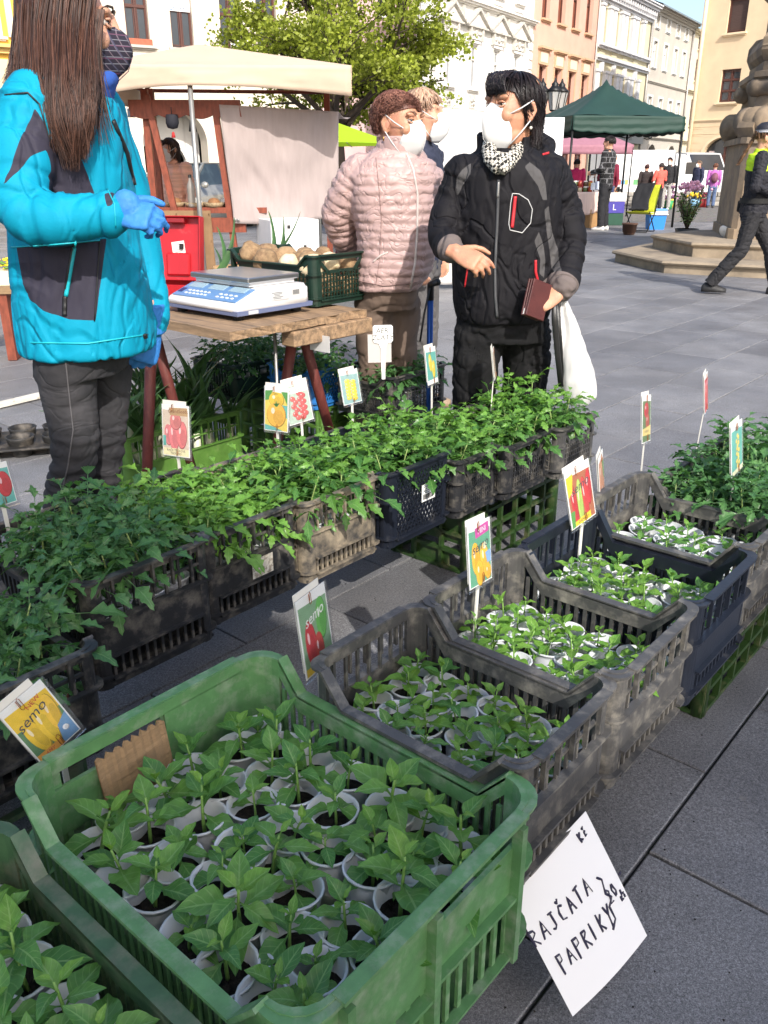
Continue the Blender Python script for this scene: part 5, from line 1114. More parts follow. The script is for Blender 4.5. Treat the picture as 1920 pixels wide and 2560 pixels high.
    G_ = [[(28, -70, 2.18), (34, 40, 2.13), (24, 120, 2.1), (4, 190, 2.06)], [(66, -70, 2.15), (56, 50, 2.1), (60, 150, 2.04), (80, 235, 2.01), (98, 310, 2.0)], [(122, -70, 2.13), (102, 50, 2.09), (104, 160, 2.02), (120, 260, 1.99), (138, 345, 1.99)], [(162, -70, 2.12), (150, 50, 2.09), (150, 170, 2.01), (158, 270, 1.98), (166, 358, 1.99)], [(202, -70, 2.13), (188, 50, 2.1), (178, 170, 2.02), (178, 270, 1.99), (180, 352, 1.99)], [(218, -70, 2.16), (204, 25, 2.12), (199, 110, 2.06), (203, 200, 2.02), (188, 320, 2.0)]]
    def interp(g, t):
        x = t * (len(g) - 1); i = min(int(x), len(g) - 2); fr = x - i; return [g[i][k] + (g[i + 1][k] - g[i][k]) * fr for k in range(3)]
    rr = random.Random(11); paths = []
    for i in range(4600):
        a = rr.random() ** .9 * (len(G_) - 1); i0 = min(int(a), len(G_) - 2); fr = a - i0; dep = rr.uniform(0, .1) ** 1.0; pts = []; ph = rr.uniform(0, 6); L_ = rr.uniform(.78, 1.0) + .12 * noise.noise(Vector((a * 4, 3, 3))) if rr.random() < .8 else rr.uniform(.5, .85); am = rr.uniform(0, 9); sh = rr.gauss(0, 6)
        for j in range(13):
            t = j / 12 * L_; p = [interp(G_[i0], t)[k] * (1 - fr) + interp(G_[i0 + 1], t)[k] * fr for k in range(3)]; cl = 28 * noise.noise(Vector((a * 5.5, t * 2.2, 0))) + 9 * noise.noise(Vector((a * 13, t * 3.5, 4))); pts.append(V(p[0] + am * .5 * math.sin(t * 5 + ph) * t + sh * t + cl * t, p[1], p[2] + dep * (1 - .55 * t) + .012 * noise.noise(Vector((a * 9, t * 3, 8)))))
        paths.append(pts)
    for i in range(90):
        x0 = rr.uniform(208, 226); ex = rr.uniform(-14, 26); ln = rr.uniform(190, 300); paths.append([V(x0 + ex * (j / 10) ** 2 * 1.2 - 10 * math.sin(j / 10 * 3), 20 + ln * j / 10, 2.12 - .05 * j / 10) for j in range(11)])
    for i in range(70): paths.append([V(232 + rr.uniform(0, 14) * j / 8 + 6 * math.sin(j), 150 + rr.uniform(15, 23) * j, 2.3) for j in range(9)])
    h = strands_obj(T, paths, .0011, hm, 'hair', 3); h.matrix_local = Minv
    mb = MB(); c = HMx; mb.ball((0, -.012, .028), (.082, .1, .1), 20, M=HMx); me = mb.mesh('hair_base', hm); 
    # trim the base away from the face
    bm = bmesh.new(); bm.from_mesh(me); inv = HMx.inverted()
    bmesh.ops.delete(bm, geom=[v for v in bm.verts if (inv @ v.co).y > .055 and (inv @ v.co).z < .085], context='VERTS'); bm.to_mesh(me); bm.free(); set_attr(me, 'strand', [.25] * len(me.vertices)); fin('hair_base', me)
    return T
vendor()

# ======== customer in the black jacket
def dark_lady():
    Y = 3.15; P0 = Vector((.43, Y, 0)); T = thing('person', 'customer in black jacket with grey panels and checked scarf, holding a wallet', 'person', P0); Minv = Matrix.Translation(-P0)
    def fin(name, me): o = inst(name, me, T); o.matrix_local = Minv; return o
    def sub(fnc, *a, **k):
        before = set(T.children); r = fnc(T, *a, **k)
        for o in T.children:
            if o not in before: o.matrix_local = Minv
        return r
    HC = V(1108, 246, Y - .02); M = HM(HC, (-.8, -.6), .98, R(2))
    body = MB(); head_shapes(body, M, nb=(.02, -.05, -.21))
    body.loft(rings_px([(320, 1095, 40, .06), (370, 1100, 100, .09), (450, 1095, 95, .11), (600, 1090, 90, .11), (720, 1085, 85, .12)], Y))
    WR = V(984, 545, 2.93); WL = V(1208, 632, 2.98)
    for pts, rad in ((pts_px([(1000, 385, 3.12), (962, 492, 3.1)]) + [WR], [.034, .03, .025]), (pts_px([(1192, 385, 3.14), (1232, 520, 3.12)]) + [WL], [.034, .03, .025]), (pts_px([(1030, 715, 3.13), (1025, 840, 3.12)]) + [Vector((.33, 3.2, .06))], [.055, .045, .035]), (pts_px([(1140, 715, 3.17), (1132, 840, 3.17)]) + [Vector((.5, 3.24, .06))], [.055, .045, .035])): limb(body, pts, rad, 12)
    hand_shapes(body, WR, (.72, -.45, -.28), (-.12, -.75, .62), -1, (22, 30, 36, 42), 55, .93, .8)
    hand_shapes(body, WL, (-.8, -.42, -.34), (.3, -.6, .75), 1, (30, 34, 36, 38), 20, .93, .8)
    bme = remesh(body, 'body', .0036, 3, M_SKIN2); fin('body', bme)
    sub(eyes_obj, M, M_IRIS, M_BROW, M_SKIN2); sub(mask_obj, M)
    o = MB().ball((.083, -.008, -.046), .006, 8, M=M).ball((-.083, -.008, -.046), .006, 8, M=M).build('earring', mat('pearl', (.6, .58, .52), .2), T); o.matrix_local = Minv
    # jacket with collar and hood
    mb = MB(); mb.loft(rings_px([(318, 1094, 62, .09), (335, 1096, 80, .11), (352, 1098, 104, .125), (378, 1098, 124, .14), (430, 1097, 122, .15), (520, 1092, 116, .15), (600, 1088, 112, .155), (650, 1087, 108, .16), (680, 1085, 100, .155), (690, 1083, 94, .145)], Y))
    for a in range(26):                                    # standing collar
        t = 2 * PI * a / 26
        if abs(math.sin(t) + 1) < .12: continue
        c = V(1092, 322, Y + .01) + Vector((.088 * math.cos(t), .085 * math.sin(t), 0)); up = .035 + .03 * (1 + math.sin(t)) / 2; mb.tube([c - Vector((0, 0, .03)), c + Vector((.008 * math.cos(t), .008 * math.sin(t), up))], [.016, .011], 8)
    mb.tube(pts_px([(1045, 330, 3.2), (1085, 312, 3.27), (1140, 302, 3.27), (1180, 318, 3.2), (1178, 338, 3.12)]), [.03, .045, .05, .04, .022], 14)     # hood
    limb(mb, pts_px([(1002, 380, 3.13), (975, 440, 3.13), (958, 500, 3.08), (962, 530, 3.01), (980, 543, 2.955)]), [.072, .063, .056, .051, .047])
    limb(mb, pts_px([(1190, 380, 3.15), (1215, 450, 3.16), (1232, 525, 3.12), (1226, 580, 3.05), (1214, 622, 3.0)]), [.073, .066, .059, .055, .05])
    wr = garment([pts_px([(1002, 380, 3.13), (975, 440, 3.13), (958, 500, 3.08), (962, 530, 3.01), (980, 543, 2.955)]), pts_px([(1190, 380, 3.15), (1215, 450, 3.16), (1232, 525, 3.12), (1226, 580, 3.05), (1214, 622, 3.0)])], .0045, .007, 7, .002, 20, 5.5, .09)
    me = remesh(mb, 'jacket', .0062, 4, None, wr); co = coords(me); Pn = co[:, [0, 2]]; near = 3.16 - co[:, 1]
    def poly(pts, Yp): return [(V(u, v, Yp).x, V(u, v, Yp).z) for u, v in pts]
    s = np.full(len(co), -1.0)
    for pts, Yp in (([(984, 412), (988, 381), (999, 366), (1018, 352), (1016, 374), (999, 402), (990, 424)], 3.06), ([(1133, 360), (1146, 350), (1168, 368), (1178, 392), (1182, 432), (1172, 432), (1162, 402), (1145, 378)], 3.02), ([(1152, 520), (1162, 500), (1173, 528), (1178, 562), (1174, 600), (1164, 590), (1166, 560)], 3.03), ([(1171, 452), (1181, 444), (1191, 500), (1205, 535), (1203, 600), (1190, 594), (1188, 560), (1178, 503)], 3.06)):
        s = np.maximum(s, np.minimum(sdf_poly(Pn, poly(pts, Yp)), near))
    dR_ = np.linalg.norm(co - np.array(WR), axis=1); dL_ = np.linalg.norm(co - np.array(WL), axis=1)
    cuff = np.maximum(.068 - dR_, .072 - dL_)
    set_attr(me, 'panel', s); set_attr(me, 'cuff', cuff)
    me.materials.append(mat('black_softshell', (.007, .0065, .009), .75, var=.12, vscale=10, bump=.15, bscale=350, spec=.25, crease=(6, .7, (1, 1, .8)), panels=[('panel', (.075, .072, .074)), ('cuff', (.14, .115, .11))]))
    fin('jacket', me); b = bvh_of(me)
    def strip(name, pts, r, m, off=.002):
        q = line_on(b, pts, 8, off)
        if len(q) > 2: o = MB().tube(q, r, 6, flat=.6).build(name, m, T); o.matrix_local = Minv
    zg = mat('grey_zip_tape', (.06, .062, .068), .45); red = mat('red_zip', (.5, .02, .03), .5); refl = mat('reflective_piping', (.5, .5, .5), .35)
    strip('front_zip', [(1077, 388), (1074, 480), (1069, 580), (1070, 640), (1074, 686)], .0055, zg); strip('zip_pull', [(1077, 392), (1075, 428)], .006, mat('zip_metal', (.2, .2, .2), .35, metal=.8))
    strip('chest_zip', [(1113, 424), (1110, 455), (1106, 492)], .0062, red); strip('chest_zip_teeth', [(1111, 426), (1108, 456), (1105, 490)], .0022, MATS['black_zip'])
    strip('pocket_piping', [(1107, 418), (1121, 419), (1141, 432), (1150, 452), (1146, 482), (1128, 503), (1102, 497), (1099, 484), (1103, 440), (1107, 418)], .0016, refl)
    strip('hand_pocket_zip', [(1157, 562), (1157, 588), (1163, 612)], .005, red); strip('hand_pocket_zip', [(1010, 580), (1006, 605), (1004, 620)], .0032, red); strip('hood_cord', [(1172, 334), (1186, 330)], .004, red)
    # checked scarf
    M_CHK = bpy.data.materials.new('checked_scarf'); M_CHK.use_nodes = True; nt = M_CHK.node_tree; ck = nt.nodes.new('ShaderNodeTexChecker'); ck.inputs['Scale'].default_value = 95; ck.inputs[1].default_value = C((.55, .52, .46)); ck.inputs[2].default_value = C((.012, .012, .012))
    nt.links.new(tcoord(nt, 'Object', (1, 1.0, 1), (.5, .6, .78)), ck.inputs[0]); nt.links.new(ck.outputs[0], nt.nodes['Principled BSDF'].inputs['Base Color']); nt.nodes['Principled BSDF'].inputs['Roughness'].default_value = .9
    mb = MB()
    for uu in ([(1055, 318, 3.08), (1062, 345, 3.03), (1078, 368, 2.985)], [(1125, 312, 3.12), (1110, 340, 3.05), (1085, 366, 2.985)], [(1070, 345, 3.02), (1090, 356, 3.0), (1080, 372, 2.985)]): mb.tube(pts_px(uu), [.026, .028, .02], 12)
    mb.tube(pts_px([(1055, 318, 3.08), (1065, 310, 3.2), (1110, 305, 3.23), (1128, 312, 3.12)]), .024, 10); mb.ball(V(1080, 352, 3.035), (.045, .035, .035), 14)
    fin('scarf', remesh(mb, 'scarf', .005, 4, M_CHK, folds(.003, 26, .002, 50, 3)))
    # trousers
    mb = MB(); mb.loft(rings_px([(640, 1086, 96, .13), (700, 1085, 98, .135), (735, 1085, 96, .135)], Y))
    limb(mb, pts_px([(1037, 715, 3.13), (1028, 790, 3.11), (1022, 870, 3.12)]) + [Vector((.32, 3.16, .25)), Vector((.32, 3.18, .07))], [.098, .09, .082, .072, .066]); limb(mb, pts_px([(1136, 715, 3.17), (1136, 790, 3.17), (1128, 870, 3.18)]) + [Vector((.5, 3.22, .25)), Vector((.5, 3.24, .07))], [.098, .09, .082, .072, .066])
    fin('trousers', remesh(mb, 'trousers', .008, 4, mat('black_trousers', (.007, .007, .008), .85, var=.2, vscale=6, bump=.15, bscale=300, spec=.25, crease=(5, .6, (1, 1, .8))), folds(.007, 7, .003, 18, 8)))
    for x, y in ((.32, 3.14), (.5, 3.2)):
        o = MB().loft([[Vector((x + w * math.cos(t), y - a, .001 + h * max(0, math.sin(t)))) for t in [2 * PI * i / 12 for i in range(12)]] for a, w, h in ((-.08, .03, .07), (-.05, .042, .1), (.05, .048, .09), (.13, .046, .06), (.18, .03, .04))]).build('shoe', MATS['dark_shoe'], T); o.matrix_local = Minv
    # hair: black bob with side-swept fringe
    hm = hair_mat('black_hair', (.006, .005, .006), (.03, .02, .022), .33)
    sub(scalp, M, hm)
    def lens(az, r):
        a = abs(az)
        if a < .55: return (1.12 + .2 * r.random(), 0)
        if a < 1.8: return (1.5, .03 + .06 * r.random())
        return (1.62, .085 + .05 * r.random())
    paths = cap_hair(M, 3200, lens, (.087, .109, .102), seed=2, jit=.004, wave=.04, flow=lambda az, t: math.copysign(.95 * t ** 1.3, az) if .5 < abs(az) < 1.8 else .1 * t)
    rr = random.Random(8)
    for i in range(420):                                   # fringe swept to her right
        x0 = rr.uniform(-.05, .05); e = rr.uniform(-.075, .02); paths.append([M @ Vector((x0 + (e - x0) * t, .06 + .055 * math.sin(t * 1.9) + rr.gauss(0, .002), .122 - .068 * t ** 1.6 + rr.gauss(0, .002))) for t in [j / 8 for j in range(9)]])
    for i in range(90): a = rr.uniform(-PI, PI); e = rr.uniform(.02, .05); paths.append([M @ (Vector((0, -.014, .028)) + Vector((.088 * math.sin(t * 1.5) * math.sin(a), .11 * math.sin(t * 1.5) * math.cos(a), .102 * math.cos(t * 1.5))) * (1 + e * 3 * t * (1.2 - t))) for t in [q / 8 for q in range(9)]])
    sub(strands_obj, paths, .0017, hm, 'hair', 4)
    # wallet, shopping bag, strap and walking stick
    W = thing('wallet', 'dark red leather wallet in the hand of the black jacketed customer', 'wallet', V(1158, 648, 2.93), R(30)); wm_ = mat('oxblood_leather', (.075, .016, .014), .4, var=.2, vscale=20, bump=.2, bscale=200)
    for k, (yy, nm) in enumerate(((-.012, 'front_flap'), (0, 'inner_leaf'), (.012, 'back_flap'))):
        o = MB().box((0, yy, 0), (.085, .008, .125), bev=.002).build(nm, wm_, W); o.rotation_euler = (R(-8), R(20), R(2 * k))
    o = MB().box((-.028, -.001, -.05), (.03, .004, .02)).build('card', M_WHITEP, W); o.rotation_euler = (R(-8), R(20), 0)
    B_ = thing('shopping_bag', 'white plastic shopping bag hanging from the black jacketed customer', 'bag', V(1245, 860, 3.05)); bmw = mat('white_bag_film', (.78, .77, .76), .32, var=.05, vscale=15, translucent=.3, col2=(.72, .62, .55), f0=.62, f1=.85, c2scale=4)
    rows = [(642, 1210, 9, .012), (680, 1216, 18, .02), (720, 1228, 30, .035), (770, 1240, 38, .05), (820, 1248, 40, .06), (855, 1252, 34, .055), (872, 1250, 22, .04)]
    mb = MB(); mb.loft([ell(V(c, v, 3.03), pxr(c, v, w, 3.03), ry, 40, 2.2) for v, c, w, ry in rows])
    def bw(co, no): a = np.arctan2(co[:, 1] - 3.03, co[:, 0] - .62); return .010 * np.sin(a * 9 + vnoise(co, 5, 2) * 5) * np.clip((co[:, 2] - .45) * 3, .15, 1) + .006 * vnoise(co, 22, 1, (2, 2, .6))
    me = remesh(mb, 'bag_body', .005, 2, bmw, bw); o = inst('bag_body', me, B_); o.matrix_local = Matrix.Translation(-B_.location)
    S_ = thing('handbag_strap', 'black leather bag strap hanging from the arm of the black jacketed customer', 'strap', V(1205, 830, 2.99)); o = MB().tube(pts_px([(1196, 640, 2.96), (1199, 700, 2.96), (1205, 770, 2.97), (1212, 835, 2.98)]), .010, 8, flat=.3).tube(pts_px([(1200, 640, 3.0), (1208, 720, 3.0), (1216, 835, 3.0)]), .009, 8, flat=.3).build('strap', mat('black_leather', (.013, .013, .014), .4, bump=.2, bscale=150), S_); o.matrix_local = Matrix.Translation(-S_.location)
    B2 = thing('dark_handbag', 'dark handbag at the end of the black strap, mostly behind the plants', 'bag', (.6, 3.02, .36)); MB().box((0, 0, 0), (.24, .1, .2), bev=.03).build('bag_body', MATS['black_leather'], B2)
    K = thing('walking_stick', 'blue metal walking stick beside the black jacketed customer', 'walking stick', (.19, 3.42, 0)); MB().tube([(0, 0, .02), (-.005, 0, .8)], .0125, 10).build('shaft', mat('blue_anodised', (.02, .08, .3), .3, metal=.6), K); MB().tube([(-.005, 0, .8), (-.005, 0, .86), (.02, -.05, .875)], .014, 8).build('handle', MATS['black_leather'], K); MB().tube([(-.01, -.02, .85), (-.03, -.03, .75), (-.045, -.03, .64)], .004, 6).build('wrist_loop', MATS['black_leather'], K); MB().lathe([(.02, 0), (.018, .03)], 10, cap=True).build('rubber_tip', M_TYRE, K)
dark_lady()

# ======== customer in the pink quilted coat
def pink_lady():
    Y = 3.6; P0 = Vector((-.02, Y, 0)); T = thing('person', 'customer with short reddish hair in pale pink quilted coat and white mask', 'person', P0); Minv = Matrix.Translation(-P0)
    def fin(name, me): o = inst(name, me, T); o.matrix_local = Minv; return o
    def sub(fnc, *a, **k):
        before = set(T.children); r = fnc(T, *a, **k)
        for o in T.children:
            if o not in before: o.matrix_local = Minv
        return r
    HC = V(862, 272, Y - .02); M = HM(HC, (.76, -.65), .95, R(-4))
    body = MB(); head_shapes(body, M, nb=(-.02, -.06, -.21)); body.loft(rings_px([(330, 855, 40, .07), (370, 850, 85, .1), (450, 850, 80, .12), (600, 845, 70, .13)], Y))
    for pts, rad in ((pts_px([(775, 380, 3.6), (722, 460, 3.66), (752, 535, 3.76)]), [.045, .04, .03]), (pts_px([(918, 380, 3.62), (940, 460, 3.68), (905, 530, 3.78)]), [.045, .04, .03]), (pts_px([(808, 640, 3.58), (808, 760, 3.58)]) + [Vector((-.08, 3.63, .05))], [.05, .042, .033]), (pts_px([(866, 640, 3.64), (866, 760, 3.64)]) + [Vector((.07, 3.71, .05))], [.05, .042, .033])): limb(body, pts, rad, 12)
    W = V(750, 540, 3.76); hand_shapes(body, W, (.3, .3, -.9), (-.9, -.2, -.2), 1, (30, 30, 30, 30), 25, .95)
    fin('body', remesh(body, 'body', .0042, 3, M_SKIN2)); sub(eyes_obj, M, mat('grey_iris', (.06, .07, .08), .1), mat('pale_brow', (.2, .11, .07), .8), M_SKIN2); sub(mask_obj, M)
    o = MB().ball((-.083, -.008, -.05), (.004, .004, .009), 8, M=M).ball((.083, -.008, -.05), (.004, .004, .009), 8, M=M).build('earring', mat('gold', (.5, .28, .08), .25, metal=.9), T); o.matrix_local = Minv
    mb = MB(); mb.loft(rings_px([(298, 858, 38, .075), (318, 858, 46, .085), (334, 852, 66, .1), (352, 849, 92, .125), (380, 849, 104, .15), (440, 852, 98, .16), (500, 857, 88, .165), (540, 857, 86, .17), (580, 850, 84, .18), (612, 838, 76, .175), (622, 832, 70, .165)], Y))
    armR = pts_px([(778, 372, 3.58), (748, 420, 3.6), (730, 462, 3.63), (738, 505, 3.68), (756, 540, 3.76)]); armL = pts_px([(918, 378, 3.63), (938, 430, 3.66), (942, 470, 3.68), (925, 520, 3.76)])
    limb(mb, armR, [.078, .074, .07, .061, .048]); limb(mb, armL, [.07, .065, .06, .048])
    def quilt(co, no):
        dR_, sR = seg_s(co, armR); dL_, sL = seg_s(co, armL); z = co[:, 2] + .006 * vnoise(co, 6, 1)
        s = np.where(dR_ < .092, sR + .01 * vnoise(co, 8, 2), np.where(dL_ < .08, sL, z)); ph = s / .034
        q = np.abs(np.sin(PI * ph)) ** .45
        return .0075 * q - .005 + .004 * vnoise(co, 24, 3, (1, 1, 2)) + folds(.0022, 8, 0, 20, 4)(co, no)
    me = remesh(mb, 'quilted_coat', .0058, 4, mat('dusty_pink_quilt', (.42, .29, .275), .42, var=.06, vscale=14, bump=.2, bscale=70, spec=.35, crease=(13, .35, (1, 1, 1))), quilt); fin('quilted_coat', me); b = bvh_of(me)
    def strip(name, pts, r, m, off=.002):
        q = line_on(b, pts, 8, off)
        if len(q) > 2: o = MB().tube(q, r, 6, flat=.6).build(name, m, T); o.matrix_local = Minv
    zp = mat('pale_zip', (.55, .48, .45), .4); strip('front_zip', [(878, 332), (892, 365), (902, 420), (901, 500), (896, 570), (886, 622)], .005, zp); strip('pocket_zip', [(806, 566), (822, 552), (838, 545)], .0035, zp); strip('princess_seam', [(812, 340), (818, 400), (824, 470), (820, 560), (812, 615)], .002, mat('coat_seam', (.25, .16, .15), .7)); strip('hem_seam', [(770, 606), (830, 618), (900, 610)], .002, MATS['coat_seam'])
    mb = MB(); rg = []
    for a in range(30):
        t = R(-62) + R(304) * a / 29 + PI / 2 * 0; c = V(862, 322, Y - .005) + Vector((.072 * math.cos(t - 1.2), .075 * math.sin(t - 1.2), 0)); mb.tube([c - Vector((0, 0, .035)), c + Vector((.01 * math.cos(t - 1.2), .01 * math.sin(t - 1.2), .045))], [.014, .009], 8)
    fin('collar', remesh(mb, 'collar', .005, 4, MATS['dusty_pink_quilt']))
    mb = MB(); mb.loft(rings_px([(590, 838, 66, .14), (640, 838, 66, .14), (665, 838, 62, .13)], Y)); limb(mb, pts_px([(808, 650, 3.58), (808, 720, 3.57), (808, 790, 3.58)]) + [Vector((-.08, 3.62, .3)), Vector((-.08, 3.64, .06))], [.085, .078, .072, .066, .062]); limb(mb, pts_px([(868, 650, 3.64), (868, 720, 3.64), (864, 790, 3.65)]) + [Vector((.07, 3.7, .3)), Vector((.07, 3.72, .06))], [.082, .076, .07, .064, .06])
    fin('trousers', remesh(mb, 'trousers', .008, 4, mat('brown_trousers', (.14, .098, .075), .85, var=.15, vscale=12, bump=.2, bscale=300, stretch=(1, 1, .2)), folds(.006, 6, .002, 16, 8)))
    for x, y in ((-.08, 3.6), (.07, 3.68)):
        o = MB().loft([[Vector((x + w * math.cos(t), y - a, .001 + h * max(0, math.sin(t)))) for t in [2 * PI * i / 12 for i in range(12)]] for a, w, h in ((-.08, .03, .07), (-.05, .042, .1), (.05, .048, .09), (.13, .046, .06), (.18, .03, .04))]).build('shoe', mat('brown_shoe', (.1, .06, .035), .6), T); o.matrix_local = Minv
    hm = hair_mat('auburn_hair', (.07, .022, .016), (.3, .14, .1), .5); sub(scalp, M, hm)
    def lens(az, r):
        a = abs(az)
        if a < .6: return (.7 + .3 * r.random(), 0)
        if a < 1.2: return (.95 + .3 * r.random(), 0)
        if a < 1.8: return (1.35 + .25 * r.random(), 0)
        return (1.95 + .2 * r.random(), .01)
    paths = cap_hair(M, 3000, lens, (.088, .107, .1), seed=6, jit=.007, wave=.5, flow=.3); sub(strands_obj, paths, .0015, hm, 'hair', 6)
    U = thing('folded_umbrella', 'folded dark red umbrella held behind the pink coat', 'umbrella', V(733, 560, 3.78)); o = MB().tube(pts_px([(736, 520, 3.78), (734, 550, 3.78), (728, 600, 3.78), (727, 640, 3.78)]), [.012, .022, .026, .008], 10).build('cover', mat('dark_red_nylon', (.2, .025, .025), .6, var=.3, vscale=60, stretch=(6, 6, .4)), U); o.matrix_local = Matrix.Translation(-U.location)
pink_lady()

# ======== general figures further off
def figure(name_label, x, y, h, face, top, bottom, hair, shoes=(.03, .03, .03), mask=True, arms='down', stride=.0, back=None, skin=M_SKIN, hat=None, vest=None, hairlen=.0, vox=.016, top_pat=None, maskc=None, bag=None, group=None, coat=.0, tail=False):
    k = h / 1.7; T = thing('person', name_label, 'person', (x, y, 0), math.atan2(face[1], face[0]) - PI / 2, group)       # local +y = forward, +x = right
    J = lambda a, b, c: Vector((a * k, b * k, c * k)); s = stride
    hipL, hipR = J(-.09, 0, .86), J(.09, 0, .86); kL, kR = J(-.1, .5 * s + .02, .47), J(.1, -.2 * s + .02, .47); aL, aR = J(-.1, .8 * s, .08), J(.1, -.75 * s - .02, .1 if s else .08)
    A = {'down': ((-.245, -.02, 1.1), (-.235, .06, .86)), 'front': ((-.27, .02, 1.1), (-.16, .26, 1.05)), 'hip': ((-.32, -.05, 1.12), (-.2, .1, .98)), 'up': ((-.28, .1, 1.12), (-.2, .3, 1.2))}[arms]
    arm = [(J(-.2, 0, 1.38), J(*A[0]), J(*A[1])), (J(.2, 0, 1.38), J(-A[0][0], A[0][1] - .1 * s, A[0][2]), J(-A[1][0], A[1][1] - .3 * s, A[1][2]))]
    Mh = Matrix.Translation(J(0, .015, 1.565)) @ Matrix.Scale(k, 4); mb = MB(); head_shapes(mb, Mh, n=12, nb=(0, -.03, -.2))
    tor = lambda inf: [ell(J(0, yy, z), (rx + inf) * k, (ry + inf) * k, 18, 2.3) for z, rx, ry, yy in ((.8, .14, .1, 0), (.9, .155, .105, 0), (1.05, .14, .1, 0), (1.2, .155, .11, 0), (1.34, .17, .105, -.01), (1.42, .12, .085, -.015), (1.46, .06, .06, -.02))]
    mb.loft(tor(-.02))
    for S_, E_, W_ in arm:
        mb.tube([S_, E_, W_], [.045 * k, .038 * k, .026 * k], 10); d = (W_ - E_).normalized(); n_ = Vector((1 if S_.x > 0 else -1, 0, 0)); hand_shapes(mb, W_, d, n_, 1 if S_.x > 0 else -1, (25, 28, 30, 32), 20, .95 * k)
    for a, b, c in ((hipL, kL, aL), (hipR, kR, aR)): mb.tube([a, b, c], [.06 * k, .048 * k, .035 * k], 10)
    inst('body', remesh(mb, 'body', min(vox, .011), 1, skin), T)
    mb = MB(); mb.loft(tor(.022 if not coat else .03)[0 if not coat else 0:6])
    if coat: mb.loft([ell(J(0, 0, z), r_ * k, r_ * .75 * k, 18) for z, r_ in ((.86 - coat, .19), (.95, .185))])
    for S_, E_, W_ in arm: mb.tube([S_, E_, W_ - (W_ - E_).normalized() * .01], [.075 * k, .062 * k, .046 * k], 12); mb.ball(S_, .078 * k, 10); mb.ball(E_, .062 * k, 10)
    mb.tube([J(0, -.015, 1.4), J(0, -.012, 1.47)], [.085 * k, .068 * k], 14)
    tm = top if not isinstance(top, tuple) else mat('cloth_%s' % '_'.join('%02d' % (c * 99) for c in top), top, .8, var=.12, vscale=8, bump=.2, bscale=60)
    me = remesh(mb, 'jacket', vox * .75, 2, None, folds(.006, 9, .004, 20, h))
    if vest is not None:
        co = coords(me); set_attr(me, 'panel', np.minimum(co[:, 2] - 1.27 * k + .1 * np.abs(co[:, 0]), .2 * k - np.abs(co[:, 0])))
    me.materials.append(tm); inst('jacket', me, T)
    mb = MB(); mb.loft([ell(J(0, 0, z), r_ * k, r_ * .74 * k, 18) for z, r_ in ((.76, .165), (.86, .172), (.98, .15))])
    for a, b, c in ((hipL, kL, aL), (hipR, kR, aR)): mb.tube([a, b, c], [.1 * k, .078 * k, .07 * k], 12); mb.ball(b, .078 * k, 10)
    bm_ = bottom if not isinstance(bottom, tuple) else mat('cloth_%s' % '_'.join('%02d' % (c * 99) for c in bottom), bottom, .85, var=.15, vscale=7)
    inst('trousers', remesh(mb, 'trousers', vox * .75, 2, bm_, folds(.006, 8, .003, 18, h + 1)), T)
    sm_ = mat('shoe_%s' % '_'.join('%02d' % (c * 99) for c in shoes), shoes, .6)
    for a in (aL, aR): MB().loft([[Vector((a.x + w * math.cos(t) * k, a.y + yy * k, max(.0, a.z - .08 * k) + .001 + hh * k * max(0, math.sin(t)))) for t in [2 * PI * i / 12 for i in range(12)]] for yy, w, hh in ((-.08, .03, .06), (-.05, .042, .1), (.04, .046, .09), (.12, .046, .06), (.18, .03, .04))]).build('shoe', sm_, T)
    if hair is not None:
        hm = hair_mat('hair_%s' % '_'.join('%03d' % (c * 999) for c in hair), hair, tuple(min(1, c * 2.2) for c in hair)); scalp(T, Mh, hm)
        pths = cap_hair(Mh, 260, lambda az, r: ((1.0 + .2 * r.random(), 0) if abs(az) < .7 else (1.5 if abs(az) < 1.6 else 1.9, hairlen)), (.09, .112, .106), seed=int(h * 1000), jit=.006, wave=.1, k=7); strands_obj(T, pths, .006, hm, 'hair', 1, n=3)
        if tail: strands_obj(T, [[Mh @ Vector((random.gauss(0, .012), -.1 - .02 * j + random.gauss(0, .008), .06 - .045 * j)) for j in range(8)] for _ in range(50)], .006, hm, 'ponytail', 2, n=3)
    if mask: mask_obj(T, Mh, M_MASK if maskc is None else maskc)
    if hat is not None:
        hmn = mat('cap_%s' % '_'.join('%02d' % (c * 99) for c in hat), hat, .7); o = MB().lathe([(.002, .165), (.06, .155), (.1, .12), (.108, .08), (.104, .06)], 20, Mh @ Matrix.Translation((0, -.012, -.005))).build('cap', hmn, T); MB().lathe([(.1055, .062), (.1085, .085)], 20, Mh @ Matrix.Translation((0, -.012, -.005))).build('cap_band', mat('cap_band_grey', (.45, .46, .5), .5), o)
        MB().prism([(.075 * math.sin(t), .085 + .075 * math.cos(t)) for t in [R(-75) + R(150) * i / 10 for i in range(11)]], .055, .062, Mh).build('cap_peak', hmn, o)
    if back is not None:
        o = MB().ball((0, -.2 * k, 1.15 * k), (.14 * k, .085 * k, .2 * k), 16).build('backpack', mat('backpack_%02d' % (back[0] * 99), back, .7, var=.3, vscale=9), T); MB().ball((0, -.27 * k, 1.08 * k), (.09 * k, .04 * k, .09 * k), 12).build('pocket', mat('backpack_pocket', (.1, .03, .05), .7), o)
    if bag is not None: MB().loft([ell(arm[1][2] + J(.02, 0, -.12 - z), r_ * k, r_ * .5 * k, 12) for z, r_ in ((0, .02), (.1, .09), (.3, .12), (.36, .08))]).build('carrier_bag', mat('carrier_%02d' % (bag[0] * 99), bag, .5, var=.3, vscale=15), T)
    return T
M_PEACH = mat('peach_quilt', (.78, .42, .3), .45, var=.25, vscale=9, stretch=(.2, .2, 3.2), bump=.3, bscale=14)
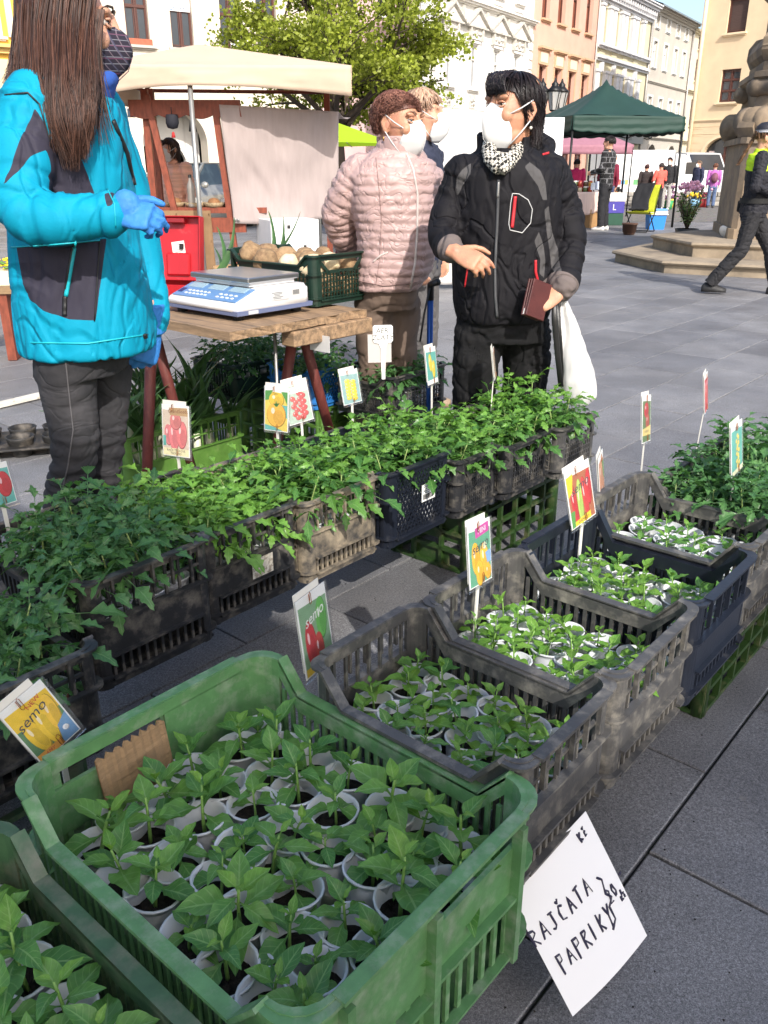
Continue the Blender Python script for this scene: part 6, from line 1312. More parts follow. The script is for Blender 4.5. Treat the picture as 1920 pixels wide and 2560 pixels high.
figure('woman in peach quilted jacket and white mask seen through the beige stall', -2.3, 9.9, 1.6, (-.55, -.83), M_PEACH, (.015, .015, .018), (.035, .02, .014), hairlen=.12, vox=.012)
# checked black sweater
M_CHKS = bpy.data.materials.new('black_checked_knit'); M_CHKS.use_nodes = True; _nt = M_CHKS.node_tree; _b = _nt.nodes['Principled BSDF']
_br = _nt.nodes.new('ShaderNodeTexBrick'); _br.offset = .5; _br.inputs['Scale'].default_value = 1; _br.inputs['Brick Width'].default_value = .12; _br.inputs['Row Height'].default_value = .11; _br.inputs['Mortar Size'].default_value = .007; _br.inputs[1].default_value = C((.008, .008, .009)); _br.inputs[2].default_value = C((.014, .014, .016)); _br.inputs[3].default_value = C((.16, .16, .17))
_nt.links.new(tcoord(_nt, 'Object', None, (PI / 2, 0, 0)), _br.inputs[0]); _nt.links.new(mix_rgb(_nt, ramp(_nt, nz(_nt, 38, 2, .5, tcoord(_nt, 'Object')), .66, .69), _br.outputs[0], C((.14, .14, .14))), _b.inputs['Base Color']); _b.inputs['Roughness'].default_value = .95
figure('tall man in black checked sweater bending over the far goods table', 5.0, 20.3, 1.98, (-.8, .5), M_CHKS, (.012, .012, .014), (.012, .009, .008), (.6, .58, .55), False, 'front')
figure('woman with dark curls and grey blue jacket behind the goods table', 4.55, 23.6, 1.62, (.6, -.7), (.22, .25, .33), (.05, .06, .1), (.02, .014, .012), mask=True, arms='front')
figure('person in magenta jacket half hidden behind the checked sweater', 5.15, 24.3, 1.55, (.1, .9), (.55, .02, .13), (.03, .04, .08), (.03, .02, .015), mask=False)
figure('shopper in maroon jacket with an orange bag under the green canopy', 6.1, 24.6, 1.68, (.2, .95), (.2, .015, .045), (.04, .06, .14), (.05, .03, .02), mask=False, back=(.55, .22, .04), bag=(.7, .2, .03))
figure('grey haired man in grey jacket and white mask under the canopy', 6.55, 26.0, 1.7, (.9, -.3), (.17, .17, .18), (.05, .07, .13), (.3, .27, .23), mask=True)
figure('shopper in coral red jacket seen from behind by the white van', 9.35, 30.6, 1.5, (-.3, .9), (.72, .12, .09), (.02, .02, .025), (.04, .03, .03), mask=False, arms='front')
figure('shopper in dark coat next to the coral red jacket', 8.95, 30.9, 1.46, (.2, .9), (.03, .02, .02), (.02, .02, .02), (.05, .02, .02), mask=False)
figure('woman in black jacket and grey jeans with white mask by the cool box', 9.75, 31.0, 1.68, (-.5, -.85), (.012, .012, .014), (.33, .32, .31), (.02, .015, .014), (.5, .5, .5), True, bag=(.6, .6, .7))
figure('man in navy jacket bending towards the flower buckets', 11.45, 33.0, 1.6, (-.7, -.3), (.02, .025, .06), (.07, .1, .18), (.1, .07, .05), mask=True)
figure('shopper in violet jacket carrying a backpack', 11.9, 32.6, 1.5, (.2, .95), (.4, .12, .38), (.08, .12, .22), (.12, .05, .03), mask=False, back=(.16, .05, .09))
figure('person in beige jacket beside the arched shop window', 12.7, 33.4, 1.58, (-.8, .2), (.34, .31, .24), (.03, .04, .08), (.2, .15, .1), mask=False)
figure('small dark figure with a bag further left under the mauve canopy', 4.2, 25.2, 1.5, (.5, -.8), (.05, .03, .04), (.03, .03, .04), (.03, .02, .02), mask=False)
# police officer walking past the monument
M_POL = mat('police_uniform', (.012, .012, .018), .8, var=.15, vscale=9, bump=.15, bscale=80, panels=[('panel', (.5, .75, .02))])
T = figure('police officer with a yellow shouldered jacket and cap walking past the monument', 3.98, 9.6, 1.72, (.93, -.36), M_POL, (.012, .012, .016), (.09, .05, .028), (.015, .015, .016), True, 'front', .42, hat=(.014, .015, .024), vest=True, maskc=mat('black_mask', (.012, .012, .013), .8), vox=.009, coat=.02, tail=True)
k = 1.72 / 1.7; mb = MB(); mb.loft([ell((0, 0, z * k), .2 * k, .155 * k, 24) for z in (.94, .99)], cap=False); mb.build('duty_belt', M_TYRE, T)
MB().box((-.2 * k, .0, .86 * k), (.05, .16, .16), bev=.015).build('holster', M_TYRE, T); MB().box((-.19 * k, -.12, .9 * k), (.05, .1, .12), bev=.015).build('pouch', M_TYRE, T)
MB().tube([(-.225 * k, -.02 + .035 * math.cos(t), .93 * k + .045 * math.sin(t)) for t in [2 * PI * i / 16 for i in range(17)]], .009, 8).build('handcuffs', M_GALV, T)
# companion behind the pink coat
figure('companion with white mask and grey trousers half hidden behind the pink coat', .19, 4.75, 1.66, (.93, -.3), (.02, .025, .05), mat('grey_wool_trousers', (.09, .085, .085), .9, var=.2, vscale=20, bump=.2, bscale=200), (.26, .17, .12), (.28, .2, .13), True, 'down', vox=.01)
# ---------------------------------------------------------------- plastic crates
def plast(name, c, dust, f0=.5, f1=.72, rough=.45, sc=14):
    return mat(name, c, rough, var=.18, vscale=30, col2=dust, f0=f0, f1=f1, c2scale=sc, bump=.12, bscale=90, rand=.06)
M_BLK = plast('black_crate_plastic', (.022, .0225, .025), (.19, .172, .145), .48, .78, sc=20)
M_NAVY = plast('blue_black_crate_plastic', (.012, .015, .024), (.07, .07, .075), .6, .85, .32)
M_GRY = plast('dusty_grey_crate_plastic', (.065, .063, .062), (.25, .23, .195), .48, .78, sc=24)
M_TAN = plast('mud_stained_crate_plastic', (.055, .052, .05), (.34, .28, .2), .38, .7, sc=22)
M_GRN = plast('green_crate_plastic', (.1, .235, .09), (.26, .32, .23), .48, .8, .45, sc=34)
M_GRNS = plast('scuffed_dark_green_crate_plastic', (.05, .11, .05), (.17, .17, .12), .45, .72)
M_GRND = plast('dirty_green_support_plastic', (.026, .062, .014), (.15, .14, .075), .5, .8, sc=20)
M_LIM = plast('light_green_crate_plastic', (.09, .2, .035), (.22, .26, .12), .55, .85)
M_BLUE = plast('blue_crate_plastic', (.03, .19, .52), (.2, .3, .45), .6, .85)
M_DGT = plast('bottle_green_crate_plastic', (.008, .027, .018), (.06, .065, .05), .6, .85)
YZ = Matrix(((0, 0, 1, 0), (1, 0, 0, 0), (0, 1, 0, 0), (0, 0, 0, 1)))     # (y, z, t) -> thickness along x
_box = {}
def box_me(name, d, m, bev=0):
    k = (name, tuple(round(x, 4) for x in d), m.name, bev)
    if k not in _box: _box[k] = MB().box((0, 0, 0), d, bev=bev).mesh(name, m)
    return _box[k]
def RQ(s, q, z=0.0): p = E1 * s + E2 * q; return Vector((p.x, p.y, z))
def crate(name, label, s0, s1, q0, q1, z, h, m, style='band', dip=.05, group='plastic crates of seedlings', tilt=0.0, nsl=None, fine=False, cat='crate', rl=.026):
    """open crate; x along the row, y across it; long sides (x = +-) dip in the middle, ends (y = +-) carry band and slats"""
    a, b = s1 - s0, q1 - q0; rr = random.Random(name + label)
    T = thing(name, label, cat, RQ((s0 + s1) / 2, (q0 + q1) / 2, z), ROWA + tilt, group)
    th = .007; hx, hy = a / 2, b / 2
    mb = MB().box((0, 0, .006), (a - .01, b - .01, .006))
    for k in range(6): mb.box((0, -hy + b * (k + .5) / 6, .0115), (a - .03, .008, .005))
    mb.build('floor', m, T)
    pr = MB(); r = rl; n = 5; fl = rl + .006                                  # rounded corner posts
    out = [(hx, hy - fl)] + [(hx - r + r * math.cos(t), hy - r + r * math.sin(t)) for t in [PI / 2 * i / n for i in range(n + 1)]] + [(hx - fl, hy)]
    inn = [(x - th * (1 if i < len(out) - 1 else 0), y - th * (1 if i > 0 else 0)) for i, (x, y) in enumerate(out)]
    pr.prism(out + inn[::-1], 0, h)
    for zc in (h - .004, h * .62, .03): 
        o2 = [(x + (.009 if i < len(out) - 1 else 0), y + (.009 if i > 0 else 0)) for i, (x, y) in enumerate(out)]
        pr.prism(o2 + out[::-1], zc - .0025, zc + .0025)
    pme = pr.mesh('corner_post', m)
    for sx, sy in ((1, 1), (-1, 1), (-1, -1), (1, -1)): inst('corner_post', pme, T, scale=(sx, sy, 1))
    # long sides
    yb = hy - fl; sl = .045
    prof = [(-yb, h), (-yb + sl, h - dip), (yb - sl, h - dip), (yb, h)] if dip else [(-yb, h), (yb, h)]
    bd = .03 if dip else .022; zb = .028; zt = h - dip - bd
    mb = MB()
    mb.prism(prof + [(y, zz - bd) for y, zz in prof[::-1]], hx - th, hx, YZ)
    for p, q in zip(prof, prof[1:]): mb.bar((hx + .003, p[0], p[1]), (hx + .003, q[0], q[1]), .02, .006)
    mb.box((hx - th / 2, 0, zb / 2 + .002), (th, 2 * yb, zb)); mb.bar((hx + .002, -yb, zb), (hx + .002, yb, zb), .014, .005)
    if not fine: mb.bar((hx + .001, -yb, h * .4), (hx + .001, yb, h * .4), .01, .005)
    sme = mb.mesh('side_frame', m)
    ns = nsl or int(2 * yb / .019)
    for sgn in (1, -1):
        fr = inst('side_frame', sme, T, rot=(0, 0, 0 if sgn > 0 else PI))
        if fine: continue
        for k in range(ns):
            y = -yb + 2 * yb * (k + .5) / ns
            zt2 = zt if abs(y) < yb - sl else zt + dip * .45
            inst('slat', box_me('slat', (.005, .0075, zt2 - zb + .008), m), fr, (hx - th / 2, y, (zb + zt2) / 2))
    xb = hx - fl
    for e in (1, -1):
        mb = MB(); y = hy - th / 2
        mb.box((0, y, h - .011), (2 * xb, th, .022)); mb.box((0, hy + .004, h - .0015), (2 * xb, .018, .006))
        mb.box((0, y, .012), (2 * xb, th, .02)); mb.box((0, hy + .002, .022), (2 * xb, .014, .005))
        sl_ = []
        if style in ('grid', 'lattice'):
            for sg in (1, -1): mb.box((sg * (xb - .003), y, h / 2), (.006, th, h - .03))
        if style == 'band':
            z1, z2 = h * .3, h * .62
            mb.box((0, y, (z1 + z2) / 2), (2 * xb, th * .8, z2 - z1))
            for zz in (z1, z2): mb.box((0, hy + .002, zz), (2 * xb, .015, .005))
            if e < 0: mb.box((0, y, h * .79), (2 * xb, .006, .006))
            for k in range(5): mb.box((-xb + 2 * xb * (k + .5) / 5, hy + .0035, h * .84), (.005, .008, h * .26))
            n_ = 12
            sl_ = [(-xb + 2 * xb * (k + .5) / n_, .02, z1, .0065) for k in range(n_)] + [(-xb + 2 * xb * (k + .5) / 7, z2, h - .02, .006) for k in range(7)]
        elif style == 'handle':
            z1 = h * .52; z2 = h - .052; hw = xb * .42
            mb.box((0, y, (z2 + h - .02) / 2), (2 * hw, th, h - .02 - z2)); mb.box((0, y, (.02 + z1) / 2), (2 * hw, th, z1 - .02))
            for sg in (1, -1): mb.box((sg * (hw + .015), y, h * .5), (.03, th, h - .04)); 
            for k in range(6): mb.box((-hw + 2 * hw * (k + .5) / 6, hy + .002, (.02 + z1) / 2), (.006, .006, z1 - .03))
            mb.bar((-hw, hy + .004, z1), (hw, hy + .004, z1), .014, .006)
            sl_ = [(sg * (hw + .03 + (xb - hw - .03) * (k + .5) / 4), .02, h - .02, .008) for sg in (1, -1) for k in range(4)]
        elif style == 'plate':                        # sloping solid plate with slots, green crate front
            z1 = h * .5
            mb.box((xb * .55, y, (z1 + h) / 2 - .01), (xb * .9, th, h - z1 - .02)); mb.box((-xb * .45, y, h * .66), (xb * 1.1, th, h * .3))
            mb.bar((-xb, hy + .004, h * .5), (xb * .1, hy + .004, h * .52), .016, .006); mb.bar((xb * .1, hy + .004, h * .45), (xb, hy + .004, h * .48), .016, .006)
            for k in (-.95, .1, .95): mb.box((xb * k, hy + .006, h * .5), (.012, .016, h - .03))
            n_ = 13; sl_ = [(-xb + 2 * xb * (k + .5) / n_, .02, z1, .0085) for k in range(n_)]
        fr = mb.build('end_frame', m, T, rot=(0, 0, 0 if e > 0 else PI))
        if style == 'lattice' or fine:
            lt = MB(); nn = 14
            if style == 'lattice':
                for k in range(-6, nn):
                    for d in (1, -1):
                        x0 = -xb + 2 * xb * k / nn * 1.0; x1 = x0 + (h - .04) * .55
                        pa, pb = (x0, .02), (x1, h - .02)
                        if d < 0: pa, pb = (-pa[0], pa[1]), (-pb[0], pb[1])
                        t0 = t1 = None
                        c = [(pa[0] + (pb[0] - pa[0]) * t, pa[1] + (pb[1] - pa[1]) * t) for t in [i / 12 for i in range(13)]]
                        c = [p for p in c if abs(p[0]) <= xb + .001]
                        if len(c) > 1: lt.bar((c[0][0], y, c[0][1]), (c[-1][0], y, c[-1][1]), .004, .004)
            else:
                for k in range(nn): lt.box((-xb + 2 * xb * (k + .5) / nn, y, h * .36), (.005, .005, h * .62))
                for k in range(6): lt.box((0, y, .03 + (h * .6) * k / 6), (2 * xb, .004, .004))
                lt.bar((-xb, y, h - .02), (-xb * .55, y, h * .62), .007, .012); lt.bar((xb, y, h - .02), (xb * .55, y, h * .62), .007, .012); lt.box((0, y, h * .66), (2 * xb * .62, .007, .012))
            lo = lt.build('lattice', m, T, rot=(0, 0, 0 if e > 0 else PI)); tag(lo, kind='stuff')
        for x, za, zz, w in sl_: inst('slat', box_me('slat', (w, .005, zz - za + .004), m), fr, (x, y - .001, (za + zz) / 2))
    if fine:                                          # fine mesh on the long sides
        lt = MB()
        for k in range(22): lt.box((hx - th / 2, -yb + 2 * yb * (k + .5) / 22, (zb + zt) / 2), (.004, .005, zt - zb))
        for k in range(4): lt.box((hx - th / 2, 0, zb + (zt - zb) * (k + .5) / 4), (.004, 2 * yb, .004))
        lm = lt.mesh('lattice', m)
        for sgn in (1, -1): tag(inst('lattice', lm, T, rot=(0, 0, 0 if sgn > 0 else PI)), kind='stuff')
    return T
GR = 'plastic crates of seedlings'
ZB = .285
cr_near = crate('seedling_crate', 'scuffed dark green crate cut off by the lower left corner', -.12, .335, .42, .96, ZB - .04, .24, M_GRNS, 'handle', .05, GR, rl=.04)
cr_green = crate('seedling_crate', 'big bright green crate of pepper seedlings with cardboard at its end', .372, .822, .425, .985, ZB - .04, .265, M_GRN, 'plate', .055, GR, rl=.045)
cr_g2 = crate('seedling_crate', 'dusty grey crate of pepper seedlings right behind the big green crate', .835, 1.112, .462, .872, ZB, .235, M_GRY, 'band', .055, GR)
cr_g3 = crate('seedling_crate', 'grey crate holding the seedlings with the MINI packet', 1.124, 1.440, .458, .86, ZB + .004, .235, M_GRY, 'band', .055, GR)
cr_b4 = crate('seedling_crate', 'blue black crate with sloping corner braces between two grey crates', 1.452, 1.76, .456, .856, ZB, .235, M_NAVY, 'band', .07, GR)
cr_g5 = crate('seedling_crate', 'pale grey crate of small seedlings in wide white cups', 1.775, 2.09, .47, .87, ZB + .004, .235, M_GRY, 'band', .06, GR)
cr_t6 = crate('seedling_crate', 'black crate of tomato seedlings at right edge, next to pale grey crate', 2.11, 2.41, .42, .84, ZB, .2, M_BLK, 'band', .05, GR)
cr_t7 = crate('seedling_crate', 'farthest black tomato crate of the right hand row', 2.425, 2.725, .42, .84, ZB + .004, .2, M_BLK, 'band', .05, GR)
cr_0 = crate('seedling_crate', 'black crate of tall tomato plants in printed yoghurt cups', .315, .655, 1.235, 1.64, ZB - .01, .22, M_BLK, 'band', .05, GR)
cr_1 = crate('seedling_crate', 'tall dusty black crate, first with its whole end showing', .728, 1.03, 1.385, 1.80, ZB, .25, M_BLK, 'band', .055, GR)
cr_2 = crate('seedling_crate', 'black crate with a torn white label on its end', 1.042, 1.335, 1.425, 1.83, ZB, .235, M_BLK, 'band', .055, GR)
cr_3 = crate('seedling_crate', 'mud stained grey crate in the middle of the tomato row', 1.347, 1.63, 1.41, 1.81, ZB, .225, M_TAN, 'band', .055, GR)
cr_4 = crate('seedling_crate', 'black lattice crate with a barcode label on its end', 1.64, 1.925, 1.385, 1.785, ZB + .004, .225, M_NAVY, 'lattice', .04, GR)
cr_5 = crate('seedling_crate', 'low black grid crate right of the barcode crate', 1.932, 2.15, 1.36, 1.76, ZB + .01, .185, M_BLK, 'grid', .035, GR, fine=True)
cr_6 = crate('seedling_crate', 'black grid crate with trapezoid handle, second from the far end', 2.158, 2.425, 1.335, 1.735, ZB + .01, .18, M_BLK, 'grid', .035, GR, fine=True)
cr_7 = crate('seedling_crate', 'last dusty black grid crate of the tomato row near the shopping bag', 2.433, 2.69, 1.30, 1.70, ZB + .014, .18, M_GRY, 'grid', .035, GR, fine=True)
cr_k = crate('seedling_crate', 'black grid crate of tomato seedlings behind the tomato row', 2.60, 2.98, 2.18, 2.5, .3, .19, M_BLK, 'grid', .04, GR, fine=True)
cr_b = crate('seedling_crate', 'bright blue lattice crate of seedlings beyond the table', 2.53, 2.83, 2.56, 2.86, .3, .17, M_BLUE, 'lattice', .03, GR)
cr_t = crate('seedling_crate', 'bottle green tray of tomato seedlings under the table', 2.38, 2.80, 2.92, 3.22, .3, .17, M_DGT, 'band', .0, GR)
# stickers and cardboard on crates
MB().box((0, 0, 0), (.066, .0006, .05)).build('paper_label', mat('aged_label', (.62, .58, .5), .8, var=.3, vscale=60, col2=(.35, .3, .24), f0=.5, f1=.55, c2scale=40), cr_2, (.02, -.2085, .105))
lb = MB().box((0, 0, 0), (.062, .0008, .052)).build('barcode_label', mat('label_white', (.78, .78, .76), .6), cr_4, (.03, -.2062, .13))
mb = MB(); xx = -.024
rb = random.Random(5)
while xx < .024: w = rb.choice((.0008, .0012, .002)); mb.box((xx, -.0008, -.012), (w, .0004, .016)); xx += w + rb.choice((.0009, .0016))
for k in range(4): mb.box((-.008 + .003 * (k % 2), -.0008, .018 - .006 * k), (.03 - .006 * (k % 2), .0004, .0016))
mb.build('barcode_print', mat('print_black', (.02, .02, .02), .6), lb)
cb = bpy.data.materials.new('cardboard'); 
M_CARD = mat('corrugated_cardboard', (.3, .19, .1), .9, var=.2, vscale=12, bump=.8, bscale=40, stretch=(.3, .3, 4))
mb = MB(); n = 24
pts = [(-.062 + .124 * i / n, .0008 * math.sin(i * 2.2)) for i in range(n + 1)]
top = [(.1 + .006 * noise.noise(Vector((i * .9, 0, 0))) + .004 * (i % 3)) for i in range(n + 1)]
vs = [(x, y, -.02) for x, y in pts] + [(x, y, t) for (x, y), t in zip(pts, top)] + [(x, y + .004, -.02) for x, y in pts] + [(x, y + .004, t) for (x, y), t in zip(pts, top)]
k = n + 1; fs = []
for i in range(n): fs += [(i, i + 1, k + i + 1, k + i), (2 * k + i + 1, 2 * k + i, 3 * k + i, 3 * k + i + 1), (k + i, k + i + 1, 3 * k + i + 1, 3 * k + i)]
cbo = mb.add(vs, fs).build('cardboard_sheet', M_CARD)
cbo.location = RQ(.55, .962, ZB + .095); cbo.rotation_euler = (R(6), R(2), ROWA + R(180) + .05)
tag(cbo, 'torn piece of brown cardboard standing inside the big green crate', 'cardboard')
# supports and planks
def support(label, s0, s1, q0, q1, h, m, z=0.0):
    """open grid crate turned over"""
    T = thing('support_crate', label, 'crate', RQ((s0 + s1) / 2, (q0 + q1) / 2, z), ROWA, 'green crates propping up the rows')
    a, b = s1 - s0, q1 - q0
    for (w, dx, dy, rz) in ((a, 0, -b / 2, 0), (a, 0, b / 2, PI), (b, -a / 2, 0, -PI / 2), (b, a / 2, 0, PI / 2)):
        mb = MB(); nx = max(3, round(w / .1)); nzr = 4; solid = w < .45
        for k in range(nx + 1): mb.box((-w / 2 + .006 + (w - .012) * k / nx, .005, h / 2), (.012, .016, h))
        for k in range(nzr + 1): mb.box((0, .0055, .008 + (h - .016) * k / nzr), (w - .004, .017, .012))
        if solid: mb.box((0, .012, h * .62), (w * .9, .004, h * .5)); mb.box((0, .012, h * .16), (w * .5, .004, h * .26))
        mb.build('end_panel' if solid else 'side_panel', m, T, (dx, dy, 0), (0, 0, rz))
    MB().box((0, 0, h - .004), (a - .03, b - .03, .006)).build('base_panel', m, T)
    for sx in (-1, 1):
        for sy in (-1, 1): MB().lathe([(.022, 0), (.022, h - .001)], 10, cap=True).build('corner_post', m, T, (sx * (a / 2 - .016), sy * (b / 2 - .016), 0))
    return T
support('dirty green crate standing on the paving under the far tomato crates', 2.13, 2.72, 1.45, 1.785, .28, M_GRND)
support('dark green crate propping up the left end of the tomato row', .1, .66, 1.36, 1.7, .265, M_GRNS)
support('green crate under the pale grey crate at the right edge', 1.86, 2.40, .54, .86, .28, M_GRND)
support('green crate hidden under the big green crate', .3, .82, .66, .95, .24, M_GRND)
support('green crate hidden under the grey MINI crate', 1.0, 1.56, .66, .88, .28, M_GRND)
support('pale green crate holding up the back seedling crates', 2.55, 2.95, 2.55, 3.1, .295, M_LIM)
support('green crate under the farthest black tomato crate', 2.45, 2.72, .5, .82, .28, M_GRND)
support('green crate beneath the back black grid crate', 2.66, 2.95, 2.2, 2.48, .295, M_GRND)
support('green crate beneath the scuffed near crate', -.1, .28, .62, .92, .24, M_GRND)

for k, (q, lab) in enumerate(((1.56, 'front plank bridging the gap under the tomato crates'), (1.72, 'rear plank bridging the gap under the tomato crates'))):
    tag(MB().box((0, 0, 0), (2.5, .1, .016), bev=.003).build('plank', M_PLANK, None, RQ(1.4, q, .275), (0, 0, ROWA)), lab, 'plank', 'planks under the tomato row')

# ---------------------------------------------------------------- seedlings
def leaf_mat(name, c, c2, vein):
    m = bpy.data.materials.new(name); m.use_nodes = True; nt = m.node_tree; b = nt.nodes['Principled BSDF']; L = nt.links
    uv = nt.nodes.new('ShaderNodeTexCoord').outputs['UV']; sp = nt.nodes.new('ShaderNodeSeparateXYZ'); L.new(uv, sp.inputs[0])
    oi = nt.nodes.new('ShaderNodeObjectInfo').outputs['Random']
    col = mix_rgb(nt, oi, C(c), C(c2))
    n = nz(nt, 55, 3, .6, tcoord(nt, 'Object')); col = mix_rgb(nt, 1.0, col, ramp(nt, n, .3, .7, (.8, .8, .8, 1), (1.2, 1.2, 1.15, 1)), 'MULTIPLY')
    def math_(op, a, bb=None, cc=None):
        q = nt.nodes.new('ShaderNodeMath'); q.operation = op
        for i, x in enumerate((a, bb, cc)):
            if x is None: continue
            if hasattr(x, 'links'): L.new(x, q.inputs[i])
            else: q.inputs[i].default_value = x
        return q.outputs[0]
    d = math_('ABSOLUTE', math_('SUBTRACT', sp.outputs[0], .5))
    mid = math_('LESS_THAN', d, .035)
    side = math_('GREATER_THAN', math_('SINE', math_('MULTIPLY', math_('SUBTRACT', sp.outputs[1], math_('MULTIPLY', d, .5)), 42.0)), .9)
    col = mix_rgb(nt, math_('MULTIPLY', side, .35), col, C(vein)); col = mix_rgb(nt, math_('MULTIPLY', mid, .75), col, C(vein))
    L.new(col, b.inputs['Base Color']); b.inputs['Roughness'].default_value = .36; b.inputs['Specular IOR Level'].default_value = .5
    bn = nt.nodes.new('ShaderNodeBump'); bn.inputs['Strength'].default_value = .4; bn.inputs['Distance'].default_value = .002
    L.new(math_('ADD', math_('MULTIPLY', side, -.6), n), bn.inputs['Height']); L.new(bn.outputs[0], b.inputs['Normal'])
    t = nt.nodes.new('ShaderNodeBsdfTranslucent'); ms = nt.nodes.new('ShaderNodeMixShader'); ms.inputs[0].default_value = .3
    tc = mix_rgb(nt, 1.0, col, C((1.25, 1.3, .5)), 'MULTIPLY'); L.new(tc, t.inputs[0])
    L.new(b.outputs[0], ms.inputs[1]); L.new(t.outputs[0], ms.inputs[2]); L.new(ms.outputs[0], nt.nodes['Material Output'].inputs[0])
    return m
M_PEP = leaf_mat('pepper_leaf', (.075, .22, .05), (.14, .31, .06), (.25, .43, .15))
M_PEPY = leaf_mat('young_pepper_leaf', (.11, .27, .035), (.18, .35, .05), (.26, .43, .12))
M_TOM = leaf_mat('tomato_leaf', (.055, .17, .038), (.11, .26, .045), (.18, .33, .1))
M_TOMD = leaf_mat('dark_tomato_leaf', (.055, .165, .055), (.09, .22, .06), (.15, .29, .12))
M_TOML = leaf_mat('light_tomato_leaf', (.11, .27, .04), (.17, .35, .055), (.22, .4, .1))
M_STEM = mat('green_stem', (.2, .36, .08), .5, var=.2, vscale=60); M_STEMT = mat('tomato_stem', (.22, .3, .09), .6, var=.25, vscale=60)
M_CUP = mat('white_cup_plastic', (.72, .74, .78), .35, var=.05, vscale=20, sss=0, col2=(.5, .48, .45), f0=.62, f1=.85, c2scale=25, rand=.05, translucent=.12)
M_SOIL = mat('potting_soil', (.014, .011, .009), .95, var=.5, vscale=120, col2=(.06, .045, .032), f0=.6, f1=.7, c2scale=150, bump=1.0, bscale=140)
def uvmesh(name, vs, fs, uvs, m):
    me = bpy.data.meshes.new(name); me.from_pydata(vs, [], fs); me.materials.append(m)
    ul = me.uv_layers.new(name='UVMap')
    for l in me.loops: ul.data[l.index].uv = uvs[l.vertex_index]
    me.polygons.foreach_set('use_smooth', [True] * len(me.polygons)); me.update(); return me
def strip_leaf(vs, fs, uvs, M, ln, wd, fold, droop, n=8, tooth=0.0, twist=0.0, stalk=0.0, rn=None):
    b = len(vs); k = 5
    for i in range(n + 1):
        t = i / n
        if t < stalk: w = wd * .035
        else:
            s = (t - stalk) / (1 - stalk); w = wd * max(.0, (math.sin(PI * s ** .72)) ** .85) * (1 - .25 * s) * .5
            if tooth: w *= 1 + tooth * (1 if i % 2 else -1)
            w = max(w, wd * .012)
        wav = .06 * wd * math.sin(i * 1.9 + (rn or 0))
        for j in range(k):
            x = (j - 2) / 2 * w
            p = Vector((x + twist * ln * t * t, ln * t * (1 - .12 * droop * t), abs(x) * fold - droop * ln * .5 * t * t + (wav * abs(j - 2) / 2)))
            if tooth and i % 2 == 0 and abs(j - 2) == 2: p.y -= ln * .05
            vs.append(M @ p); uvs.append((j / 4, t))
    for i in range(n):
        for j in range(k - 1): a = b + i * k + j; fs.append((a, a + 1, a + k + 1, a + k))
def pepper_leaf(i, m):
    r = random.Random(i); vs, fs, uvs = [], [], []
    strip_leaf(vs, fs, uvs, Matrix(), .07, .036 + r.uniform(-.004, .005), r.uniform(.15, .5), r.uniform(.2, .9), 9, 0, r.uniform(-.12, .12), .2, i)
    return uvmesh('leaf', vs, fs, uvs, m)
def tomato_leaf(i, m):
    r = random.Random(100 + i); vs, fs, uvs = [], [], []; ln = .095; dr = r.uniform(.3, .9)
    def pos(t): return Vector((0, ln * t, -dr * ln * .45 * t * t))
    for t, sz, sides in ((.32, .55, (-1, 1)), (.45, .3, (1,)), (.6, .8, (-1, 1)), (.72, .3, (-1,)), (1.0, 1.05, (0,))):
        for s in sides:
            a = -s * R(r.uniform(52, 75)); M = Matrix.Translation(pos(t)) @ Matrix.Rotation(a, 4, 'Z') @ Matrix.Rotation(R(r.uniform(-32, 8)) - dr * .35 * t, 4, 'X') @ Matrix.Rotation(R(r.uniform(-25, 25)), 4, 'Y')
            strip_leaf(vs, fs, uvs, M, .058 * sz, .03 * sz, r.uniform(.1, .6), r.uniform(.2, 1.0), 8, .24, r.uniform(-.15, .15), .08, i)
    b = len(vs); n = 5                                  # midrib
    for q in range(n + 1):
        p = pos(q / n)
        for x, z in ((-.0013, 0), (.0013, 0), (0, -.0015)): vs.append(p + Vector((x, 0, z))); uvs.append((.5, .5))
    for q in range(n):
        for j in range(3): a = b + q * 3 + j; c = b + q * 3 + (j + 1) % 3; fs.append((a, c, c + 3, a + 3))
    return uvmesh('leaf', vs, fs, uvs, m)
PL = {m.name: [pepper_leaf(i, m) for i in range(6)] for m in (M_PEP, M_PEPY)}
TL = {m.name: [tomato_leaf(i, m) for i in range(7)] for m in (M_TOM, M_TOMD, M_TOML)}
def stem_me(h, r, m, bend, name='stem'):
    mb = MB(); n = 5; mb.tube([(bend[0] * (i / n) ** 2, bend[1] * (i / n) ** 2, h * i / n) for i in range(n + 1)], [r * (1 - .45 * i / n) for i in range(n + 1)], 6); return mb.mesh(name, m)
def pepper_tpl(i, young=False):
    r = random.Random(i * 3 + 1); h = r.uniform(.055, .082); bend = (r.uniform(-.012, .012), r.uniform(-.012, .012)); L = []; n = r.randint(7, 9); az = r.uniform(0, 6)
    for k in range(n):
        t = k / (n - 1); az += R(137 + r.uniform(-18, 18)); s = (.95 - .62 * t ** 1.6) * r.uniform(.85, 1.12); z = h * (.45 + .55 * t); el = R(4 + 56 * t ** 1.5 + r.uniform(-16, 16))
        mm = M_PEPY if (young or t > .72) else M_PEP
        L.append((PL[mm.name][r.randrange(6)], Matrix.Translation((bend[0] * (z / h) ** 2, bend[1] * (z / h) ** 2, z)) @ Matrix.Rotation(az, 4, 'Z') @ Matrix.Rotation(el, 4, 'X') @ Matrix.Scale(s, 4)))
    return stem_me(h, .0026, M_STEM, bend), L
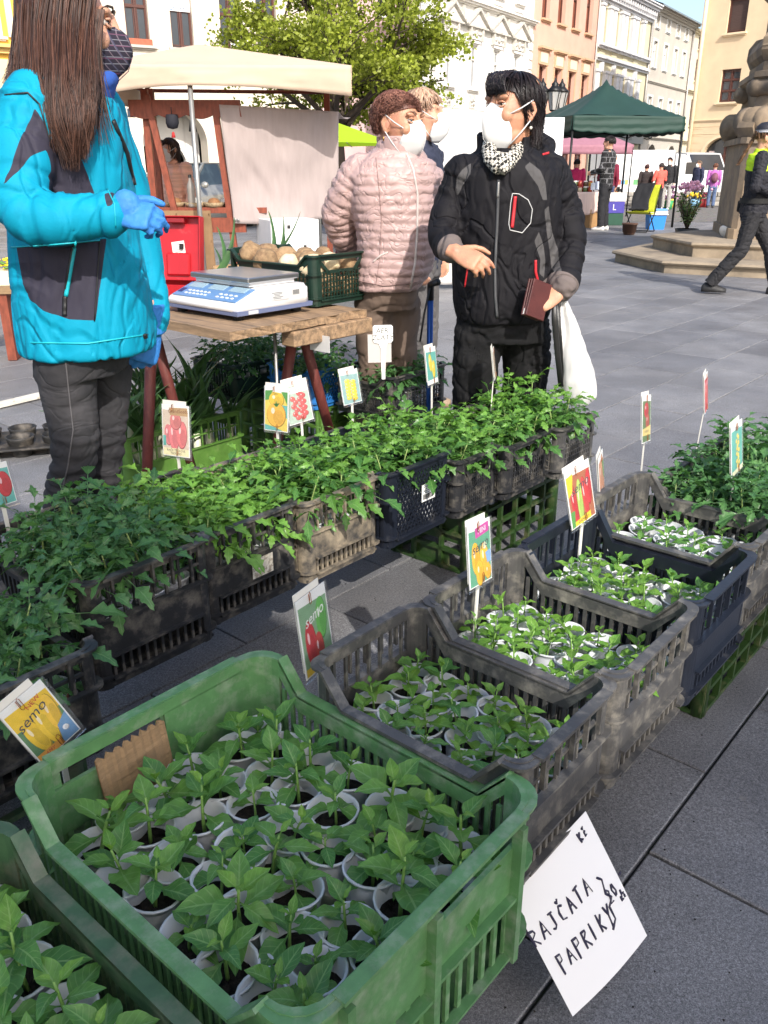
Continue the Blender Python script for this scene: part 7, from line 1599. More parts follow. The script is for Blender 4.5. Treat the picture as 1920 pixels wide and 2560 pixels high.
def tomato_tpl(i, m, h0):
    r = random.Random(i * 5 + 2); h = h0 * r.uniform(.85, 1.12); bend = (r.uniform(-.03, .03), r.uniform(-.03, .03)); L = []; n = r.randint(12, 14); az = r.uniform(0, 6)
    for k in range(n):
        t = k / (n - 1); az += R(137 + r.uniform(-20, 20)); s = (1.08 - .6 * abs(t - .45) ** 1.2 * 1.6) * r.uniform(.85, 1.15); z = h * (.52 + .48 * t); el = R(8 + 55 * t ** 2 + r.uniform(-15, 15))
        mm = m if t < .8 or m is M_TOMD else M_TOML
        L.append((TL[mm.name][r.randrange(7)], Matrix.Translation((bend[0] * (z / h) ** 2, bend[1] * (z / h) ** 2, z)) @ Matrix.Rotation(az, 4, 'Z') @ Matrix.Rotation(el, 4, 'X') @ Matrix.Scale(max(.35, s), 4)))
    return stem_me(h, .003, M_STEMT, bend), L
def cup_me(rt, rb_, h, m, fill, n=20, extra=None):
    mb = MB(); pr = [(rb_ * .5, .001), (rb_, 0), (rb_ + (rt - rb_) * .3, h * .3)]
    for k in range(4): z = h * (.62 + .08 * k); r = rb_ + (rt - rb_) * z / h; pr += [(r, z - .002), (r + .0006, z)]
    pr += [(rt, h - .004), (rt + .0028, h - .004), (rt + .0032, h - .001), (rt + .002, h), (rt - .0008, h - .001), (rb_ + (rt - rb_) * fill - .001, h * fill - .003), (.002, h * fill - .004)]
    return mb.lathe(pr, n).mesh('cup', m)
def soil_me(r, z, seed):
    rr = random.Random(seed); mb = MB(); n = 14; rings = []
    for k, f in enumerate((1.0, .8, .55, .3, .05)): rings.append([Vector((r * f * math.cos(2 * PI * j / n), r * f * math.sin(2 * PI * j / n), z + (rr.uniform(-.004, .003) if k else -.001))) for j in range(n)])
    return mb.loft(rings, cap=True).mesh('soil', M_SOIL)
CUPS = {'white': (cup_me(.037, .0255, .084, M_CUP, .62), [soil_me(.0322, .0535, i) for i in range(4)], .054),
        'small': (cup_me(.0325, .023, .075, M_CUP, .66), [soil_me(.0285, .0505, i) for i in range(4)], .051),
        'wide': (cup_me(.0375, .027, .07, M_CUP, .62), [soil_me(.0325, .0445, i) for i in range(4)], .045)}
M_YOGY = mat('yoghurt_print_yellow', (.75, .42, .02), .35); M_YOGB = mat('yoghurt_print_blue', (.02, .06, .35), .35); M_YOGR = mat('yoghurt_print_red', (.5, .03, .03), .35)
def _yog():
    me = CUPS['white'][0].copy(); [me.materials.append(m) for m in (M_YOGY, M_YOGB, M_YOGR)]
    for p_ in me.polygons:
        c = p_.center; r_ = math.hypot(c.x, c.y); a = (math.atan2(c.y, c.x) / (2 * PI) * 20 + 20) % 10
        if .008 < c.z < .066 and p_.normal.z < .5 and p_.normal.x * c.x + p_.normal.y * c.y > 0: p_.material_index = 1 if a < 3.2 else (2 if 4.5 < a < 7.2 and c.z < .045 else (3 if 4.5 < a < 7.2 else 0))
    CUPS['yog'] = (me, CUPS['white'][1], CUPS['white'][2])
_yog()
ORD = ['first', 'second', 'third', 'fourth', 'fifth', 'sixth', 'seventh', 'eighth', 'ninth', 'tenth']
PEP = [pepper_tpl(i) for i in range(7)]; PEPY = [pepper_tpl(20 + i, True) for i in range(5)]
TOM = {k: [tomato_tpl(i + o, m, h) for i in range(5)] for k, o, m, h in (('dark', 0, M_TOMD, .165), ('mid', 10, M_TOM, .16), ('light', 20, M_TOML, .155), ('tall', 30, M_TOM, .2), ('low', 40, M_TOMD, .12), ('shade', 50, M_TOMD, .17))}
def pot(name, label, p, cup, tpl, r, sc=1.0, tall=1.0, group=None, lean=.06):
    T = thing(name, label, 'seedling', p, r.uniform(0, 6.28), group); T.rotation_euler[0] = r.gauss(0, lean); T.rotation_euler[1] = r.gauss(0, lean)
    cm, soils, sz = CUPS[cup]; c = inst('cup', cm, T); inst('soil', r.choice(soils), c)
    st, leaves = tpl; s = inst('stem', st, T, (r.uniform(-.005, .005), r.uniform(-.005, .005), sz - .002), (0, 0, r.uniform(0, 6)), scale=sc * tall)
    for lm, M in leaves: inst('leaf', lm, s, M=M)
    return T
def fill(cr, s0, s1, q0, q1, z, ns, nq, name, kind, where, cup='white', tpls=None, seed=0, sc=(.9, 1.15), hexa=True, skip=0.0, group=None, only=None, jit=.006):
    r = random.Random(seed); ds = (s1 - s0) / ns; dq = (q1 - q0) / nq
    for i in range(ns):
        for j in range(nq):
            off = (dq / 4 if i % 2 else -dq / 4) if hexa else 0
            s = min(max(s0 + ds * (i + .5) + r.gauss(0, jit), s0 + .036), s1 - .036); q = min(max(q0 + dq * (j + .5) + off + r.gauss(0, jit), q0 + .036), q1 - .036)
            if r.random() < skip: continue
            if only and not only(s, q): continue
            lab = '%s in %s, %s row back, %s from right' % (kind, where, ORD[i], ORD[j])
            pot(name, lab, RQ(s, q, z + r.uniform(0, .004)), cup, r.choice(tpls), r, r.uniform(*sc), 1.0, group)
ZF = ZB + .016
fill(cr_green, .395, .797, .45, .96, ZF + .02, 6, 7, 'potted_pepper', 'pepper seedling in white cup', 'big green crate', 'white', PEP, 1, (.75, 1.32), group='pepper seedlings in the big green crate')
fill(cr_near, -.09, .312, .445, .955, ZF + .015, 6, 7, 'potted_pepper', 'pepper seedling in white cup', 'scuffed near crate', 'white', PEP, 2, (.9, 1.3), group='pepper seedlings in the scuffed near crate', only=lambda s, q: s > .06)
fill(cr_g2, .85, 1.10, .475, .86, ZF + .03, 4, 6, 'potted_pepper', 'narrow leaved pepper seedling', 'dusty grey crate', 'small', PEP[:3] + PEPY[:2], 3, (.7, .95), group='pepper seedlings in the dusty grey crate')
fill(cr_g3, 1.138, 1.427, .47, .85, ZF + .03, 5, 6, 'potted_pepper', 'light green pepper seedling cup', 'grey MINI crate', 'small', PEPY, 4, (.66, .92), group='pepper seedlings in the grey MINI crate')
fill(cr_b4, 1.466, 1.748, .468, .845, ZF + .03, 5, 6, 'potted_pepper', 'pepper seedling cup', 'blue black crate', 'small', PEPY + PEP[:2], 5, (.66, .92), group='pepper seedlings in the blue black crate')
fill(cr_g5, 1.79, 2.075, .49, .855, ZF + .035, 4, 5, 'potted_pepper', 'tiny pepper seedling', 'pale grey crate', 'wide', PEP, 6, (.65, .85), group='tiny seedlings in the pale grey crate')
for cr_, a, b, c, d, z, key, wh, sd, ns, nq in (
        (cr_t6, 2.12, 2.40, .43, .83, ZF, 'shade', 'crate beside pale grey crate', 7, 4, 5), (cr_t7, 2.435, 2.715, .43, .83, ZF, 'shade', 'farthest crate of right row', 8, 4, 5),
        (cr_0, .33, .64, 1.26, 1.62, ZF, 'dark', 'crate of printed yoghurt cups', 9, 4, 4), (cr_1, .74, 1.015, 1.40, 1.785, ZF + .05, 'dark', 'tall dusty black crate', 10, 4, 5),
        (cr_2, 1.055, 1.32, 1.44, 1.815, ZF + .035, 'light', 'black crate with torn label', 11, 4, 5), (cr_3, 1.36, 1.615, 1.425, 1.795, ZF + .03, 'mid', 'mud stained crate', 12, 4, 5),
        (cr_4, 1.655, 1.91, 1.40, 1.77, ZF, 'tall', 'lattice crate with barcode', 13, 3, 4), (cr_5, 1.945, 2.14, 1.375, 1.745, ZF, 'tall', 'low black grid crate', 14, 3, 4),
        (cr_6, 2.17, 2.415, 1.35, 1.72, ZF, 'mid', 'grid crate second from far end', 15, 3, 4), (cr_7, 2.445, 2.68, 1.315, 1.685, ZF, 'tall', 'last dusty grid crate', 16, 3, 4),
        (cr_k, 2.615, 2.965, 2.195, 2.485, .316, 'low', 'back black grid crate', 17, 4, 4), (cr_b, 2.545, 2.815, 2.575, 2.845, .316, 'dark', 'bright blue crate', 18, 3, 3), (cr_t, 2.40, 2.78, 2.935, 3.205, .33, 'dark', 'bottle green tray', 19, 4, 3)):
    fill(cr_, a, b, c, d, z, ns, nq, 'potted_tomato', 'tomato seedling', wh, 'yog' if key == 'dark' and sd == 9 else 'white', TOM[key], sd, (.78, 1.0), group='tomato seedlings in ' + wh)
# ---------------------------------------------------------------- unseen canvases added behind the camera, outlined to shade the near crates
def awning(label, poly, z):  # added shade caster: canvas on poles, out of view
    c = sum((Vector((*p, 0)) for p in poly), Vector()) / len(poly); T = thing('shade_caster', label, 'shade caster', (c.x, c.y, 0), 0, 'added shade casters behind the viewer')
    MB().prism([(x - c.x, y - c.y) for x, y in poly], z, z + .03).build('canvas', mat('shade_caster_canvas', (.7, .68, .64), .85, translucent=.35), T)
    for x, y in poly: MB().tube([((x - c.x) * .97, (y - c.y) * .97, 0), ((x - c.x) * .97, (y - c.y) * .97, z)], .025, 8).build('pole', M_GALV, T)
_k = 4.6 / math.tan(SUN_EL)
_sh = lambda x, y: (x + SUN_AZ.x * _k, y + SUN_AZ.y * _k)
awning('added canvas shade caster behind the viewer on the left', [_sh(-2.9, 4.3), _sh(.02, 1.98), _sh(.2, -1.6), _sh(-3.2, -1.6)], 4.6)
awning('added canvas shade caster behind the viewer on the right', [_sh(.85, 2.75), _sh(2.6, 2.35), _sh(2.6, -1.2), _sh(.05, -1.2), _sh(.05, 1.5), _sh(.62, 1.78)], 4.6)

# ---------------------------------------------------------------- plank table on red trestles
M_WOOD = mat('weathered_table_wood', (.33, .215, .125), .85, var=.3, vscale=5, stretch=(12, 1.2, 12), col2=(.13, .09, .06), f0=.45, f1=.7, c2scale=4, bump=.5, bscale=25)
ZT = .79
T = thing('trestle_table', 'rough plank table on red trestles carrying the scale', 'table', RQ(2.1, 2.7, 0), ROWA)
def rough_plank(L, w, t, seed):
    """plank along y with worn, uneven ends"""
    n, k = 16, 10; mb = MB(); rings = []
    for i in range(n + 1):
        y = -L / 2 + L * i / n; ring = []
        for j in range(k + 1): x = -w / 2 + w * j / k; ring.append(Vector((x + .003 * noise.noise(Vector((y * 5, x, seed))), y + ((.018 * noise.noise(Vector((x * 22, seed, 1))) + .006 * noise.noise(Vector((x * 70, seed, 4)))) if i in (0, n) else 0), t / 2 + .003 * noise.noise(Vector((x * 20, y * 4, seed + 2))))))
        low = [Vector((p.x, p.y + .004 * noise.noise(Vector((p.x * 40, 7, seed))), -t / 2 + .002 * noise.noise(Vector((p.x * 15, p.y * 3, seed))))) for p in ring[::-1]]
        rings.append(ring + low)
    return mb.loft(rings, smooth=False)
for k, (s0, s1) in enumerate(((1.77, 2.0), (2.005, 2.24), (2.245, 2.47))):
    rough_plank(1.25, s1 - s0, .03, 3.3 * k).build('plank', M_WOOD, T, ((s0 + s1) / 2 - 2.1, 2.175 + .625 + (.0, .012, .02)[k] - 2.7, ZT - .015 - .004 * k))
MB().box((.17, -.49, ZT - .067), (.42, .07, .055), bev=.004).build('batten', M_WOOD, T); MB().box((0, .5, ZT - .067), (.66, .07, .055), bev=.004).build('batten', M_WOOD, T)
M_RLEG = mat('red_painted_trestle', (.13, .028, .022), .6, var=.3, vscale=18, stretch=(3, 3, 1), col2=(.3, .12, .09), f0=.62, f1=.75, c2scale=30)
def leg_px(a, b, r):
    A, B = V(*a), V(*b); d = (B - A); t = (.0 - A.z) / d.z; E = A + d * t; inv = T.matrix_basis.inverted(); up = A - d * ((ZT - .04 - A.z) / -d.z if False else 0)
    top = A - d * ((ZT - .05 - A.z) / abs(d.z)) if A.z < ZT - .05 else A
    MB().tube([inv @ top, inv @ E], [r, r * .96], 10).build('leg', M_RLEG, T)
leg_px((326, 767, 3.1), (318, 1017, 3.05), .021); leg_px((343, 753, 3.2), (408, 990, 3.35), .021); leg_px((634, 717, 3.22), (618, 827, 3.22), .021); leg_px((653, 717, 3.25), (700, 887, 3.38), .021)
MB().tube([(-.02, -.4, 0), (-.02, -.4, ZT - .06)], .006, 8).build('strut', M_GALV, T)
tag(MB().box((0, 0, 0), (.002, .1, .06)).build('price_tag', mat('clear_tag', (.6, .6, .6), .3), None, RQ(2.2, 2.19, ZT - .1), (0, 0, ROWA)), 'small price tag hanging from the table edge', 'price tag')
# ---------------------------------------------------------------- counting scale
T = thing('counting_scale', 'white and blue electronic counting scale with steel platter on the table', 'scale', RQ(2.09, 2.5, ZT), ROWA)
M_SCW = mat('scale_white_plastic', (.72, .72, .73), .35, var=.04, vscale=10, col2=(.55, .53, .5), f0=.6, f1=.85, c2scale=12); M_SCB = mat('scale_blue_grey', (.13, .16, .28), .45); M_KEY = mat('scale_panel_blue', (.12, .24, .45), .3); M_LCD = mat('lcd_grey_blue', (.3, .42, .5), .12); M_BTN = mat('scale_button', (.66, .7, .72), .4); M_STEEL = mat('brushed_steel', (.5, .51, .52), .28, metal=.9, var=.15, vscale=9, stretch=(1, 20, 1), col2=(.35, .35, .36), f0=.5, f1=.8)
def scale_prof(inset): return [(-.185 + inset, .034), (-.183 + inset, .05), (-.172 + inset, .058), (-.062, .098 - inset), (-.045, .102 - inset), (.165 - inset, .102 - inset), (.175 - inset, .09), (.178 - inset, .034)]
mb = MB(); rings = []
for y, ins in ((-.205, .03), (-.2, .012), (-.18, 0), (0, -.002), (.18, 0), (.2, .012), (.205, .03)): rings.append([Vector((x, y, z)) for x, z in scale_prof(ins)])
mb.loft(rings).build('housing', M_SCW, T)
mb = MB(); mb.loft([[Vector((sx * w, sy * d, z)) for sx, sy in ((-1, -1), (1, -1), (1, 1), (-1, 1))] for w, d, z in ((.165, .185, .014), (.183, .205, .02), (.184, .206, .035), (.17, .2, .036))], smooth=False).build('base', M_SCB, T)
for sx in (-1, 1):
    for sy in (-1, 1): MB().lathe([(.018, 0), (.02, .016)], 10, cap=True).build('foot', M_TYRE, T, (sx * .14, sy * .16, 0))
ang = math.atan2(.04, .11); KM = Matrix.Translation((-.118, 0, .0795)) @ Matrix.Rotation(-ang, 4, 'Y')
kp = MB().box((0, 0, .0015), (.104, .355, .004), bev=.0015).build('keypad', M_KEY, T, M=KM)
for k in range(3): MB().box((.03, .115 - .115 * k, .0045), (.036, .085, .003), bev=.001).build('display', M_LCD, kp)
bme = MB().lathe([(.001, 0), (.0075, 0), (.007, .002), (.001, .0022)], 12).mesh('button', M_BTN)
for r_ in range(2):
    for k in range(6): o = inst('button', bme, kp, (-.012 - .02 * r_, .118 - .022 * k, .0036)); o.scale = (.75, 1.15, 1)
    for k in range(4): o = inst('button', bme, kp, (-.012 - .02 * r_, -.06 - .027 * k, .0036)); o.scale = (.75, 1.35, 1)
MB().box((-.016, .158, .0042), (.03, .024, .0015)).build('maker_plate', mat('navy_print', (.02, .03, .12), .4), kp)
pl_ = MB().box((.035, 0, .128), (.25, .33, .02), bev=.004).build('platter', M_STEEL, T); MB().box((.035, 0, .112), (.22, .3, .014)).build('platter_support', M_SCW, T)
lb = MB().box((.02, -.2075, .072), (.085, .001, .03)).build('rating_label', mat('label_silver', (.55, .56, .57), .4), T); mb = MB()
for k in range(5): mb.box((.005 + .004 * (k % 2), -.2083, .083 - .005 * k), (.05 - .012 * (k % 3), .0004, .0014))
mb.build('label_print', MATS['print_black'] if 'print_black' in MATS else mat('print_black', (.02, .02, .02), .6), lb)
lb = MB().box((.1, -.2055, .077), (.04, .001, .022)).build('barcode_label', mat('label_silver2', (.5, .5, .5), .4), T); mb = MB()
for k in range(12): mb.box((.085 + .0027 * k, -.2063, .077), (.0012, .0004, .016))
mb.build('barcode_print', MATS['print_black'], lb)
MB().box((-.11, -.2068, .0275), (.045, .001, .012)).build('switch_label', MATS['label_silver'], T)
# ---------------------------------------------------------------- red cash box with open lid
T = thing('cash_box', 'open red plastic cash box with a price list inside its lid', 'cash box', RQ(2.12, 2.93, ZT), ROWA + R(30)); M_RED = mat('red_box_plastic', (.42, .012, .02), .35, var=.12, vscale=12, col2=(.5, .08, .08), f0=.6, f1=.85, c2scale=20)
def tray_me(w, d, h, t): 
    mb = MB().box((0, 0, t / 2), (w, d, t), bev=.001)
    for sx in (-1, 1): mb.box((sx * (w / 2 - t / 2), 0, h / 2), (t, d, h), bev=.001)
    for sy in (-1, 1): mb.box((0, sy * (d / 2 - t / 2), h / 2), (w - 2 * t, t, h), bev=.001)
    return mb
tray_me(.2, .24, .07, .004).build('base', M_RED, T)
LM = Matrix.Translation((.1, 0, .07)) @ Matrix.Rotation(R(-76), 4, 'Y') @ Matrix.Translation((.125, 0, 0))
# lid stands up, its inside facing the viewer
lid = tray_me(.25, .215, .045, .004).build('lid', M_RED, T, M=Matrix.Translation((.075, .0, .19)) @ Matrix.Rotation(R(-80), 4, 'Y'))
MB().box((-.02, .0, .006), (.1, .055, .0006)).build('price_list', M_PAP, lid, rot=(0, 0, R(8))); MB().box((.01, -.015, .012), (.02, .014, .012)).build('clip', M_TYRE, lid); MB().box((.108, 0, .03), (.02, .075, .02), bev=.003).build('latch', mat('dark_red_plastic', (.22, .01, .015), .4), lid)
MB().box((-.06, .0, .012), (.09, .1, .014), bev=.006).build('raised_panel', M_RED, lid)
mb = MB(); rr = random.Random(3)
for i in range(9): mb.box((-.055 + .009 * i, -.006 + rr.uniform(-.006, .006), .0068), (.0012, rr.uniform(.02, .036), .0004))
mb.build('handwriting', MATS['print_black'], lid, rot=(0, 0, R(8)))
# jars of beetroot
for k, (s, q) in enumerate(((2.2, 2.72), (2.31, 2.72))):
    o = thing('preserve_jar', ['jar of beetroot nearer the red cash box', 'jar of beetroot nearer the celeriac crate'][k], 'jar', RQ(s, q, ZT), 0, 'jars of beetroot behind the scale')
    MB().lathe([(.01, 0), (.037, 0), (.041, .008), (.041, .09), (.036, .103)], 20).build('glass', mat('beetroot_glass', (.16, .005, .045), .08, spec=.8), o); MB().lathe([(.036, .1), (.0375, .103), (.0375, .118), (.035, .121), (.005, .12)], 20).build('lid', mat('gold_lid', (.5, .4, .2), .3, metal=.8), o)
    MB().box((0, -.0425, .045), (.05, .001, .03)).build('jar_label', mat('jar_label', (.4, .3, .5), .6), o, rot=(0, 0, .3))
# ---------------------------------------------------------------- celeriac crate
cr_c = crate('celeriac_crate', 'dark green lattice crate of celeriac at the right end of the table', 2.33, 2.64, 2.34, 2.84, ZT, .19, M_DGT, 'grid', .04, 'crates of vegetables', fine=True)
inst('embossed_letters', text_mesh('CGI', .035, M_DGT, depth=.002), cr_c, M=Matrix.Translation((0, -.257, .115)) @ Matrix.Rotation(PI / 2, 4, 'X'))
M_CEL = mat('celeriac_skin', (.33, .22, .12), .9, var=.3, vscale=30, col2=(.18, .11, .06), f0=.45, f1=.65, c2scale=22, bump=.8, bscale=60, rand=.15); M_CEP = mat('celeriac_cut', (.7, .58, .38), .8, var=.15, vscale=30, col2=(.45, .33, .18), f0=.55, f1=.7, c2scale=18)
def lump(seed, r, m, name='root'):
    bm = bmesh.new(); bmesh.ops.create_icosphere(bm, subdivisions=3, radius=r)
    for v in bm.verts: n_ = v.co.normalized(); v.co = n_ * r * (1 + .22 * noise.noise(n_ * 1.6 + Vector((seed, 0, 0))) + .1 * noise.noise(n_ * 5 + Vector((0, seed, 0))) + .05 * noise.noise(n_ * 13 + Vector((0, 0, seed))))
    me = bpy.data.meshes.new(name); bm.to_mesh(me); bm.free(); me.materials.append(m); me.polygons.foreach_set('use_smooth', [True] * len(me.polygons)); return me
LUM = [lump(i * 3.7, .05, M_CEL, 'celeriac') for i in range(5)]; LUMP_ = [lump(50 + i, .045, M_CEP, 'celeriac') for i in range(2)]
rr = random.Random(21); kk = 0; pos_w = ['near', 'middle', 'far']
for lay, (z, n1, n2) in enumerate(((ZT + .055, 3, 5), (ZT + .14, 3, 4))):
    for i in range(n1):
        for j in range(n2):
            m_ = rr.choice(LUM) if rr.random() > .22 or lay == 0 else rr.choice(LUMP_)
            s = 2.385 + .2 * i / (n1 - 1) + rr.gauss(0, .006); q = 2.41 + .36 * j / (n2 - 1) + rr.gauss(0, .008)
            if lay and i == 0 and j == 3: z_ = z + .03
            else: z_ = z + rr.uniform(-.012, .012)
            o = inst('celeriac', m_, None, RQ(s, q, z_), (rr.uniform(0, 6), rr.uniform(0, 6), rr.uniform(0, 6)), scale=rr.uniform(.85, 1.12))
            tag(o, '%s celeriac root in the green crate, %s layer, %s side, %s from the right' % ('pale cut' if m_ in LUMP_ else 'brown', ('lower', 'upper')[lay], pos_w[i], ORDW[j]), 'celeriac', 'celeriac roots in the table crate')
# ---------------------------------------------------------------- leeks
M_LKG = leaf_l = mat('leek_leaf', (.075, .17, .05), .45, var=.3, vscale=9, col2=(.18, .3, .07), f0=.5, f1=.7, c2scale=6, translucent=.2, rand=.2); M_LKW = mat('leek_white', (.72, .74, .55), .45, var=.1, col2=(.4, .55, .2), f0=.5, f1=.75, c2scale=8)
def leek_leaf_me(seed, ln, w):
    r = random.Random(seed); vs = []; fs = []; n = 12; droop = r.uniform(.1, .75); tw = r.uniform(-.25, .25)
    for i in range(n + 1):
        t = i / n; ww = w * (1 - t ** 2.2) * (.55 + .6 * math.sin(PI * min(1, t * 1.2 + .2)) * .7) + .001
        y = math.sin(droop * 2.0 * t * t) * ln * .5; z = ln * t * (1 - .35 * droop * t * t)
        for j, x in enumerate((-1, -.5, 0, .5, 1)): vs.append((x * ww + tw * ln * t * t * .5, y - (1 - abs(x)) * ww * .55, z + abs(x) * ww * .1))
    for i in range(n):
        for j in range(4): a = i * 5 + j; fs.append((a, a + 1, a + 6, a + 5))
    me = bpy.data.meshes.new('leaf'); me.from_pydata(vs, [], fs); me.materials.append(M_LKG); me.polygons.foreach_set('use_smooth', [True] * len(me.polygons)); return me
LKL = [leek_leaf_me(i, random.Random(i).uniform(.24, .4), .021) for i in range(8)]
LKS = MB().tube([(0, 0, 0), (0, 0, .1), (0, 0, .2)], [.017, .0155, .017], 12).mesh('stalk', M_LKW)
def leek(label, p, rot, r, nl=7, group=None):
    T = thing('leek', label, 'leek', p, 0, group); T.rotation_euler = rot; st = inst('stalk', LKS, T)
    for k in range(nl):
        a = (k % 2) * PI + r.gauss(0, .5); inst('leaf', r.choice(LKL), st, M=Matrix.Translation((0, 0, .16 + .008 * k)) @ Matrix.Rotation(a, 4, 'Z') @ Matrix.Rotation(R(-6 - 16 * r.random() * (1 if k < 5 else .4)), 4, 'X') @ Matrix.Scale(r.uniform(.8, 1.15), 4))
    return T
cr_l = crate('leek_crate', 'light green crate of leeks standing under the table', 1.72, 2.32, 2.8, 3.18, 0, .31, M_LIM, 'band', .06, 'crates of vegetables')
rr = random.Random(31)
for i in range(7):
    for j in range(4):
        leek('leek standing in the light green crate, %s along, %s row' % (ORDW[i], ('front', 'second', 'third', 'rear')[j]), RQ(1.78 + .48 * i / 6 + rr.gauss(0, .01), 2.85 + .27 * j / 3, .04 + .03 * j), (rr.gauss(0, .16), rr.gauss(0, .16), rr.uniform(0, 6)), rr, 7, 'leeks in the light green crate')
for k, (s, q, z, az) in enumerate(((2.5, 2.98, .83, 20), (2.42, 3.05, .86, -10), (2.36, 3.12, .83, 30), (2.2, 3.3, .83, 60))):
    leek(['thick leek lying on the table, white end to the right', 'leek lying behind the red cash box', 'leek lying lowest behind the jars', 'leek at the far end of the table beside the vendor'][k], RQ(s, q, z), (R(90), 0, ROWA + R(az + 80)), rr, 6, 'leeks lying on the table')
# low box carrying the leeks on the table
tag(MB().box((0, 0, 0), (.26, .36, .04), bev=.004).build('wooden_tray', M_PLANK, None, RQ(2.33, 3.2, ZT + .02), (0, 0, ROWA)), 'low wooden tray under the lying leeks', 'tray')
# black plug tray and white batten on the ground at left
T = thing('pot_carrier', 'empty black pot carrier tray lying on the paving', 'tray', G(52, 972, .0), R(18)); M_TRB = mat('dusty_black_tray', (.02, .019, .018), .6, var=.2, col2=(.13, .11, .09), f0=.5, f1=.75, c2scale=14)
mb = MB().box((0, 0, .05), (.5, .34, .012), bev=.004); mb.build('deck', M_TRB, T)
for i in range(3):
    for j in range(2): MB().lathe([(.045, -.05), (.062, .03), (.068, .045), (.062, .047), (.055, .03), (.04, -.045)], 20).build('well', M_TRB, T, (-.16 + .16 * i, -.08 + .16 * j, .05))
for sx in (-1, 1): MB().box((sx * .245, 0, .026), (.012, .33, .05)).build('side', M_TRB, T)
tag(MB().box((0, 0, 0), (1.1, .05, .03), bev=.004).build('white_batten', mat('flaked_white_wood', (.6, .57, .5), .8, var=.15, col2=(.3, .22, .15), f0=.6, f1=.7, c2scale=30), None, G(10, 872, .02), (0, 0, R(56))), 'flaking white wooden batten lying on the paving', 'batten')
# ---------------------------------------------------------------- seed packets on sticks
def pmat(c): return mat('print_%s' % '_'.join('%03d' % round(x * 999) for x in c), c, .38, var=.1, vscale=90)
M_STICK = mat('white_label_stick', (.7, .68, .62), .6, var=.08); M_SLEEVE = mat('clear_sleeve', (.9, .92, .95), .08, trans=.9, spec=.6, alpha=.28); M_CLIP = mat('copper_paper_clip', (.35, .12, .04), .35, metal=.8)
def ellp(cx, cy, rx, ry, rot=0, n=18, egg=0.0): return [(cx + rx * math.cos(t) * (1 + egg * math.sin(t)) * math.cos(rot) - ry * math.sin(t) * math.sin(rot), cy + rx * math.cos(t) * (1 + egg * math.sin(t)) * math.sin(rot) + ry * math.sin(t) * math.cos(rot)) for t in [2 * PI * i / n for i in range(n)]]
def packet(label, u, v, wp, hp, Y, yaw, roll, bg, shapes, texts, stick=.1, w=.075, h=.112, lean=8, base=None):
    Cc = V(u, v, Y); px = pxr(u, v, .5, Y) * 2; h = hp * px / max(.5, math.cos(R(roll))) * 1.0; w = h * .66
    yaw = math.degrees(math.acos(min(1, wp / hp / .66))) * (1 if yaw >= 0 else -1) if yaw is not None else 0
    r = Vector((math.cos(R(yaw)), math.sin(R(yaw)), 0)); n_ = Vector((r.y, -r.x, 0)); up = Vector((0, 0, 1)); M = Matrix.Identity(4)
    for i in range(3): M[i][0] = r[i]; M[i][1] = up[i]; M[i][2] = n_[i]
    M = M @ Matrix.Rotation(R(-lean), 4, 'X') @ Matrix.Rotation(R(roll), 4, 'Z')
    T = thing('seed_packet', label, 'seed packet', Cc, 0, 'seed packets on sticks'); T.matrix_basis = Matrix.Translation(Cc) @ M
    card = MB().box((0, 0, 0), (w, h, .0016), bev=.0004).build('card', mat('packet_white', (.78, .78, .76), .5), T)
    layers = [('p', [(-.47, -.48), (.47, -.48), (.47, .36), (-.47, .4)], bg)] + shapes
    L2 = []
    for s in layers:
        if s[0] == 'e' and s[1][2] > .05:
            e = list(s[1]) + [0] * (5 - len(s[1])); dk = tuple(c * .5 for c in s[2]); lt = tuple(c + (.85 - c) * .55 for c in s[2])
            L2 += [('e', (e[0] + .012, e[1] - .012, e[2] * 1.07, e[3] * 1.05, e[4]), dk), s, ('e', (e[0] + e[2] * .25, e[1] - e[3] * .2, e[2] * .6, e[3] * .62, e[4]), tuple(c * .82 for c in s[2])), ('e', (e[0] - e[2] * .35, e[1] + e[3] * .3, e[2] * .2, e[3] * .26, e[4]), lt)]
        else: L2.append(s)
    layers = L2
    for k, s in enumerate(layers):
        pts = s[1] if s[0] == 'p' else ellp(*s[1]); col = s[2]
        MB().prism([(x * w, y * h) for x, y in pts], .0009 + .00003 * k, .00095 + .00003 * k).build('print', pmat(col), card)
    z = .001 + .00003 * (len(layers) + 2)
    for (t, x, y, sz, col, rt, sh) in texts: inst('lettering', text_mesh(t, sz * h, pmat(col), sh, depth=.00005), card, M=Matrix.Translation((x * w, y * h, z)) @ Matrix.Rotation(R(rt), 4, 'Z'))
    MB().box((.002, -.003, .0002), (w + .008, h + .008, .0048), bev=.0008).build('sleeve', M_SLEEVE, T)
    MB().box((-.006, .012, -.0035), (w * .86, h, .0012)).build('backing_card', M_STICK, T)
    for x, y, a in ((-.08, .5, 0), (.06, -.46, 180)):
        q = [(-.003, 0), (-.003, -.016), (-.0005, -.019), (.003, -.016), (.003, .0), (.001, .003), (-.0012, 0), (-.0012, -.012)]; sg = 1 if a == 0 else -1
        MB().tube([(x * w + a_ * sg, y * h + b_ * sg, .0042) for a_, b_ in q], .0006, 5).build('paper_clip', M_CLIP, T)
    inv = T.matrix_basis.inverted(); lowc = T.matrix_basis @ Vector((0, -h * .5, -.006)); bs = Vector((lowc.x + .006 * math.sin(u), lowc.y + .004, max(.36, lowc.z - .2)))
    o = MB().bar(lowc + Vector((0, 0, .03)), bs, .009, .003, up=n_).build('stick', M_STICK, T); o.matrix_local = inv
    return T
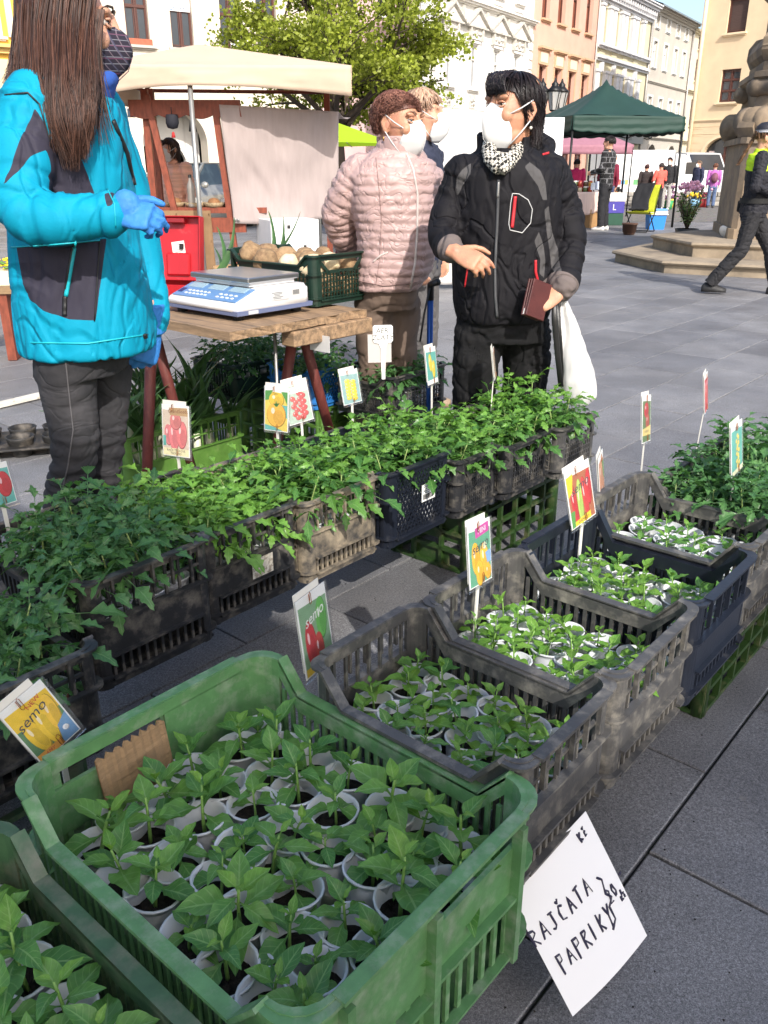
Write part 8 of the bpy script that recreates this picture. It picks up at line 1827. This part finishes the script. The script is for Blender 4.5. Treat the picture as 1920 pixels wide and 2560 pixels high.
Ye, Re, Gr, Wh, Bk, Or, Pk, Te, Nv, Mg = (.75, .5, .03), (.5, .03, .04), (.08, .28, .06), (.8, .8, .78), (.06, .06, .07), (.7, .33, .05), (.62, .2, .22), (.12, .4, .36), (.04, .1, .3), (.5, .06, .3)
packet('yellow pepper seed packet tilted on the left corner of big green crate', 88, 1560, 70, 150, 1.03, 28, 22, Ye, [('p', [(-.47, .1), (.47, .02), (.47, -.48), (-.47, -.48)], (.1, .22, .1)), ('e', (-.22, -.1, .16, .3, .15), Ye), ('e', (.05, -.05, .15, .36, -.05), (.8, .55, .04)), ('e', (.28, .02, .13, .3, -.25), (.78, .5, .05)), ('p', [(.2, -.2), (.47, -.1), (.47, -.48), (.1, -.48)], (.15, .3, .5)), ('e', (.3, -.3, .06, .04), Wh), ('p', [(-.47, -.48), (.12, -.48), (.1, -.38), (-.47, -.36)], Or)], [('semo', -.08, .16, .22, Bk, 12, .3), ('NEW', .12, .32, .1, Re, 12, 0), ('AMY', -.2, -.425, .07, Re, 0, .2)])
packet('red and green pepper seed packet turned edgewise on dusty grey crate', 681, 1362, 52, 180, 1.28, 50, -2, (.2, .35, .2), [('e', (-.2, -.12, .17, .3, .1), Re), ('e', (.22, .12, .17, .26, -.1), (.12, .4, .08)), ('e', (.05, -.25, .14, .22), (.45, .05, .04)), ('p', [(-.47, -.48), (.3, -.48), (.3, -.4), (-.47, -.38)], Ye)], [('semo', 0, .2, .2, Wh, 10, .3), ('LEO', -.1, -.44, .07, Bk, 0, 0)])
packet('MINI orange pepper seed packet on the grey crate', 1036, 1195, 55, 140, 1.5, 38, -4, (.1, .32, .2), [('e', (-.2, -.05, .17, .26, .2), (.72, .4, .03)), ('e', (.18, -.12, .18, .28, .25), (.78, .45, .04)), ('e', (-.05, -.3, .16, .2, .1), (.75, .42, .03)), ('e', (.32, -.34, .13, .12), (.72, .38, .03)), ('p', [(-.2, .42), (.4, .46), (.42, .3), (-.18, .26)], Mg), ('p', [(.22, -.02), (.47, .0), (.47, -.2), (.3, -.2)], (.2, .35, .6)), ('e', (.2, .1, .08, .05), (.85, .85, .6))], [('MINI', .1, .36, .12, Wh, 5, 0), ('semo', .0, .12, .22, Bk, 8, .3)])
packet('red and green chilli seed packet on the blue black crate', 1253, 1068, 65, 132, 1.82, 22, 10, (.35, .12, .06), [('e', (-.28, -.08, .1, .36, .1), Re), ('e', (-.05, -.1, .1, .38, -.05), (.4, .55, .12)), ('e', (.16, -.08, .1, .36, .08), (.55, .05, .05)), ('e', (.34, .06, .1, .3, -.1), Re), ('p', [(-.47, .4), (-.2, .42), (-.3, .12), (-.47, .05)], Ye), ('p', [(-.35, -.48), (.3, -.48), (.3, -.36), (-.35, -.4)], Ye), ('p', [(-.47, -.48), (-.35, -.48), (-.3, -.2), (-.47, -.2)], Gr)], [('semo', .0, .15, .22, Bk, 10, .3), ('DAMASO', 0, -.43, .07, Bk, 0, 0)])
packet('orange brown seed packet standing edgewise behind the chilli packet', 1299, 1034, 26, 112, 2.03, 62, 2, (.5, .22, .12), [('e', (-.1, .1, .3, .3), (.6, .28, .15)), ('e', (.1, -.25, .3, .2), (.55, .24, .12)), ('p', [(.2, .3), (.47, .3), (.47, -.1), (.3, 0)], Gr)], [])
packet('red tomato seed packet at the near tomato crate of the right row', 1396, 905, 34, 100, 2.42, 48, -8, (.12, .2, .08), [('e', (-.05, .2, .25, .16), Re), ('e', (.1, -.05, .2, .16), (.45, .08, .05)), ('p', [(-.47, -.2), (.47, -.15), (.47, -.36), (-.47, -.34)], (.7, .55, .2))], [('TYČKOVÉ', 0, -.27, .07, Bk, 0, 0)])
packet('small red tomato seed packet farthest back in the right row', 1525, 848, 24, 82, 2.82, 42, 2, Re, [('e', (0, .0, .35, .3), (.65, .08, .06)), ('p', [(-.47, .3), (.47, .3), (.47, .15), (-.47, .2)], Pk)], [])
packet('turquoise seed packet with yellow cherry tomatoes in the right tomato crate', 1591, 968, 46, 112, 2.12, 20, 4, Te, [('e', (.1 * math.sin(i * 2.4) + .05, .25 - .05 * i, .07, .04), (.8, .62, .15)) for i in range(13)] + [('p', [(-.47, -.48), (.47, -.48), (.47, -.38), (-.47, -.4)], (.7, .7, .5))], [('Seed', .0, .41, .12, Bk, 3, .2)])
packet('pink oblong tomato seed packet beside the trestle leg', 380, 931, 66, 112, 2.36, -6, 2, (.6, .5, .42), [('e', (-.28, -.08, .14, .2, .1), Pk), ('e', (-.08, -.1, .17, .28, .12), (.68, .2, .22)), ('e', (.22, -.06, .18, .26, -.1), (.66, .19, .2)), ('e', (.0, .2, .2, .16), (.6, .2, .2)), ('p', [(-.22, .44), (.45, .46), (.45, .3), (-.2, .3)], (.45, .3, .16)), ('p', [(-.47, -.48), (.47, -.48), (.47, -.34), (-.47, -.34)], (.74, .68, .42)), ('p', [(-.47, -.3), (-.36, -.3), (-.36, -.1), (-.47, -.1)], Te)], [('GrandSeeds', .1, .38, .1, (.2, .08, .05), 2, .1), ('RAJČE TYČKOVÉ', .0, -.385, .06, Bk, 0, 0), ('PADRINO', .0, -.44, .06, Bk, 0, 0)])
packet('yellow tomato seed packet with one large fruit', 597, 884, 55, 96, 2.72, -4, 2, (.7, .55, .1), [('p', [(-.47, .4), (-.15, .42), (-.3, .2), (-.47, .18)], Gr), ('p', [(.2, .4), (.47, .4), (.47, .1), (.35, .25)], Gr), ('e', (0, .22, .3, .16), (.75, .5, .05)), ('p', [(.2, .1), (.47, .1), (.47, -.2), (.3, -.1)], Te), ('e', (0, -.12, .38, .27), (.75, .42, .06)), ('p', [(-.12, .12), (0, .04), (.14, .14), (.06, .06), (.0, .2), (-.05, .07)], Gr), ('p', [(-.47, -.48), (.3, -.48), (-.1, -.4), (-.47, -.36)], Te)], [('2021', .0, .34, .06, Bk, 0, 0)])
packet('red cherry tomato seed packet right of the yellow tomato packet', 643, 868, 50, 92, 2.8, 6, 6, (.4, .5, .42), [('e', (.1 + .12 * (i % 2), .2 - .07 * i, .11, .06), (.6, .1, .1)) for i in range(9)] + [('e', (-.2 + .1 * (i % 2), .1 - .09 * i, .1, .055), (.6, .13, .12)) for i in range(6)] + [('p', [(-.47, .36), (.47, .36), (.47, .22), (-.47, .22)], Wh)], [('GrandSeeds', 0, .29, .1, (.3, .05, .04), 0, .1)])
packet('yellow bean seed packet in front of the back black grid crate', 757, 836, 38, 72, 3.0, 8, 4, (.25, .4, .4), [('e', (-.15, .2 - .1 * i, .14, .06), (.78, .62, .08)) for i in range(6)] + [('e', (.15, .15 - .1 * i, .14, .06), (.78, .6, .06)) for i in range(6)], [])
packet('yellow pear tomato seed packet right of the white plant label', 932, 790, 24, 78, 2.95, 40, -2, Te, [('e', (-.12, .1, .14, .24, .1), (.78, .62, .08)), ('e', (.15, -.1, .14, .24, -.1), (.78, .6, .06)), ('p', [(-.47, -.48), (.47, -.48), (.47, -.36), (-.47, -.38)], Wh)], [])
packet('pale seed packet seen nearly edge on between the legs of the customer', 1067, 785, 8, 66, 2.9, 78, 0, (.55, .45, .35), [], [])
packet('red tomato seed packet cut off by the left edge', -4, 1048, 40, 92, 1.75, 10, 2, Te, [('e', (.2, 0, .25, .3), Re)], [])
# white T-shaped plant label with handwriting
T = thing('plant_label', 'white plastic plant label with handwriting in the back grid crate', 'plant label', V(827, 722, 3.02)); T.rotation_euler = (R(-6), 0, R(8))
MB().prism([(-.036, -.022), (-.03, -.03), (-.016, -.032), (-.008, -.05), (-.006, -.16), (.006, -.16), (.009, -.05), (.016, -.032), (.03, -.03), (.036, -.022), (.036, .026), (.03, .032), (-.03, .032), (-.036, .026)], -.001, .001, XZ).build('label_body', MATS['packet_white'], T)
for t, z, sz in (('AER.', .012, .026), ('ZLATÝ', -.012, .026)): inst('lettering', text_mesh(t, sz, MATS['print_black'], .1, depth=.0001), T, M=Matrix.Translation((0, -.0016, z)) @ Matrix.Rotation(PI / 2, 4, 'X'))
o = MB().box((0, .004, 0), (.085, .001, .1)).build('clear_bag', mat('milky_bag', (.55, .52, .5), .3, alpha=.75), T, (-.012, .0, -.05)); 
# ---------------------------------------------------------------- hand written price sheet
A_, B_, C_ = Vector((.326, 1.068, .324)), Vector((.44, 1.034, .094)), Vector((.298, .93, .04))
xv = (B_ - C_).normalized(); yv = (A_ - B_); yv = (yv - xv * yv.dot(xv)).normalized(); zv = xv.cross(yv)
M = Matrix.Identity(4)
for i in range(3): M[i][0] = xv[i]; M[i][1] = yv[i]; M[i][2] = zv[i]; M[i][3] = B_[i]
T = thing('price_sheet', 'white paper sheet with a handwritten seedling price hanging from the crate', 'price sign'); T.matrix_basis = M
HH = (A_ - B_).length; W_ = (B_ - C_).length
nx, ny = 14, 12; vs = []; fs = []
for sd in (0, 1):
    for j in range(ny + 1):
        for i in range(nx + 1): x = -W_ * i / nx; y = HH * j / ny; vs.append((x, y, .006 * math.sin(i / nx * 3) - .004 * (j / ny) ** 2 - .0006 * sd))
k = (nx + 1) * (ny + 1)
for j in range(ny):
    for i in range(nx): a = j * (nx + 1) + i; fs += [(a, a + nx + 1, a + nx + 2, a + 1), (k + a, k + a + 1, k + a + nx + 2, k + a + nx + 1)]
MB().add(vs, fs, 0, True).build('paper', mat('white_paper', (.8, .8, .82), .7), T)
GL = {'R': [[(0, 0), (0, 1)], [(0, 1), (.5, .95), (.55, .7), (.05, .5), (.6, 0)]], 'A': [[(0, 0), (.35, 1), (.62, 0)], [(.1, .4), (.55, .4)]], 'J': [[(.1, 1), (.6, 1)], [(.42, 1), (.42, .15), (.2, 0), (0, .15)]], 'Č': [[(.6, .85), (.3, .98), (.02, .6), (.1, .1), (.55, .08)], [(.15, 1.3), (.3, 1.15), (.5, 1.32)]], 'T': [[(0, 1), (.65, 1)], [(.33, 1), (.3, 0)]], 'P': [[(.05, -.15), (.05, 1)], [(0, 1), (.55, .95), (.55, .6), (.08, .5)]], 'I': [[(.1, 0), (.14, 1)]], 'K': [[(.05, 0), (.08, 1)], [(.5, .9), (.1, .45), (.5, 0)]], 'Y': [[(0, 1), (.25, .5)], [(.6, 1), (.25, .45), (.1, -.25)]], '2': [[(.0, .8), (.25, 1), (.5, .75), (.0, 0), (.55, .02)]], '0': [[(.3, 1), (.02, .6), (.2, 0), (.5, .4), (.3, 1)]], ',': [[(.1, .1), (.02, -.2)]], '-': [[(0, .9), (.55, .98)]], 'c': [[(.4, .5), (.1, .45), (.1, .05), (.4, .05)], [(.08, 1.0), (.24, .78), (.42, 1.02)]], '}': [[(0, 3.0), (.35, 2.7), (.25, 1.9), (.55, 1.5), (.2, 1.1), (.3, .3), (-.1, -.1)]]}
def write(txt, x, y, h, w, adv, rot=0.0, seed=0):
    r = random.Random(seed); mb = MB(); M_ = Matrix.Translation((x, y, 0)) @ Matrix.Rotation(rot, 4, 'Z'); cx = 0
    for ch in txt:
        if ch == ' ': cx += adv * .5; continue
        for st in GL[ch]:
            pts = [(cx + (a + r.gauss(0, .03)) * w, (b + r.gauss(0, .03)) * h) for a, b in st]; q = []
            for (a, b), (c, d) in zip(pts, pts[1:]):
                for t in range(5): q.append((a + (c - a) * t / 5, b + (d - b) * t / 5))
            q.append(pts[-1])
            def zz(px): 
                g = M_ @ Vector((px[0], px[1], 0)); return Vector((g.x, g.y, .006 * math.sin(-g.x / W_ * 3) - .004 * (g.y / HH) ** 2 + .0007))
            mb.tube([zz(p) for p in q], [.0019 + .0004 * math.sin(i * .7) for i in range(len(q))], 5, flat=.35, up=(1, 0, 0))
        cx += adv
    return mb.build('handwriting', mat('navy_marker', (.02, .018, .05), .5), T)
write('RAJČATA', -.185, .142, .03, .0175, .0195, R(2), 1); write('PAPRIKY', -.165, .075, .033, .0165, .0185, R(1), 2); write('}', -.052, .068, .03, .028, .02, R(-8), 3); write('20,-', -.036, .102, .026, .0135, .0128, R(3), 4); write('Kc', -.014, .088, .01, .0075, .0075, R(5), 5); write('Kc', -.034, HH - .034, .018, .012, .012, R(8), 6)
# ---------------------------------------------------------------- spilled soil and fallen leaves on the paving
rr = random.Random(77); mb = MB()
for i in range(260):
    c = rr.choice(((.45, 1.3), (.75, 1.65), (-.2, 2.3), (.1, 2.75), (.9, 2.4), (.35, .9)))
    p = Vector((c[0] + rr.gauss(0, .22), c[1] + rr.gauss(0, .22), .003)); s = rr.uniform(.001, .0026)
    mb.add([p + Vector((s, 0, 0)), p + Vector((-s * .6, s, 0)), p + Vector((-s * .6, -s, 0)), p + Vector((0, 0, s * 1.2))], [(0, 1, 3), (1, 2, 3), (2, 0, 3)])
tag(mb.build('spilled_soil', M_SOIL), 'crumbs of dark soil scattered on the paving', 'soil', kind='stuff')
